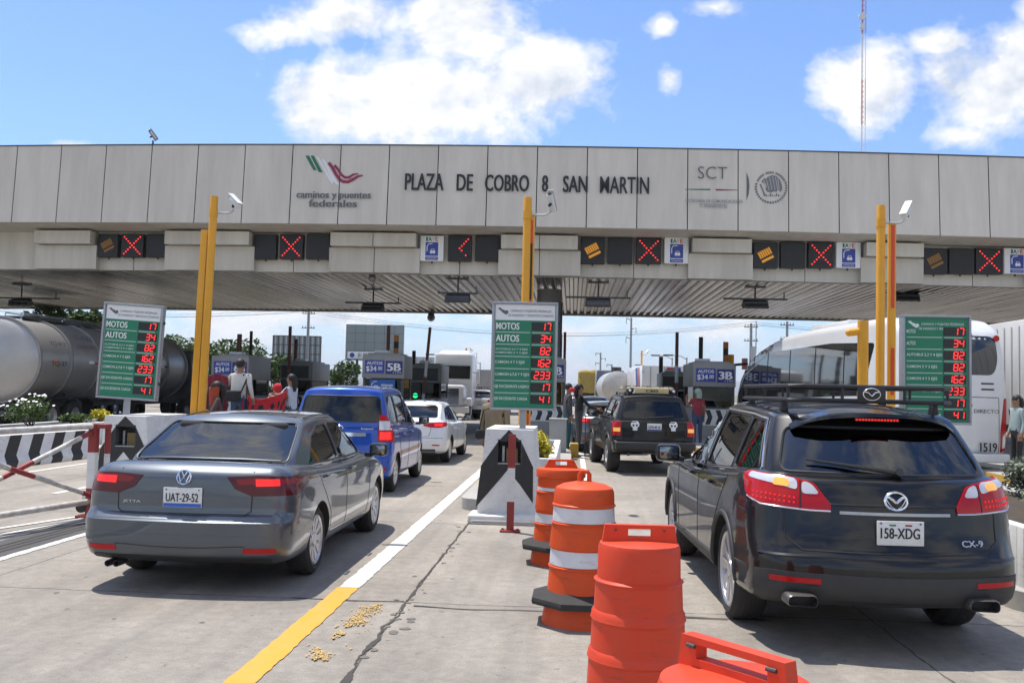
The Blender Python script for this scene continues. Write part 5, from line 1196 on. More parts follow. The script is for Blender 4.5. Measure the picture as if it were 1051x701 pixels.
bar(e(.06, 1.04), e(2.45, .24), ((.07, red_p), (.38, rust), (.56, red_p), (1, rust)), .030); bar(e(.06, .27)+V((.06, 0, 0)), e(2.45, 1.05)+V((.06, 0, 0)), ((.08, red_p), (.40, rust), (.55, red_p), (1, rust)), .030)
bar(e(2.6, .10), e(2.6, 1.13), ((1, white_p),), .036); b.build('gate_leaf', g)
def striped_barrier(label, x, y0, y1):
    t = thing('concrete_barrier', label, 'barrier', (x, y0, 0), R(-4)); L = y1-y0; b = MB()
    pr = [(.0, 0), (.0, .10), (.10, .22), (.14, .60), (.30, .60), (.34, .22), (.44, .10), (.44, 0)]; pr = [(-a, z) for a, z in pr]
    n = len(pr); v = [(.22-(-a) if 0 else -a-.22, 0, z) for a, z in pr]+[(-a-.22, L, z) for a, z in pr]
    v = [(-xx, yy, zz) for xx, yy, zz in v]
    b.raw(v, [(k, k+1, n+k+1, n+k) for k in range(n-1)]+[tuple(range(n)), tuple(range(2*n-1, n-1, -1))], white_p); bmesh.ops.recalc_face_normals(b.bm, faces=b.bm.faces); b.build('barrier_body', t)
    b = MB(); k = 0; y = .1
    face_ = [(.224, .0), (.224, .10), (.124, .22), (.084, .597)]
    while y < L-.6:
        yy = lambda z: y+z*.55
        for (x0, z0), (x1, z1) in zip(face_, face_[1:]): b.raw([(x0, yy(z0), z0), (x0, yy(z0)+.36, z0), (x1, yy(z1)+.36, z1), (x1, yy(z1), z1)], [(0, 1, 2, 3)], black_p)
        y += .72
    b.build('painted_stripe', t); return t
striped_barrier('low concrete barrier with slanted black and white stripes behind the swing gate', -11.05, 13.2, 20.8)

# ------------------------------------------------------------------ yellow camera poles
def cam_pole(label, x, y, h, group, strip=None, second=None, cam_d=1, lean=0, camera=True, short=None):
    t = thing('camera_pole', label, 'camera pole', (x, y, .15), 0, group); t.rotation_euler = (0, lean, 0)
    b = MB(); b.lathe([(.075, 0), (.075, .02), (.066, .03), (.062, h-.02), (.058, h), (.001, h+.005)], yellow_p, 16); b.box((0, 0, .012), (.26, .26, .024), dsteel); b.build('pole', t)
    if camera:
        b = MB(); z = h-.27; b.lathe([(.072, z-.06), (.072, z+.06)], yellow_p, 16); b.tube([(.05, -.02, z), (.26, -.02, z), (.32, -.02, z+.03), (.34, -.02, z+.07)], .016, steel, 8); b.build('bracket', t)
        b = MB(); a = (.10, -.55, -.55) if cam_d > 0 else (-.4, .2, .45); cctv(b, (.36, -.04, z+.18), {1: (-.42, .30, .35), 2: (-.10, -.25, .42), 3: (.28, .35, .42)}[cam_d], .62); b.build('camera', t)
    if second:
        b = MB(); dx, h2, m = second; b.box((dx, .02, h2/2), (.11, .07, h2), yellow_p, bev=.006)
        if strip:
            for z0, z1, mm in strip: b.box((dx+.005, -.018, (z0+z1)/2), (.05, .012, z1-z0), mm)
        b.build('arm_guard', t)
    return t
G_CP = 'yellow camera poles on the islands'
cam_pole('leaning pair of yellow posts, the tall one with a camera, beside the left price board', -5.95, 15.3, 4.55, G_CP, None, (-.13, 4.0, 0), 1, R(1.2))
cam_pole('yellow pole with red and black banded guard and camera, above the middle price board', -.74, 14.6, 4.45, G_CP, [(.4, 1.2, redband), (1.2, 2.2, ink), (2.2, 2.9, redband), (2.9, 3.75, ink), (3.75, 4.1, redband)], (.06, 4.2, 0), 2)
cam_pole('tall yellow pole with camera and red banded guard, left of the all green board', 4.58, 14.9, 4.45, G_CP, [(.4, 1.0, redband), (1.6, 2.3, redband), (2.9, 4.15, redband)], (.17, 4.2, 0), 3)
t = thing('yellow_post', 'short yellow post with a side elbow beside the tall camera pole at right', 'post', (4.24, 14.6, .15)); b = MB(); b.cyl((0, 0, 0), (0, 0, 2.68), .078, yellow_p, n=16); b.build('post', t); b = MB(); b.cyl((-.06, 0, 2.52), (-.2, 0, 2.5), .055, yellow_p); b.sphere((-.2, 0, 2.5), .057, yellow_p, 10, 7); b.build('elbow', t)
for px, Y, s in ((477.5, 68, 1), (658, 66, 3)):
    p = pix(px, 400, Y); cam_pole('slim yellow camera pole far beyond the booths, %s of the middle board' % ('left' if s == 1 else 'right'), p.x, Y, 4.35, 'yellow camera poles beyond the canopy', None, None, s)

# ------------------------------------------------------------------ lane signals and tag signs under the canopy
sigm = mat('signal housing', (.02, .02, .022), .5, var=.2, scale=6); lens_off = mat('dark signal mesh', (.010, .010, .011), .5)
def signal(px0, px1, py0, py1, kind, label):
    p0, p1 = face(px0, py1, -1.0), face(px1, py0, -1.0); w, h = p1.x-p0.x, p1.z-p0.z; c = (p0+p1)/2
    t = thing('tag_sign' if kind == 'tag' else 'lane_signal', label, 'sign' if kind == 'tag' else 'lane signal', (c.x, YG(c.x)+1.02, c.z), math.atan(.0052*(c.x-2)+.035), 'tag lane signs under the canopy' if kind == 'tag' else 'lane signals under the canopy')
    b = MB(); b.box((0, .12, 0), (w, .24, h), whitem if kind == 'tag' else sigm, bev=.03 if kind == 'tag' else .012); b.cyl((0, .12, -h/2), (0, .12, -h/2-.07), .03, dsteel); b.cyl((0, .24, 0), (0, .34, 0), .05, dsteel); b.build('housing', t)
    y = -.004
    if kind == 'tag':
        b = MB()
        b.text('I', (-.20, y, h*.28), (1, 0, 0), (0, 0, 1), .06, .14, lg, .03); b.text('A', (-.13, y, h*.28), (1, 0, 0), (0, 0, 1), .13, .14, lg, .03); b.text('V', (.0, y, h*.28), (1, 0, 0), (0, 0, 1), .09, .14, steel, .03); b.text('E', (.11, y, h*.28), (1, 0, 0), (0, 0, 1), .10, .14, redband, .03); b.build('lettering', t)
        b = MB(); bw = w*.27; b.poly([(-bw, y, -h*.30), (bw, y, -h*.30), (bw, y, h*.24), (-bw, y, h*.24)], bluem); b.poly([(-bw, y, -h*.46), (bw, y, -h*.46), (bw, y, -h*.33), (-bw, y, -h*.33)], bluem); o = b.build('blue_panel', t)
        b = MB(); s = h*.5; y -= .004
        car_ = [(-.26, -.30), (-.17, -.30), (-.17, -.36), (-.09, -.36), (-.09, -.30), (.09, -.30), (.09, -.36), (.17, -.36), (.17, -.30), (.26, -.30), (.26, -.12), (.20, -.05), (.14, .12), (-.14, .12), (-.20, -.05), (-.26, -.12)]
        b.poly([(a*s*.8+.03, y, c_*s*.8-.06) for a, c_ in car_], whitem); b.poly([(a*s*.8+.03, y-.003, c_*s*.8-.06) for a, c_ in ((-.14, -.05), (.14, -.05), (.10, .08), (-.10, .08))], bluem)
        b.tube([(-bw*.75, y, -h*.12), (-bw*.75, y, h*.08), (-bw*.55, y, h*.17), (bw*.1, y, h*.19)], .016, whitem, 6); b.text('telepeaje', (-bw*.8, y, -h*.43), (1, 0, 0), (0, 0, 1), bw*1.6, h*.07, whitem); b.build('car_symbol', o)
    else:
        b = MB(); b.poly([(-w*.44, y, -h*.44), (w*.44, y, -h*.44), (w*.44, y, h*.44), (-w*.44, y, h*.44)], lens_off); b.build('screen', t)
        b = MB(); y -= .012
        dot = lambda a, c_, m, r=.026: b.lathe([(r, .012), (r*.9, -.004), (.001, -.010)], m, 8, (a, y, c_), axis='Y')
        if kind in 'xv':
            for k in range(9):
                q = -.36+.09*k
                for s in (-1, 1):
                    if kind == 'v' and not ((s > 0 and q > -.02) or (s < 0 and q > .1 and 0) or (s < 0 and -.4 < -q and q > 0.0 and (k % 2))): continue
                    dot(q*w, s*q*h, led_red)
            b.build('red_cross', t)
        elif kind == 'a':
            ca, sa = math.cos(R(28)), math.sin(R(28)); T2 = lambda a, c_: (a*ca-c_*sa, y, a*sa+c_*ca)
            for k in range(6): b.poly([T2(*q) for q in ((-.28*w+k*.095*w, -.05*h), (-.205*w+k*.095*w, -.05*h), (-.205*w+k*.095*w, .22*h), (-.28*w+k*.095*w, .22*h))], led_amber)
            b.poly([T2(*q) for q in ((-.28*w, -.22*h), (.26*w, -.22*h), (.26*w, -.12*h), (-.28*w, -.12*h))], led_amber); b.build('amber_symbol', t)
        elif kind == 'b':
            ca, sa = math.cos(R(28)), math.sin(R(28)); T2 = lambda a, c_: (a*ca-c_*sa, y, a*sa+c_*ca); dim = mat('dim amber', (.16, .085, .02), .5, emit=(.8, .35, .05), es=.05)
            for k in range(6): b.poly([T2(*q) for q in ((-.28*w+k*.095*w, -.05*h), (-.205*w+k*.095*w, -.05*h), (-.205*w+k*.095*w, .22*h), (-.28*w+k*.095*w, .22*h))], dim)
            b.poly([T2(*q) for q in ((-.28*w, -.22*h), (.26*w, -.22*h), (.26*w, -.12*h), (-.28*w, -.12*h))], dim); b.build('amber_symbol', t)
    return t
WH = ['far left', 'second from left', 'third from left', 'fourth from left', 'fifth from left', 'far right']
BAY_S = [(239.9, 263.5, [(98.5, 121, 'b'), (122.7, 147, 'x'), (148.4, 171.8, 'o')]), (240.4, 265.5, [(259.4, 283.4, 'o'), (285.7, 310.8, 'x'), (313, 338.5, 'o')]), (242, 267.5, [(430.4, 455.5, 'tag'), (459, 484, 'v'), (487, 512.5, 'o')]),
    (244, 270, [(596, 621, 'a'), (624, 649.5, 'o'), (653, 679, 'x'), (682, 707.2, 'tag')]), (248.7, 274.6, [(774, 798.8, 'a'), (802, 827, 'o'), (830.5, 856, 'x'), (859, 884, 'tag')]), (255, 280.6, [(948.3, 973, 'b'), (975.5, 1000.5, 'o'), (1003, 1029.6, 'x'), (1032, 1057, 'tag')])]
NM = {'o': 'unlit black lane signal', 'x': 'lane signal showing a red cross', 'v': 'lane signal with half of its red cross lit', 'a': 'lane signal with an amber card symbol', 'b': 'lane signal with a dim amber card symbol', 'tag': 'white tag lane sign with a blue car symbol'}
for i, (y0, y1, L) in enumerate(BAY_S):
    seen = 0
    for (x0, x1, k) in L:
        extra = ''
        if k == 'o' and sum(1 for q in L if q[2] == 'o') > 1: extra = ', left of the cross' if not seen else ', right of the cross'; seen = 1
        signal(x0, x1, y0, y1, k, NM[k]+' in the '+WH[i]+' canopy bay'+extra)

# ------------------------------------------------------------------ lights and dome cameras hung from the soffit
def hang(px, py, Y, hw, wh):
    p = pix(px, py, Y); t = thing('hanging_light', 'dark floodlight on a bar hung under the canopy, %s' % wh, 'floodlight', p, 0, 'floodlights under the canopy'); up = ZS-p.z
    b = MB(); b.box((0, 0, 0), (hw*2, .07, .06), dsteel); b.cyl((0, 0, 0), (0, 0, up), .03, dsteel); b.box((0, 0, up-.03), (.7, .25, .05), dsteel); b.tube([(hw*.9, 0, .03), (hw*.9, 0, .25)], .02, dsteel); b.build('bar', t)
    b = MB(); b.box((.0, -.05, -.18), (.9, .38, .24), dsteel, rot=MX.Rotation(R(18), 3, 'X'), taper=(.92, .75), bev=.02); b.poly([(-.38, -.24, -.28), (.38, -.24, -.28), (.38, -.2, -.09), (-.38, -.2, -.09)], dkglass); b.build('lamp', t)
hang(470, 301, 33.2, .70, 'left of the middle board'); hang(614, 305.5, 33.6, 1.1, 'right of the middle pillar'); hang(383, 311, 37.4, 1.1, 'above the blue minivan'); hang(775, 307, 34.2, 1.1, 'above the bus front'); hang(22, 306, 38, 1.6, 'at the far left'); hang(930, 300, 36, 1.3, 'near the right camera pole')
for px, py, Y, r, wh in ((442.5, 326, 48.3, .20, 'at the far edge of the canopy'), (382, 286, 33, .13, 'near the front edge of the canopy')):
    p = pix(px, py, Y); b = MB(); b.cyl((p.x, Y, p.z), (p.x, Y, max(ZS-.05, p.z+.3)), .05, dsteel); b.sphere((p.x, Y, p.z), r, mat('dome camera grey', (.22, .23, .22), .4)); b.cyl((p.x, Y, p.z+r*.5), (p.x, Y, p.z+r*1.1), r*.8, dsteel); tag(b.build('dome_camera'), 'round grey dome camera hanging '+wh, 'camera')

# ------------------------------------------------------------------ toll booths
boothm = mat('booth sheet metal', (.30, .295, .285), .55, .1, var=.3, scale=2, streak=True, dirt=(.17, .165, .155)); boothd = mat('booth dark frame', (.07, .07, .072), .5, var=.2)
BW = glass_mat('booth glass', (.16, .18, .18))
def booth(label, x0, x1, y, d, h, num=None, price='$34', tele=False, rear=False, group='toll booths'):
    t = thing('toll_booth', label, 'toll booth', ((x0+x1)/2, y, .15), 0, group); w = x1-x0; hw = w/2; h -= .15; zf = h-.82; z1 = 1.08
    b = MB(); b.box((0, d/2, z1/2), (w*.94, d-.06, z1), boothm, bev=.01); b.box((0, d/2, z1), (w*.98, d, .05), boothd); b.build('wall', t)
    b = MB()
    for sx in (-1, 1):
        for yy in (.05, d-.05): b.box((sx*(hw-.07), yy, (z1+zf)/2), (.09, .09, zf-z1), boothd)
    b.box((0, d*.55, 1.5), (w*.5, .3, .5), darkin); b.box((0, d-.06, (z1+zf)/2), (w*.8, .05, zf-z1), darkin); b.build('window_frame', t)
    b = MB(); b.box((0, .05, (z1+zf)/2), (w-.24, .012, zf-z1-.03), BW)
    for sx in (-1, 1): b.box((sx*(hw-.06), d/2, (z1+zf)/2), (.012, d-.2, zf-z1-.03), BW)
    b.build('window_glass', t)
    b = MB(); b.box((0, d/2, zf+.41), (w, d+.16, .82), boothm, bev=.012); b.box((0, d/2, h+.02), (w*.8, d*.8, .1), boothm, bev=.02); b.build('roof_fascia', t)
    y0 = -.086
    if num and not rear:
        b = MB(); a0, a1 = -hw+.10, -hw+.10+w*.46; b.box(((a0+a1)/2, y0, zf+.40), (a1-a0, .02, .46), bluem); b.text('AUTOS', (a0+.06, y0-.012, zf+.47), (1, 0, 0), (0, 0, 1), (a1-a0)-.12, .11, whitem, .03); b.text(price, (a0+.04, y0-.012, zf+.21), (1, 0, 0), (0, 0, 1), (a1-a0)*.55, .21, whitem, .03); b.text('.00', (a0+(a1-a0)*.64, y0-.012, zf+.28), (1, 0, 0), (0, 0, 1), (a1-a0)*.26, .13, whitem, .02); b.build('price_sign', t)
        b = MB(); a0, a1 = a1+.05, hw-.06; b.box(((a0+a1)/2, y0, zf+.38), (a1-a0, .02, .46), mat('navy sign', (.02, .025, .17), .45)); b.text(num, (a0+.05, y0-.012, zf+.26), (1, 0, 0), (0, 0, 1), (a1-a0)-.1, .27, whitem, .045); b.text('1199', (a0+(a1-a0)*.45, y0-.012, zf+.18), (1, 0, 0), (0, 0, 1), (a1-a0)*.5, .05, whitem); b.build('number_sign', t)
    if rear:
        b = MB(); b.box((-.06, -.09, zf+.38), (w*.84, .03, .56), boardgrey); b.build('display', t)
        b = MB(); b.box((-.42, -.10, 1.12), (.42, .14, 1.3), boothd, bev=.02); o = b.build('signal_box', t); b = MB(); b.lathe([(.11, 0), (.10, -.02), (.001, -.04)], led_green if rear == 'green' else lens_off, 16, (-.44, -.172, 1.16), axis='Y'); b.build('signal_lamp', o)
    if tele:
        b = MB(); b.box((.0, -.12, zf-.26), (w*.6, .03, .42), mat('teal blue sign', (.01, .10, .36), .45)); b.text('telepeaje', (-.05, -.137, zf-.32), (1, 0, 0), (0, 0, 1), .42, .14, whitem, .02); s = .3
        b.tube([(-.38, -.138, zf-.40), (-.38, -.138, zf-.22), (-.30, -.138, zf-.13), (-.2, -.138, zf-.12)], .014, whitem, 6); b.poly([(-.34, -.137, zf-.42), (-.12, -.137, zf-.42), (-.12, -.137, zf-.33), (-.16, -.137, zf-.26), (-.30, -.137, zf-.26), (-.34, -.137, zf-.33)], whitem); b.build('lane_sign', t)
    b = MB(); 
    for k in range(4):
        a = -hw+.10+k*w*.24; b.poly([(a, .022, .50), (a+w*.11, .022, .50), (a+w*.17, .022, .75), (a+w*.11, .022, 1.0), (a, .022, 1.0), (a+w*.06, .022, .75)], black_p if k % 2 == 0 or 1 else white_p)
    b.box((0, .026, .75), (w*.92, .006, .56), white_p); b.build('chevron_band', t)
    b = MB(); b.box((-hw*.3, d*.5, h+.12), (.5, .4, .14), steel, bev=.02); b.build('roof_unit', t)
    return t
booth('grey toll booth 3B with blue AUTOS price sign, beside the bus front', 4.12, 5.58, 34, 2.9, 2.77, '3B')
booth('grey toll booth 5B with price sign and a blue lane sign, above the blue minivan', -7.42, -5.93, 34, 1.6, 2.80, '5B', tele=True)
booth('toll booth 6B behind the vendors at left', -12.85, -11.5, 34, 2.4, 2.64, '6B'); booth('toll booth 4B mostly hidden behind the middle price board', -1.75, -.27, 34, 2.6, 2.80, '4B')
GR = 'rear row booths with black displays'
booth('rear booth with black display and a green signal light, above the white car', -7.4, -5.95, 44, 2.4, 2.72, rear='green', group=GR); booth('rear booth with black display behind the off-roader', 3.95, 5.4, 44, 2.4, 2.60, rear='off', group=GR); booth('rear booth with black display behind the red blanket at left', -13.4, -11.9, 44, 3, 2.70, rear='off', group=GR)

# ------------------------------------------------------------------ striped and plain posts, raised barrier arms
brown = mat('faded red brown', (.16, .05, .035), .6, var=.4, scale=5)
def pole_at(label, px, ytop, Y, w, cols, name='striped_post', cat='post', lean=0, group='striped posts among the booths'):
    p = pix(px, ytop, Y); b = MB(); n = len(cols); z0 = .15; d = V((math.sin(lean), 0, math.cos(lean))); L = (p.z-z0)/math.cos(lean); o = V((p.x, Y, p.z))-d*L
    for i, m in enumerate(cols): b.cyl(o+d*(L*i/n), o+d*(L*(i+1)/n), w, m, n=8)
    b.box(o+V((0, 0, .06)), (w*5, w*5, .12), dsteel); return tag(b.build(name), label, cat, group)
BO = [ink, led_amber]*6; RW = [brown, white_p]*4; am = mat('faded orange band', (.45, .16, .03), .6)
BO = [ink, am]*7
pole_at('black and orange banded post rising behind booth 5B', 407, 344, 36.5, .09, BO); pole_at('plain red brown post rising behind booth 5B', 399, 334, 37.5, .07, [brown])
pole_at('long raised red brown barrier arm leaning right, left of the white car', 441.5, 336, 38, .06, [steel, steel, brown, steel, brown, brown], 'barrier_arm', 'barrier arm', R(4), 'raised barrier arms')
pole_at('short dark post over the rear booth with the green light', 425, 360, 46.5, .09, [ink]); pole_at('tall red brown raised barrier arm between the off-roader and booth 3B', 695, 341, 38, .065, [steel, steel, brown, steel, brown, brown], 'barrier_arm', 'barrier arm', 0, 'raised barrier arms')
pole_at('brown post over the left part of booth 3B', 719.5, 346, 39, .085, [brown, ink]*2); pole_at('black and orange banded post over the right part of booth 3B', 745, 351, 37.5, .10, BO); pole_at('dark post behind the rear booth beside the off-roader', 678.5, 366, 48, .10, [ink]); pole_at('yellow post at the right corner of booth 3B', 750.5, 364, 38, .11, [yellow_p])
pole_at('banded post just right of the middle price board', 575, 343, 38, .09, BO); pole_at('thin brown post just right of the middle price board', 580, 341, 39, .055, [brown]); pole_at('brown post left of the vendor holding the blanket', 298, 335, 40, .07, [brown]); pole_at('dark post over the rear booth behind the blanket', 304, 348, 47, .09, [ink, brown]); pole_at('dark banded post behind booth 6B', 246, 343, 38, .10, [ink, brown]*2); pole_at('dark post behind booth 6B, nearer the vendors', 258, 340, 42, .07, [ink])

# ------------------------------------------------------------------ heavy vehicles
def big_wheels(root, xs, ys, r=.5, w=.28, rim=.29, m=None):
    for y in ys:
        for x in xs:
            b = MB(); b.lathe([(rim, -w/2), (r-.05, -w/2), (r, -w*.3), (r, w*.3), (r-.05, w/2), (rim, w/2)], rubber, 28, axis='X'); t = b.build('wheel', root, loc=(x, y, r)); s = 1 if x > 0 else -1
            b = MB(); b.lathe([(rim, s*w*.46), (rim-.03, s*w*.40), (.16, s*w*.15), (.12, s*w*.38), (.001, s*w*.4)], m or steel, 24, axis='X'); b.build('rim', t, flip=True)
buswhite = mat('coach white', (.72, .73, .74), .3, var=.15, scale=2, coat=.5); coachglass = mat('coach dark glass', (.014, .016, .018), .05, coat=1.)
busgrey = mat('coach grey film', (.13, .135, .14), .2, .4, coat=.8)
def build_bus():
    root = thing('coach_bus', 'white long distance coach numbered 1519 leaving through the right lane', 'bus', (8.64, 22.4, 0), R(8.3))
    L, hw = 12.6, 1.27
    # local: rear face at y 0, heading +y
    top = [(0, 3.28), (.35, 3.52), (1.4, 3.62), (6, 3.60), (9.4, 3.52), (11.2, 3.2), (12.2, 2.5), (12.6, 1.6)]
    yr = [(.3, .12), (.7, .0), (1.6, -.02), (2.6, .06), (3.2, .20), (3.6, .45)]; yf = [(.3, 12.4), (.8, 12.65), (1.4, 12.6), (2.2, 12.25), (3.0, 11.3), (3.6, 9.8)]
    def f(a, b, k):
        y0 = L*(b+1)/2; z = .32+(k+1)/2*(hermite(top, y0)-.32); y = hermite(yr, z)+(b+1)/2*(hermite(yf, z)-hermite(yr, z))
        y += .22*a*a*max(0, -b)**8-.5*a*a*max(0, b)**8; return (a*hw*hermite([(.3, .97), (1.2, 1), (2.4, .985), (3.6, .93)], z), y, z)
    bm = rbox((.16, .16), (.03, .05), (.06, .13), 14, 50, 16, f); sk = Skin([bm]); cut = MB()
    for y in (3.3, 9.9):
        for s in (-1, 1): cut.cyl((s*(hw-.4), y, .5), (s*(hw+.3), y, .5), .60, darkin, n=32)
    link('body', boolean(to_mesh(bm, buswhite), to_mesh2(cut)), root, 40)
    def P(nm, pts, ax, m, off=.006, par=None, st=.15): b = MB(); sk.patch(b, pts, ax, m, off, .012, st); return b.build(nm, par or root, 30)
    for s, ax in ((-1, 'L'), (1, 'S')):
        q = rnd([(1.6, 3.02), (4.2, 3.12), (8.6, 3.05), (11.2, 2.35), (12.15, 1.45), (10.8, 1.38), (9.4, 1.55), (4, 1.72), (2.2, 1.75)], .15)
        P('side_glass', q if s > 0 else [(-y, z) for y, z in q][::-1], ax, coachglass)
        q = rnd([(8.6, 3.42), (9.6, 3.36), (11.3, 2.75), (12.2, 1.75), (12.25, 1.42), (11.3, 2.38), (8.7, 3.1)], .1)
        P('front_film', q if s > 0 else [(-y, z) for y, z in q][::-1], ax, busgrey, .010)
        b = MB()
        for y in (3.3, 5.2, 7.1, 9.0, 10.3): sk.seam(b, [(y*s, 1.72), (y*s, 3.05)], ax, blackpl, .012, off=.008)
        for y in (1.5, 2.6, 4.3, 5.9, 7.4, 8.9): sk.seam(b, [(y*s, .5), (y*s, 1.25)], ax, dsteel, .008, off=.0)
        sk.seam(b, [(1.2*s, 1.27), (11.8*s, 1.25)], ax, dsteel, .008); b.build('panel_gap', root)
    rg = rnd([(-.86, 2.27), (.86, 2.27), (1.0, 2.6), (1.0, 3.16), (-1.0, 3.16), (-1.0, 2.6)], .2)
    P('rear_window', rg, 'R', coachglass)
    for s in (-1, 1):
        q = rnd([(s*1.04, .52), (s*1.20, .60), (s*1.22, 1.76), (s*1.12, 1.76), (s*1.02, 1.0)][::s], .05); P('tail_lamp', q, 'R', redlens, .012)
        P('clear_lens', rnd([(s*1.08, .62), (s*1.17, .66), (s*1.18, .98), (s*1.08, .9)][::s], .03), 'R', whitelens, .016)
        h, n = sk.hit((s*1.02, 3.12), 'R'); b = MB(); b.lathe([(.075, -.03), (.07, -.06), (.001, -.065)], redlens, 16, h, axis='Y'); b.build('marker_lamp', root)
        b = MB(); h, n = sk.hit((s*1.0, .36), 'R'); b.lathe([(.07, -.0), (.065, -.03), (.001, -.035)], redlens, 16, h, axis='Y'); b.build('reflector', root)
        for k in range(2): P('vent_slot', box_poly(s*.68-.17, 2.06-k*.13, s*.68+.17, 2.10-k*.13, .015), 'R', dsteel, .006)
    b = MB(); sk.seam(b, [(-1.18, .52), (-1.0, .49), (1.0, .49), (1.18, .52)], 'R', dsteel, .010); sk.seam(b, [(-1.0, .50), (-.97, 1.77), (.97, 1.77), (1.0, .50)], 'R', dsteel, .009); b.build('hatch_gap', root)
    b = MB()
    h, n = sk.hit((.45, .98), 'R'); b.text('1519', (.46, h.y-.03, .56), (1, 0, 0), (0, 0, 1), .40, .20, ink, .03); b.text('DIRECTO', (.32, h.y-.03, 1.42), (1, 0, 0), (0, 0, 1), .58, .08, dsteel, .01); b.build('lettering', root)
    b = MB(); b.box((0, -.06, .42), (2.2, .16, .2), buswhite, bev=.04); b.build('rear_bumper', root); b = MB(); b.box((-.1, -.03, .56), (.32, .02, .14), platem); b.build('number_plate', root)
    for s in (-1, 1):
        b = MB(); b.tube([(s*1.15, 11.3, 2.75), (s*1.42, 12.0, 2.72), (s*1.5, 12.35, 2.45), (s*1.5, 12.35, 2.0)], .045, blackpl, 8); b.box((s*1.5, 12.36, 1.9), (.22, .16, .62), blackpl, bev=.05); b.build('mirror', root)
    q = [(4.4, .55), (5.2, .55), (6.6, 1.65), (6.0, 1.65)]; P('red_stripe', [(-y, z) for y, z in q][::-1], 'L', redlens, .006); big_wheels(root, (-1.08, 1.08), (3.3, 9.9), .5)
    b = MB(); b.box((0, 5.5, 3.68), (1.5, 2.6, .18), buswhite, bev=.06); b.build('roof_unit', root); return root
build_bus()
tankm = mat('polished tank steel', (.40, .39, .375), .38, .6, var=.4, scale=1.5, dirt=(.27, .26, .245), streak=False); ribst = mat('tank rib steel', (.26, .255, .25), .5, .4, var=.4, scale=2)  # second steel: darker, duller grey for the raised ribs of the barrel
def build_tanker():
    root = thing('tank_truck', 'long dull silver tank trailer with ribbed barrel and hazard diamond, at far left', 'tank truck', (-17.3, 28.2, 0), R(0)); L = 11.2; r = 1.27; zc = 2.22; sx = 1.06
    def sc(b): b.T = MX.Translation((0, 0, zc)) @ MX.Diagonal((sx, 1, 1, 1))
    b = MB(); sc(b); b.lathe([(.001, -.30), (r*.45, -.26), (r*.8, -.13), (r*.97, .0), (r, .04), (r, L-.04), (r*.97, L), (r*.8, L+.13), (r*.4, L+.27), (.001, L+.3)][::-1], tankm, 56, axis='Y'); b.build('tank', root, 30, flip=True)
    for y in (.06, 1.9, 3.75, 5.6, 7.45, 9.3, L-.06): b = MB(); sc(b); b.lathe([(r-.01, -.05), (r+.055, -.045), (r+.06, 0), (r+.055, .045), (r-.01, .05)], ribst, 56, (0, y, 0), axis='Y'); b.build('rib', root, 30, flip=True)
    sk = Skin([rbox((.01, .01), (.01, .01), (.01, .01), 2, 2, 2, lambda a, b, c: (a, b, c))]); x = lambda z: sx*math.sqrt(max(.01, r*r-(z-zc)**2))+.012
    def decal(b, y0, y1, z0, z1, m): b.raw([(x(z), y, z) for z in [z0+(z1-z0)*k/4 for k in range(5)] for y in (y0, y1)], [(2*k, 2*k+1, 2*k+3, 2*k+2) for k in range(4)], m)
    b = MB()
    for y in (3.0, 5.0, 6.8, 8.6): decal(b, y, y+.35, 2.20, 2.29, whitem); decal(b, y+.37, y+.75, 2.20, 2.29, redlens)
    b.build('reflective_strip', root)
    b = MB(); b.text('TQ-812', (x(2.75), .75, 2.68), (0, 1, 0), (-.35, 0, 1), .95, .16, tintk, .02, lift=.03); b.text('TQ-37', (x(2.1), .65, 2.05), (0, 1, 0), (0, 0, 1), .95, .18, tintk, .03, lift=.02); b.text('TP-47856', (x(3.0), 2.5, 2.93), (0, 1, 0), (-.5, 0, 1), 1.2, .18, tintk, .0, lift=.03); b.text('CAPACIDAD 31000 LTS', (x(2.75), 2.4, 2.68), (0, 1, 0), (-.35, 0, 1), 1.3, .12, tintk, .0, lift=.03); b.build('lettering', root)
    b = MB(); o = V((x(1.98)+.02, 5.0, 1.98)); q = .36; b.poly([o+V((0, 0, -q)), o+V((0, q, 0)), o+V((0, 0, q)), o+V((0, -q, 0))], mat('hazard diamond', (.62, .12, .05), .5, var=.2)); b.text('3', o+V((.01, -.08, -.18)), (0, 1, 0), (0, 0, 1), .15, .22, whitem, lift=.004); b.build('hazard_sign', root)
    b = MB(); decal(b, 7.5, 8.7, 1.35, 1.75, mat('yellow decal', (.5, .33, .04), .5, var=.3)); b.build('yellow_decal', root)
    b = MB(); b.box((1.3, .95, 2.2), (.10, .14, .22), mat('orange lamp', (.7, .2, .03), .3)); b.build('side_lamp', root)
    b = MB(); b.box((0, L/2, .88), (.9, L-.4, .22), dsteel)
    for y in (.6, 2.5, 6, 9): b.box((0, y, 1.05), (1.9, .25, .3), dsteel)
    b.box((0, -.1, .62), (2.2, .12, .14), dsteel); b.build('chassis', root)
    for s in (-1, 1):
        b = MB(); pts = [(.3, .55), (.35, .95), (.6, 1.12), (3.2, 1.12), (3.6, .95), (3.7, .55)]; b.prism([(s*.85, y, z) for y, z in pts]+[(s*.85, y, z-.03) for y, z in pts[::-1]], (s*.42, 0, 0), blackpl); b.build('mudguard', root, flip=True)
    big_wheels(root, (-1.05, 1.05), (1.2, 2.6), .5)
    b = MB(); b.box((0, 5, zc+r+.08), (.5, 8.5, .05), dsteel)
    for y in (1.8, 4.5, 7.2): b.cyl((0, y, zc+r), (0, y, zc+r+.16), .25, dsteel, n=18)
    for s in (-1, 1): b.tube([(s*.25, .8, zc+r), (s*.25, .8, zc+r+.2), (s*.25, 9.2, zc+r+.2), (s*.25, 9.2, zc+r)], .02, steel)
    b.build('walkway', root)
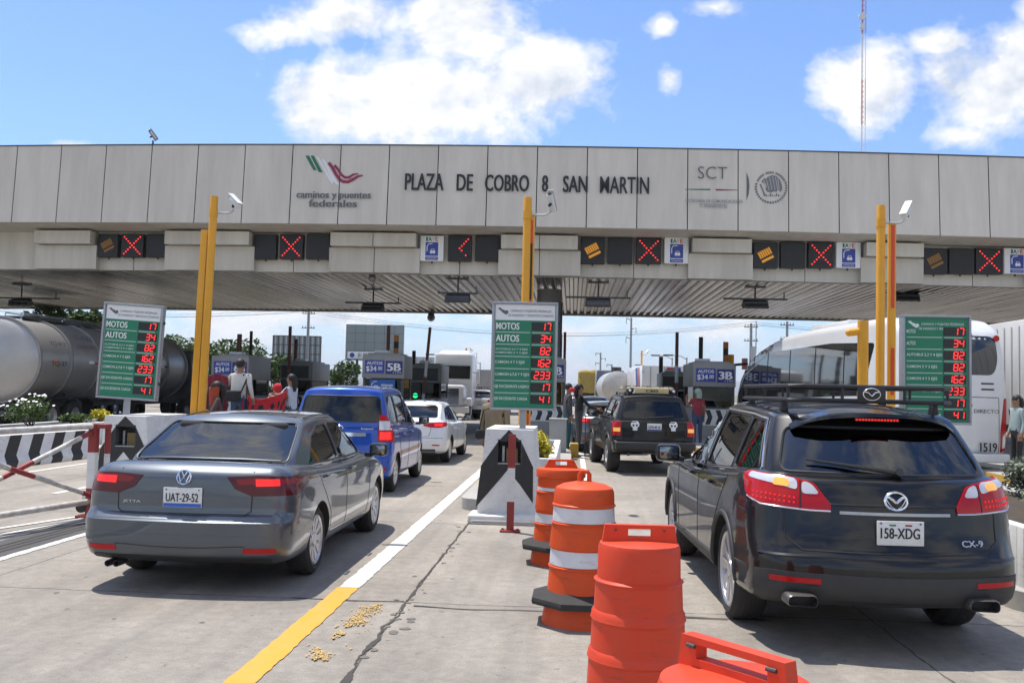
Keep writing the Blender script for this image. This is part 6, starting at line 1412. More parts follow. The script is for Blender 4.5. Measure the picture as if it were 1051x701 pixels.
    b = MB(); y = L+1.0; b.box((0, y+1.3, 1.9), (2.3, 2.0, 2.3), busgrey, bev=.15, taper=(.92, .9)); b.box((0, y+2.9, 1.3), (2.0, 1.6, 1.2), busgrey, bev=.2); b.build('tractor_cab', root); big_wheels(root, (-1.0, 1.0), (y-.3, y+3.0), .5)
build_tanker()
ribw = mat('trailer white sheet', (.66, .66, .65), .5, var=.25, scale=1, streak=True)
def box_truck(name, label, cat, loc, rz, L, w, h, z0, m, cabm, ribs=True, cab=True, group=None):
    root = thing(name, label, cat, loc, rz, group); b = MB(); b.box((0, L/2, (z0+h)/2), (w, L, h-z0), m, bev=.03)
    if ribs:
        n = int(L/.42)
        for s in (-1, 1):
            for k in range(n): b.box((s*(w/2+.012), .3+k*.42, (z0+h)/2), (.03, .05, h-z0-.3), m)
    b.build('cargo_box', root)
    b = MB()
    for s in (-1, 1):
        b.box((s*.3*w, -.012, (z0+h)/2), (.05, .03, h-z0-.1), steel); b.box((s*.08, -.016, (z0+h)/2), (.035, .03, h-z0-.15), steel)
        for q in (.15, .5, .85): b.box((s*(w/2-.06), -.015, z0+(h-z0)*q), (.14, .02, .06), steel)
    b.build('rear_door', root)
    b = MB(); b.box((0, L/2, z0-.14), (w*.4, L-.2, .2), dsteel); b.box((0, .05, .58), (w*.9, .1, .12), dsteel); b.box((0, .08, .78), (.08, .06, .4), dsteel); b.build('chassis', root)
    for s in (-1, 1): b = MB(); b.box((s*w*.4, -.02, .64), (.28, .06, .11), redlens); b.build('tail_lamp', root)
    b = MB()
    for s in (-1, 1): b.box((s*w*.42, .9, .55), (.03, .02, .5), blackpl); b.box((s*w*.36, .35, .45), (.5, .02, .5), blackpl)
    b.build('mud_flap', root); big_wheels(root, (-w/2+.2, w/2-.2), (1.2, 2.4) if L > 6 else (1.4,), .48)
    if cab:
        y = L+.25; b = MB(); b.box((0, y+.9, 1.75), (w*.92, 1.7, 2.2), cabm, bev=.15, taper=(.94, .86)); b.build('cab', root)
        b = MB(); b.box((0, y+1.72, 2.2), (w*.75, .06, .75), coachglass, rot=MX.Rotation(R(8), 3, 'X'))
        for s in (-1, 1): b.box((s*w*.455, y+1.0, 2.15), (.03, .9, .65), coachglass)
        b.build('cab_window', root); big_wheels(root, (-w/2+.2, w/2-.2), (y+1.1,), .48)
    return root
box_truck('box_trailer', 'tall white ribbed box trailer at the right edge behind the coach', 'trailer', (12.4, 18.5, 0), 0, 13.5, 2.55, 3.74, 1.1, ribw, buswhite, cab=False)
box_truck('box_truck', 'white roofed truck standing beyond the tank trailer', 'truck', (-21.5, 40, 0), R(1), 7, 2.5, 3.9, 1.0, ribw, busgrey)
box_truck('box_truck', 'grey box trailer behind the white truck cab, left of the middle board', 'trailer', (-5.4, 64, 0), 0, 9, 2.5, 2.95, 1.0, mat('grey cargo box', (.32, .31, .30), .55, var=.3, scale=1), busgrey, cab=False)
def tractor(label, loc, rz, m):
    root = thing('tractor_unit', label, 'truck', loc, rz); b = MB()      # seen from its front: local -y is the nose
    b.box((0, 1.7, 2.15), (2.3, 1.8, 2.9), m, bev=.2, taper=(.92, .82)); b.box((0, 1.9, 3.5), (2.0, 1.3, .55), m, bev=.2, taper=(.85, .5)); b.build('cab', root)
    b = MB(); b.box((0, .2, 1.25), (1.75, 1.5, 1.25), m, bev=.22, taper=(.9, .92)); b.build('bonnet', root)
    b = MB(); b.box((0, -.57, 1.25), (1.05, .06, .85), chrome)
    for k in range(7): b.box((0, -.605, .92+k*.11), (.95, .03, .025), dsteel)
    b.build('grille', root)
    b = MB(); b.box((0, -.62, .55), (2.2, .2, .35), m, bev=.06); b.build('bumper', root)
    b = MB(); b.box((-.0, .80, 2.55), (1.9, .06, .72), coachglass, rot=MX.Rotation(R(-8), 3, 'X')); b.build('windscreen', root)
    for s in (-1, 1):
        b = MB(); b.box((s*.85, -.45, 1.0), (.3, .12, .26), whitelens, bev=.04); b.build('headlight', root); b = MB(); b.box((s*.95, .2, .95), (.5, 1.3, .5), m, bev=.16); b.build('mudguard', root)
        b = MB(); b.box((s*1.38, .75, 2.3), (.2, .14, .7), m, bev=.04); b.cyl((s*1.1, .8, 2.55), (s*1.4, .75, 2.55), .02, dsteel); b.build('mirror', root); b = MB(); b.cyl((s*1.05, 2.75, 1), (s*1.05, 2.75, 3.7), .08, chrome); b.build('exhaust_stack', root)
    b = MB(); b.box((0, 3.4, .8), (.9, 4.2, .25), dsteel); b.build('chassis', root); big_wheels(root, (-1.0, 1.0), (.1, 4.0, 5.2), .5); return root
tractor('white long-nosed truck cab facing the camera, left of the yellow pole', (-6.55, 52, 0), 0, buswhite)
hay = mat('dry fodder load', (.42, .31, .08), .95, var=.6, scale=5, bump=1.2, dirt=(.20, .14, .04))
def open_truck(label, loc, rz):
    root = thing('farm_truck', label, 'truck', loc, rz); b = MB(); b.box((0, 2.6, 1.15), (2.4, 5.2, .18), dsteel); b.box((0, 2.6, .85), (.8, 6, .25), dsteel)
    for s in (-1, 1):
        for y in (.05, 1.7, 3.4, 5.1): b.box((s*1.18, y, 2.0), (.08, .08, 1.7), dsteel)
        for z in (1.5, 1.95, 2.4, 2.8): b.box((s*1.2, 2.6, z), (.04, 5.2, .12), dsteel)
    for x in (-.75, -.25, .25, .75): b.box((x, .02, 2.0), (.09, .06, 1.6), dsteel)
    for z in (1.3, 2.8): b.box((0, .0, z), (2.4, .06, .14), dsteel)
    b.build('stake_body', root)
    bm = rbox((.25, .25), (.1, .1), (.12, .3), 12, 22, 10, lambda a, b, c: (a*1.3+.10*NZ.noise(V((a*3, b*6, c*3))), 2.6+b*2.7, 2.45+c*.95+.14*NZ.noise(V((a*2.5, b*5, 7)))))
    link('fodder_load', to_mesh(bm, hay), root, 60); b = MB(); b.box((0, 6.3, 1.7), (2.2, 1.8, 2.0), mat('truck ochre', (.40, .27, .05), .5, var=.3), bev=.15, taper=(.93, .85)); b.build('cab', root)
    for s in (-1, 1): b = MB(); b.box((s*.95, -.03, .95), (.3, .06, .14), redlens); b.build('tail_lamp', root)
    big_wheels(root, (-1.0, 1.0), (1.3, 2.4, 6.4), .5); return root
open_truck('stake-sided truck with a heaped straw load far down the road', (1.75, 80, 0), 0)
def small_tank(label, loc, rz):
    root = thing('tank_truck', label, 'tank truck', loc, rz); b = MB(); b.lathe([(.001, 0), (.8, .06), (1.1, .25), (1.1, 6.8), (.001, 7)][::-1], mat('pale tank', (.56, .54, .50), .35, .5, var=.3), 30, (0, 0, 2.0), axis='Y'); b.build('tank', root, flip=True)
    b = MB(); b.box((0, 3.6, .85), (.8, 7, .25), dsteel); b.box((0, .15, .75), (2.1, .1, .2), dsteel); b.build('chassis', root); b = MB(); b.box((0, 3, 3.1), (.5, 4.5, .1), dsteel); b.cyl((0, 2, 3.0), (0, 2, 3.4), .35, dsteel); b.build('walkway', root)
    b = MB(); b.box((0, 8.4, 2.0), (2.3, 2, 2.6), busgrey, bev=.15, taper=(.92, .86)); b.build('cab', root); big_wheels(root, (-1.0, 1.0), (1, 2.2, 8.6), .5)
    for s in (-1, 1): b = MB(); b.box((s*.9, -.01, .9), (.3, .06, .14), redlens); b.build('tail_lamp', root)
small_tank('pale tank truck in line ahead of the black off-roader', (3.05, 66, 0), R(2))
box_truck('box_truck', 'dark open truck beyond the pale tank truck', 'truck', (3.9, 92, 0), 0, 6, 2.5, 3.2, 1.1, mat('dark cargo box', (.10, .10, .10), .6, var=.3), busgrey)
r_ = box_truck('box_truck', 'pale coach-like truck with red and blue panels behind the rear booth', 'truck', (5.3, 58, 0), R(3), 8, 2.5, 3.3, .8, buswhite, buswhite, ribs=False)
b = MB(); 
for k, m in enumerate((redlens, bluem)): b.raw([(-1.256, .3+k*1.1, 1), (-1.256, 1.3+k*1.1, 1), (-1.256, 2.3+k*1.1, 3.2), (-1.256, 1.3+k*1.1, 3.2)], [(0, 3, 2, 1)], m)
for k, m in enumerate((redlens, bluem)): b.raw([(.35+k*.42, -.045, 1), (.35+k*.42+.4, -.045, 1), (.2+k*.42+.4, -.045, 3.2), (.2+k*.42, -.045, 3.2)], [(0, 1, 2, 3)], m)
b.build('colour_panel', r_)
# more queueing cars: copies of the modelled ones with their own paint
def repaint(o, old, new):
    for ch in [o]+list(o.children_recursive):
        if ch.type == 'MESH' and old.name in [s.material.name for s in ch.material_slots if s.material]:
            for s in ch.material_slots:
                if s.material == old: s.link = 'OBJECT'; s.material = new
def clone(src, loc, rz, label, old, new, sc=None):
    c = copy_tree(src); c.location = loc; c.rotation_euler = (0, 0, rz); c['label'] = label
    if sc: c.scale = sc
    repaint(c, old, new); return c
clone(sedan.root, (7.32, 11.5, 0), R(0), 'white sedan whose corner shows at the right edge by the grey shrub', greyp, whitep)
clone(suv.root, (-5.15, 55, 0), R(0), 'white sport utility far left of the middle board, beyond the canopy', blackp, whitep)
clone(mpv.root, (-4.9, 84, 0), R(0), 'silver minivan far down the left lane beyond the white sport utility', bluep, mat('silver paint', (.5, .5, .5), .35, .6, coat=1))
clone(whitecar.root, (.6, 110, 0), R(0), 'small grey car at the far end of the road', whitep, greyp)

# ------------------------------------------------------------------ plants and trees
def leafm(name, c1, c2):
    m = bpy.data.materials.new(name); m.use_nodes = True; t = m.node_tree; p = t.nodes['Principled BSDF']; g_ = t.nodes.new('ShaderNodeNewGeometry'); r = t.nodes.new('ShaderNodeValToRGB')
    r.color_ramp.elements[0].color = (*c1, 1); r.color_ramp.elements[1].color = (*c2, 1); t.links.new(g_.outputs['Random Per Island'], r.inputs[0]); t.links.new(r.outputs[0], p.inputs['Base Color'])
    p.inputs['Roughness'].default_value = .55; p.inputs['Specular IOR Level'].default_value = .3; p.inputs['Subsurface Weight'].default_value = 0
    return m
leaf_g = leafm('tree leaf', (.030, .060, .014), (.10, .16, .04)); leaf_y = leafm('golden shrub leaf', (.36, .33, .03), (.78, .66, .06)); leaf_s = leafm('grey shrub leaf', (.10, .12, .085), (.26, .28, .20)); leaf_d = leafm('shrub leaf', (.035, .075, .018), (.13, .19, .05)); petal = mat('white petal', (.75, .75, .72), .6)
bark = mat('bark', (.09, .065, .045), .9, var=.5, scale=12, bump=.5)
def leaves(b, cl, n, size, m, rnd_):
    for i in range(n):
        c, r = cl[rnd_.randrange(len(cl))]; d = V((rnd_.gauss(0, 1), rnd_.gauss(0, 1), rnd_.gauss(0, 1))).normalized(); p = V(c)+V((d.x*r[0], d.y*r[1], d.z*r[2]))*(rnd_.random()**.4)
        u = V((rnd_.gauss(0, 1), rnd_.gauss(0, 1), rnd_.gauss(0, .7))).normalized(); w = u.orthogonal().normalized(); w = MX.Rotation(rnd_.random()*6.28, 3, u) @ w; s = size*rnd_.uniform(.6, 1.3)
        b.raw([p-u*s, p-w*s*.42, p+u*s, p+w*s*.42], [(0, 1, 2, 3)], m)
def tree(label, x, y, h, cw, ch, seed, n=2600, size=.16, group='trees beyond the plaza', m=None, z0=0):
    q = random.Random(seed); t = thing('tree', label, 'tree', (x, y, z0), 0, group); b = MB(); th = h-ch*.75; b.tube([(0, 0, -.1), (.05, .02, th*.5), (-.03, .05, th), (.05, 0, h-ch*.3)], [.05*h*.5+.04, .04*h*.5, .03*h*.5, .02], bark, 9)
    cl = []
    for k in range(15):
        a = q.random()*6.28; e = q.uniform(-.35, .5); rr = q.uniform(.35, .8)*cw/2; c = V((math.cos(a)*rr, math.sin(a)*rr, h-ch/2+e*ch*.72)); s = q.uniform(.22, .40); cl.append((c, (cw*s*.62, cw*s*.62, ch*s*.55)))
        b.tube([(0, 0, th*q.uniform(.7, 1)), c*.5+V((0, 0, th*.5)), c], [.02*h*.3+.02, .03, .01], bark, 6)
    cl.append((V((0, 0, h-ch*.32)), (cw*.26, cw*.26, ch*.30))); b.build('trunk', t); b = MB(); leaves(b, cl, n, size, m or leaf_g, q); b.build('crown', t, 0); return t
def shrub(label, x, y, z, w, h, m, seed, n=700, size=.05, group='shrubs in the planters', flowers=0, d=None):
    q = random.Random(seed); t = thing('shrub', label, 'shrub', (x, y, z), 0, group); d = d or w; b = MB(); cl = []
    for k in range(9):
        a = q.random()*6.28; r = q.uniform(.1, .75); c = V((math.cos(a)*r*w/2, math.sin(a)*r*d/2, h*q.uniform(.3, .8)*(1-.3*r))); cl.append((c, (w*.23, d*.23, h*.27))); b.tube([(0, 0, -.03), c*.5, c], [.014, .01, .004], bark, 5)
    b.build('stem', t); b = MB(); leaves(b, cl, n, size, m, q); b.build('foliage', t, 0)
    if flowers:
        b = MB()
        for i in range(flowers):
            c, r = cl[q.randrange(len(cl))]; p = V(c)+V((q.uniform(-1, 1)*r[0], q.uniform(-1, 1)*r[1], r[2]*q.uniform(.7, 1.1))); s = .035; b.raw([p+V((s*math.cos(k*1.257), s*math.sin(k*1.257)*.7, s*.5*math.sin(k*1.257))) for k in range(5)], [tuple(range(5))], petal)
        b.build('flower', t, 0)
    return t
def tr(px, ytop, Y, cw, ch, seed, label, **k): p = pix(px, ytop, Y); tree(label, p.x, Y, p.z, cw, ch, seed, **k)
tr(72, 314, 52, 4.2, 3.6, 3, 'leafy green tree rising behind the tank trailer at far left', n=3400, size=.2); tr(178, 342, 62, 3.6, 4.2, 4, 'green tree between the left price board and the yellow poles', n=2600, size=.18); tr(236, 346, 70, 6.0, 5.0, 5, 'broad green tree above booth 6B', n=4200, size=.2); tr(282, 362, 75, 4.5, 4.0, 6, 'bushy tree right of booth 6B', n=2600, size=.2); tr(356, 371, 66, 2.3, 3.4, 8, 'small round green tree left of booth 5B', n=2600, size=.14); tr(205, 352, 85, 5, 5, 9, 'pale tree behind the yellow poles', n=2500, size=.22)
tr(310, 374, 110, 5, 4, 21, 'far tree under the ribbed billboard', n=1500, size=.3); tr(640, 397, 260, 13, 6.5, 22, 'distant tree right of the straw truck', n=1500, size=.6)
S_ = [(-11.75, 14.0, .9, .50, leaf_s, 'grey green round shrub at far left behind the striped barrier', 0), (-11.75, 16.0, .9, .5, leaf_s, 'second grey green shrub from the left edge', 0), (-11.75, 18.6, 1.0, .62, leaf_s, 'grey shrub beside the white flowered bush', 0), (-11.7, 20.5, 1.1, .70, leaf_d, 'bush with small white flowers by the tank truck wheels', 40), (-11.7, 22.3, .7, .35, leaf_d, 'low green bush right of the white flowered bush', 0), (-11.7, 23.6, .6, .40, leaf_y, 'low yellow bush right of the white flowers', 0),
      (-6.75, 15.6, .62, .42, leaf_y, 'golden shrub behind the left end block', 0), (-6.2, 15.9, .62, .50, leaf_s, 'grey shrub at the foot of the left price board', 0), (-5.95, 17.0, .55, .42, leaf_y, 'golden shrub at the foot of the yellow posts', 0), (-6.3, 19.8, .8, .5, leaf_d, 'green shrub under the red blanket', 0), (-6.15, 22.4, .8, .55, leaf_d, 'green shrub left of the blue minivan', 0), (-6.3, 24, .8, .5, leaf_d, 'green shrub behind the vendors on the left island', 0),
      (-.55, 15.2, .52, .46, leaf_y, 'bright yellow shrub behind the middle end block', 0), (-.70, 16.6, .55, .38, leaf_y, 'yellow shrub farther back on the middle island', 0), (4.52, 9.2, .85, .55, leaf_s, 'round grey green shrub right of the black SUV', 0), (5.05, 10.4, .8, .62, leaf_s, 'larger grey shrub behind the round one at right', 0), (5.35, 11.8, .7, .5, leaf_s, 'grey shrub near the all green price board', 0)]
for i, (x, y, w, h, m, lab, fl) in enumerate(S_):
    z = .66 if x < -8 else .58 if x < -4 else .66 if x < 2 else .62; shrub(lab, x, y, z-.04, w, h, m, 50+i, n=1500 if y < 13 else 900, size=.035 if m is leaf_s else .045, flowers=fl)
p = pix(466, 408, 58); shrub('yellow green hedge bush between the white truck cab and the yellow pole', p.x, 58, .1, 2.0, 1.3, leaf_y, 90, 1200, .09, d=4)

# ------------------------------------------------------------------ billboards, power poles, wires, street lights, mast
bbm = mat('weathered billboard', (.21, .25, .25), .7, var=.35, scale=.35, streak=True, dirt=(.14, .16, .16))
def billboard(label, x0, x1, yt, yb, Y, text=None, ribs=False, m=None):
    a, c = pix(x0, yb, Y), pix(x1, yt, Y); w, h = c.x-a.x, c.z-a.z; t = thing('billboard', label, 'billboard', ((a.x+c.x)/2, Y, 0), 0, 'billboards beyond the canopy'); zc = a.z+h/2
    b = MB(); b.box((0, 0, zc), (w, .35, h), m or bbm, bev=.03)
    if not ribs:
        for k in range(1, 6): b.box((-w/2+w*k/6, -.178, zc), (.03, .01, h), dsteel)
        for k in range(1, 4): b.box((0, -.18, a.z+h*k/4), (w, .01, .03), dsteel)
    b.build('panel', t)
    b = MB()
    if ribs:
        for k in range(19): b.box((-w/2+w*k/18, -.2, zc), (.09, .08, h), steel if k % 2 else dsteel)
        for k in range(4): b.box((0, -.25, a.z+h*k/3), (w, .06, .08), dsteel)
    b.box((0, -.55, a.z-.08), (w, .9, .06), dsteel)
    for s in (-1, 1): b.cyl((s*w*.3, .1, 0), (s*w*.3, .1, a.z+h*.5), .16, dsteel, n=10)
    b.build('frame', t)
    if text:
        b = MB(); b.box((-.1*w, -.19, a.z+h*.13), (w*.72, .02, h*.20), whitem); b.cyl((-w*.38, -.2, a.z+h*.13), (-w*.38, -.215, a.z+h*.13), h*.07, bluem); b.text(text, (-w*.28, -.202, a.z+h*.07), (1, 0, 0), (0, 0, 1), w*.5, h*.12, ink, .02); b.build('text_strip', t)
    return t
billboard('large grey green billboard with a lettered white strip, behind booth 5B', 354.5, 415, 334, 369, 120, '01 222 211 06 60'); billboard('ribbed back of a billboard on steel posts, left of the large one', 280, 330, 345.5, 372, 110, None, True)
t = billboard('pale low billboard lettered G-600 beyond the rear booth', 420, 464, 367, 383, 130, None, False, mat('pale billboard', (.42, .45, .45), .6, var=.2, scale=.5)); a = pix(430, 379, 130); c = pix(455, 370, 130); b = MB(); b.text('G-600', (a.x-t.location.x, -.2, a.z), (1, 0, 0), (0, 0, 1), c.x-a.x, c.z-a.z, tintk, .01); b.build('lettering', t)
poleg = mat('pole steel', (.30, .31, .31), .5, .5, var=.2)
def power(label, px, yt, Y, kind='mono'):
    p = pix(px, yt, Y); t = thing('power_pole', label, 'power pole', (p.x, Y, 0), 0, 'power poles beyond the canopy'); h = p.z; k = Y/1000.; b = MB(); b.lathe([(.9*k+.08, 0), (.55*k+.06, h), (.001, h)], poleg, 10); b.build('pole', t); b = MB()
    if kind == 'mono':
        for i in range(3): z = h*(.97-.11*i); s = 1 if i % 2 else -1; b.cyl((0, 0, z), (s*5*k, 0, z+.3), .5*k, poleg, n=6); b.cyl((s*5*k, 0, z+.3), (s*5*k, 0, z-.6), .3*k, dsteel, n=6)
    else:
        for i in range(2): z = h*(.96-.15*i); b.box((0, 0, z), (14*k, .12, .7*k), brown); [b.cyl((x*k, 0, z), (x*k, 0, z+2.2*k), .4*k, dsteel, n=6) for x in (-6, -3, 3, 6)]
        if kind == 'trafo': b.cyl((2*k, 0, h*.55), (2*k, 0, h*.75), 3*k, steel, n=12); b.cyl((-6*k, 0, h*.5), (-6*k, 0, h*.62), 3*k, brown, n=12); b.box((5*k, 0, h*.85), (1*k, .1, h*.35), steel)
    b.build('crossarm', t); return t
for a in (('wooden power pole with two crossarms right of the ribbed billboard', 317, 318, 75, 'cross'), ('tall slim steel power pole right of the pillar', 648, 326, 150, 'mono'), ('power pole with transformers left of the bus front', 771, 332, 80, 'trafo'), ('second power pole behind the bus roof', 808, 330, 90, 'cross'), ('lattice-like power pole left of the tall slim one', 616.5, 362, 300, 'mono'), ('small distant power pole right of the straw truck', 628, 374, 340, 'mono'), ('faint distant power pole above the vendors heads', 605, 381, 480, 'mono'), ('faintest power pole at the vanishing point', 600, 388, 700, 'mono')): power(*a)
b = MB()
def wire(a, c, sag, r): b.tube([V(a).lerp(V(c), k/14)-V((0, 0, sag*4*(k/14)*(1-k/14))) for k in range(15)], r, dsteel, 4)
A_ = pix(317, 321, 75); B_ = pix(771, 334, 80)
for dx, dz in ((-.5, .1), (0, .3), (.5, .1)): wire(A_+V((dx, 0, dz)), B_+V((dx, 0, dz)), 1.4, .013); wire(A_+V((dx, 0, dz)), A_+V((-40, 6, dz+1)), 1, .013); wire(B_+V((dx, 0, dz)), B_+V((40, 8, 1)), 1, .013)
tag(b.build('power_line'), 'thin power lines strung across the sky under the canopy edge', 'power line')
def street_light(label, px, yt, Y, s):
    p = pix(px, yt, Y); t = thing('street_lamp', label, 'street lamp', (p.x, Y, 0), 0, 'street lamps beyond the canopy'); b = MB(); b.lathe([(.10, 0), (.06, p.z), (.001, p.z)], poleg, 8); b.tube([(0, 0, p.z-.2), (s*.5, 0, p.z+.1), (s*1.4, 0, p.z+.2)], .04, poleg, 6); b.build('pole', t); b = MB(); b.box((s*1.7, 0, p.z+.18), (.9, .35, .14), dsteel, bev=.04); b.build('lamp_head', t)
for a in (('street lamp above the rear booth beside the off-roader', 690, 367, 100, -1), ('street lamp far right of the pale tank truck', 666, 376, 150, -1), ('street lamp left of the middle board', 493, 372, 120, -1), ('street lamp over the pale billboard', 458, 366, 100, -1), ('street lamp left of booth 3B', 705, 367, 90, -1)): street_light(*a)
mr, mw = mat('mast red', (.42, .05, .03), .5), mat('mast white', (.65, .65, .66), .5); p = pix(885.5, 150, 95); t = thing('radio_mast', 'very tall slender red and white lattice mast behind the canopy', 'mast', (p.x, 95, 0)); b = MB(); n = 0; z = 0; w = .22
while z < 58:
    m = mr if int(z/4.6) % 2 == 0 else mw; z1 = min(58, z+.5); C3 = [V((w*math.cos(a), w*math.sin(a), 0)) for a in (1.57, 3.67, 5.76)]
    for i in range(3): b.cyl(C3[i]+V((0, 0, z)), C3[i]+V((0, 0, z1)), .026, m, n=5, caps=False); b.cyl(C3[i]+V((0, 0, z)), C3[(i+1) % 3]+V((0, 0, z1)), .014, m, n=4, caps=False)
    z = z1
b.build('lattice', t); b = MB(); pz = pix(885, 19, 95).z
for dz, r in ((0, .33), (-1, .25)): b.cyl((-.25, -.3, pz+dz), (-.25, -.6, pz+dz), r, mw, n=16)
b.build('dish', t)
# weather-worn railing at far left by the booths
b = MB(); y = 40
for k in range(26): b.box((-14+k*.32, y, .75), (.04, .04, 1.2), dsteel)
b.box((-10, y, 1.36), (8.2, .05, .05), dsteel); b.box((-10, y, .3), (8.2, .05, .05), dsteel); tag(b.build('railing'), 'dark metal railing between booth 6B and booth 5B', 'railing')

# ------------------------------------------------------------------ people
skinm = mat('skin', (.26, .14, .085), .5); hairm = mat('dark hair', (.012, .010, .009), .6, bump=.3)
def cloth(name, c, var=.25): return mat('cloth '+name, c, .85, var=var, scale=9, bump=.15)
BASE = dict(pel=(0, 0, .93), spi=(0, 0, 1.14), che=(0, 0, 1.34), nek=(0, .01, 1.46), jaw=(0, .03, 1.54), hed=(0, .02, 1.62), top=(0, .01, 1.69),
    sL=(-.175, 0, 1.39), eL=(-.22, -.02, 1.12), wL=(-.23, .05, .88), hL=(-.23, .07, .80), sR=(.175, 0, 1.39), eR=(.22, -.02, 1.12), wR=(.23, .05, .88), hR=(.23, .07, .80),
    tL=(-.095, 0, .86), kL=(-.10, .02, .48), aL=(-.10, -.01, .09), fL=(-.11, .14, .035), tR=(.095, 0, .86), kR=(.10, .02, .48), aR=(.10, -.01, .09), fR=(.11, .14, .035))
RAD = dict(pel=.135, spi=.125, che=.145, nek=.055, jaw=.072, hed=.092, top=.055, s=.062, e=.045, w=.032, h=.036, t=.088, k=.060, a=.042, f=.035)
BON = [('pel', 'spi'), ('spi', 'che'), ('che', 'nek'), ('nek', 'jaw'), ('jaw', 'hed'), ('hed', 'top')]+[q for s in 'LR' for q in (('che', 's'+s), ('s'+s, 'e'+s), ('e'+s, 'w'+s), ('w'+s, 'h'+s), ('pel', 't'+s), ('t'+s, 'k'+s), ('k'+s, 'a'+s), ('a'+s, 'f'+s))]
def person(label, loc, rz, top, leg, pose=None, sleeve='long', hair='short', shoe=None, scale=1., torso2=None):
    J = {k: V(v) for k, v in BASE.items()}
    for k, v in (pose or {}).items(): J[k] = V(v)
    root = thing('person', label, 'person', loc, rz); root.scale = (scale,)*3
    names = list(J); me = bpy.data.meshes.new('sk'); me.from_pydata([J[k] for k in names], [(names.index(a), names.index(c)) for a, c in BON], [])
    o = bpy.data.objects.new('sk', me); COL.objects.link(o); m = o.modifiers.new('skin', 'SKIN'); m.use_smooth_shade = True
    for i, k in enumerate(names):
        r = RAD.get(k, RAD.get(k[0], .05)); sv = me.skin_vertices[0].data[i]; sv.radius = (r*1.22, r*.92) if k in ('pel', 'spi', 'che') else (r, r); sv.use_root = (k == 'pel')
    sb = o.modifiers.new('s', 'SUBSURF'); sb.levels = sb.render_levels = 2
    dg = bpy.context.evaluated_depsgraph_get(); dg.update(); r = bpy.data.meshes.new_from_object(o.evaluated_get(dg)); bpy.data.objects.remove(o)
    bm = bmesh.new(); bm.from_mesh(r)
    # fingers: five short bent chains rooted in each palm
    b = MB(); b.bm = bm; b.ms = [skinm, top, leg, shoe or rubber]
    for s in 'LR':
        w, h = J['w'+s], J['h'+s]; d = (h-w).normalized(); sd = d.cross(V((1, 0, 0))).normalized() if abs(d.x) < .9 else d.cross(V((0, 0, 1))).normalized(); nn = sd.cross(d)
        for k, (off, ln) in enumerate(((-.026, .060), (-.009, .072), (.009, .068), (.025, .052))): a = h+sd*off; b.tube([a, a+d*ln*.6+nn*.006, a+d*ln*.95+nn*.028], [.011, .010, .007], skinm, 6)
        a = w.lerp(h, .5)+sd*-.03; b.tube([a, a-sd*.025+d*.03, a-sd*.03+d*.06+nn*.01], [.013, .011, .008], skinm, 6)
    for zz in (J['pel'].z+.02, J['nek'].z-.02, J['aL'].z+.03): bmesh.ops.bisect_plane(bm, geom=bm.verts[:]+bm.edges[:]+bm.faces[:], plane_co=(0, 0, zz), plane_no=(0, 0, 1))
    for f in bm.faces:
        c = f.calc_center_median(); best = min(BON, key=lambda q: _sd(c, J[q[0]], J[q[1]])); a, e = best; n = a[0]+e[0]
        if a in ('jaw', 'hed') or e in ('jaw', 'hed', 'top') and a != 'che': i = 0
        elif n in ('sp', 'pt') or a[0] in 'tk' and e[0] in 'ka': i = 2
        elif a[0] == 'a' and e[0] == 'f': i = 3
        elif a[0] == 'w' and e[0] == 'h': i = 0
        elif sleeve == 'short' and (a[0] == 'e' and e[0] == 'w' or a[0] == 's' and e[0] == 'e' and (c-J[a]).length > .16): i = 0
        elif a == 'pel' and e == 'spi': i = 1 if c.z > J['pel'].z+.02 else 2
        elif a == 'che' and e == 'nek' and c.z > J['nek'].z-.02: i = 0
        else: i = 1
        if len(f.verts) <= 4 and f.material_index == 0 and i != 0 and min((c-J['h'+s]).length for s in 'LR') < .12: i = 0
        f.material_index = i
    h = J['hed']; fw = V((0, 1, 0))
    b.sphere(h+V((0, .098, -.015)), .016, skinm, 6, 5, (.8, 1, 1.3)); [b.sphere(h+V((sx*.092, .01, -.01)), .022, skinm, 6, 5, (.4, .8, 1.3)) for sx in (-1, 1)]
    me2 = bpy.data.meshes.new('body'); bm.to_mesh(me2); bm.free()
    for mm in b.ms: me2.materials.append(mm)
    link('body', me2, root, 0)
    b = MB(); [b.sphere(h+V((sx*.034, .088, .008)), .011, ink, 6, 5) for sx in (-1, 1)]; b.box(h+V((0, .088, -.052)), (.045, .01, .008), brown); b.build('face', root)
    if hair != 'none':
        b = MB(); b.sphere(h+V((0, -.018, .022)), .100, hairm, 14, 9, (.93, 1.02, .98))
        if hair in ('long', 'tail'): b.tube([h+V((0, -.085, .03)), h+V((0, -.12, -.10)), h+V((0, -.10, -.28))], [.07, .065, .03], hairm, 10)
        b.build('hair', root)
    return root
def _sd(p, a, c):
    d = c-a; l = d.length_squared; t = max(0, min(1, (p-a).dot(d)/l)) if l else 0; return (p-a-d*t).length
jean = cloth('jeans', (.05, .08, .15)); khaki = cloth('khaki', (.24, .19, .12)); blk = cloth('black', (.02, .02, .022)); whitec = cloth('white shirt', (.60, .57, .52)); pale = cloth('pale blue', (.42, .48, .56)); maroon = cloth('maroon', (.26, .035, .05)); teal = cloth('teal', (.02, .10, .12)); greyc = cloth('grey', (.06, .06, .065)); brownc = cloth('brown', (.10, .06, .05)); green_c = cloth('pale green', (.30, .42, .34)); redc = cloth('red', (.50, .02, .03))
ISL = .16
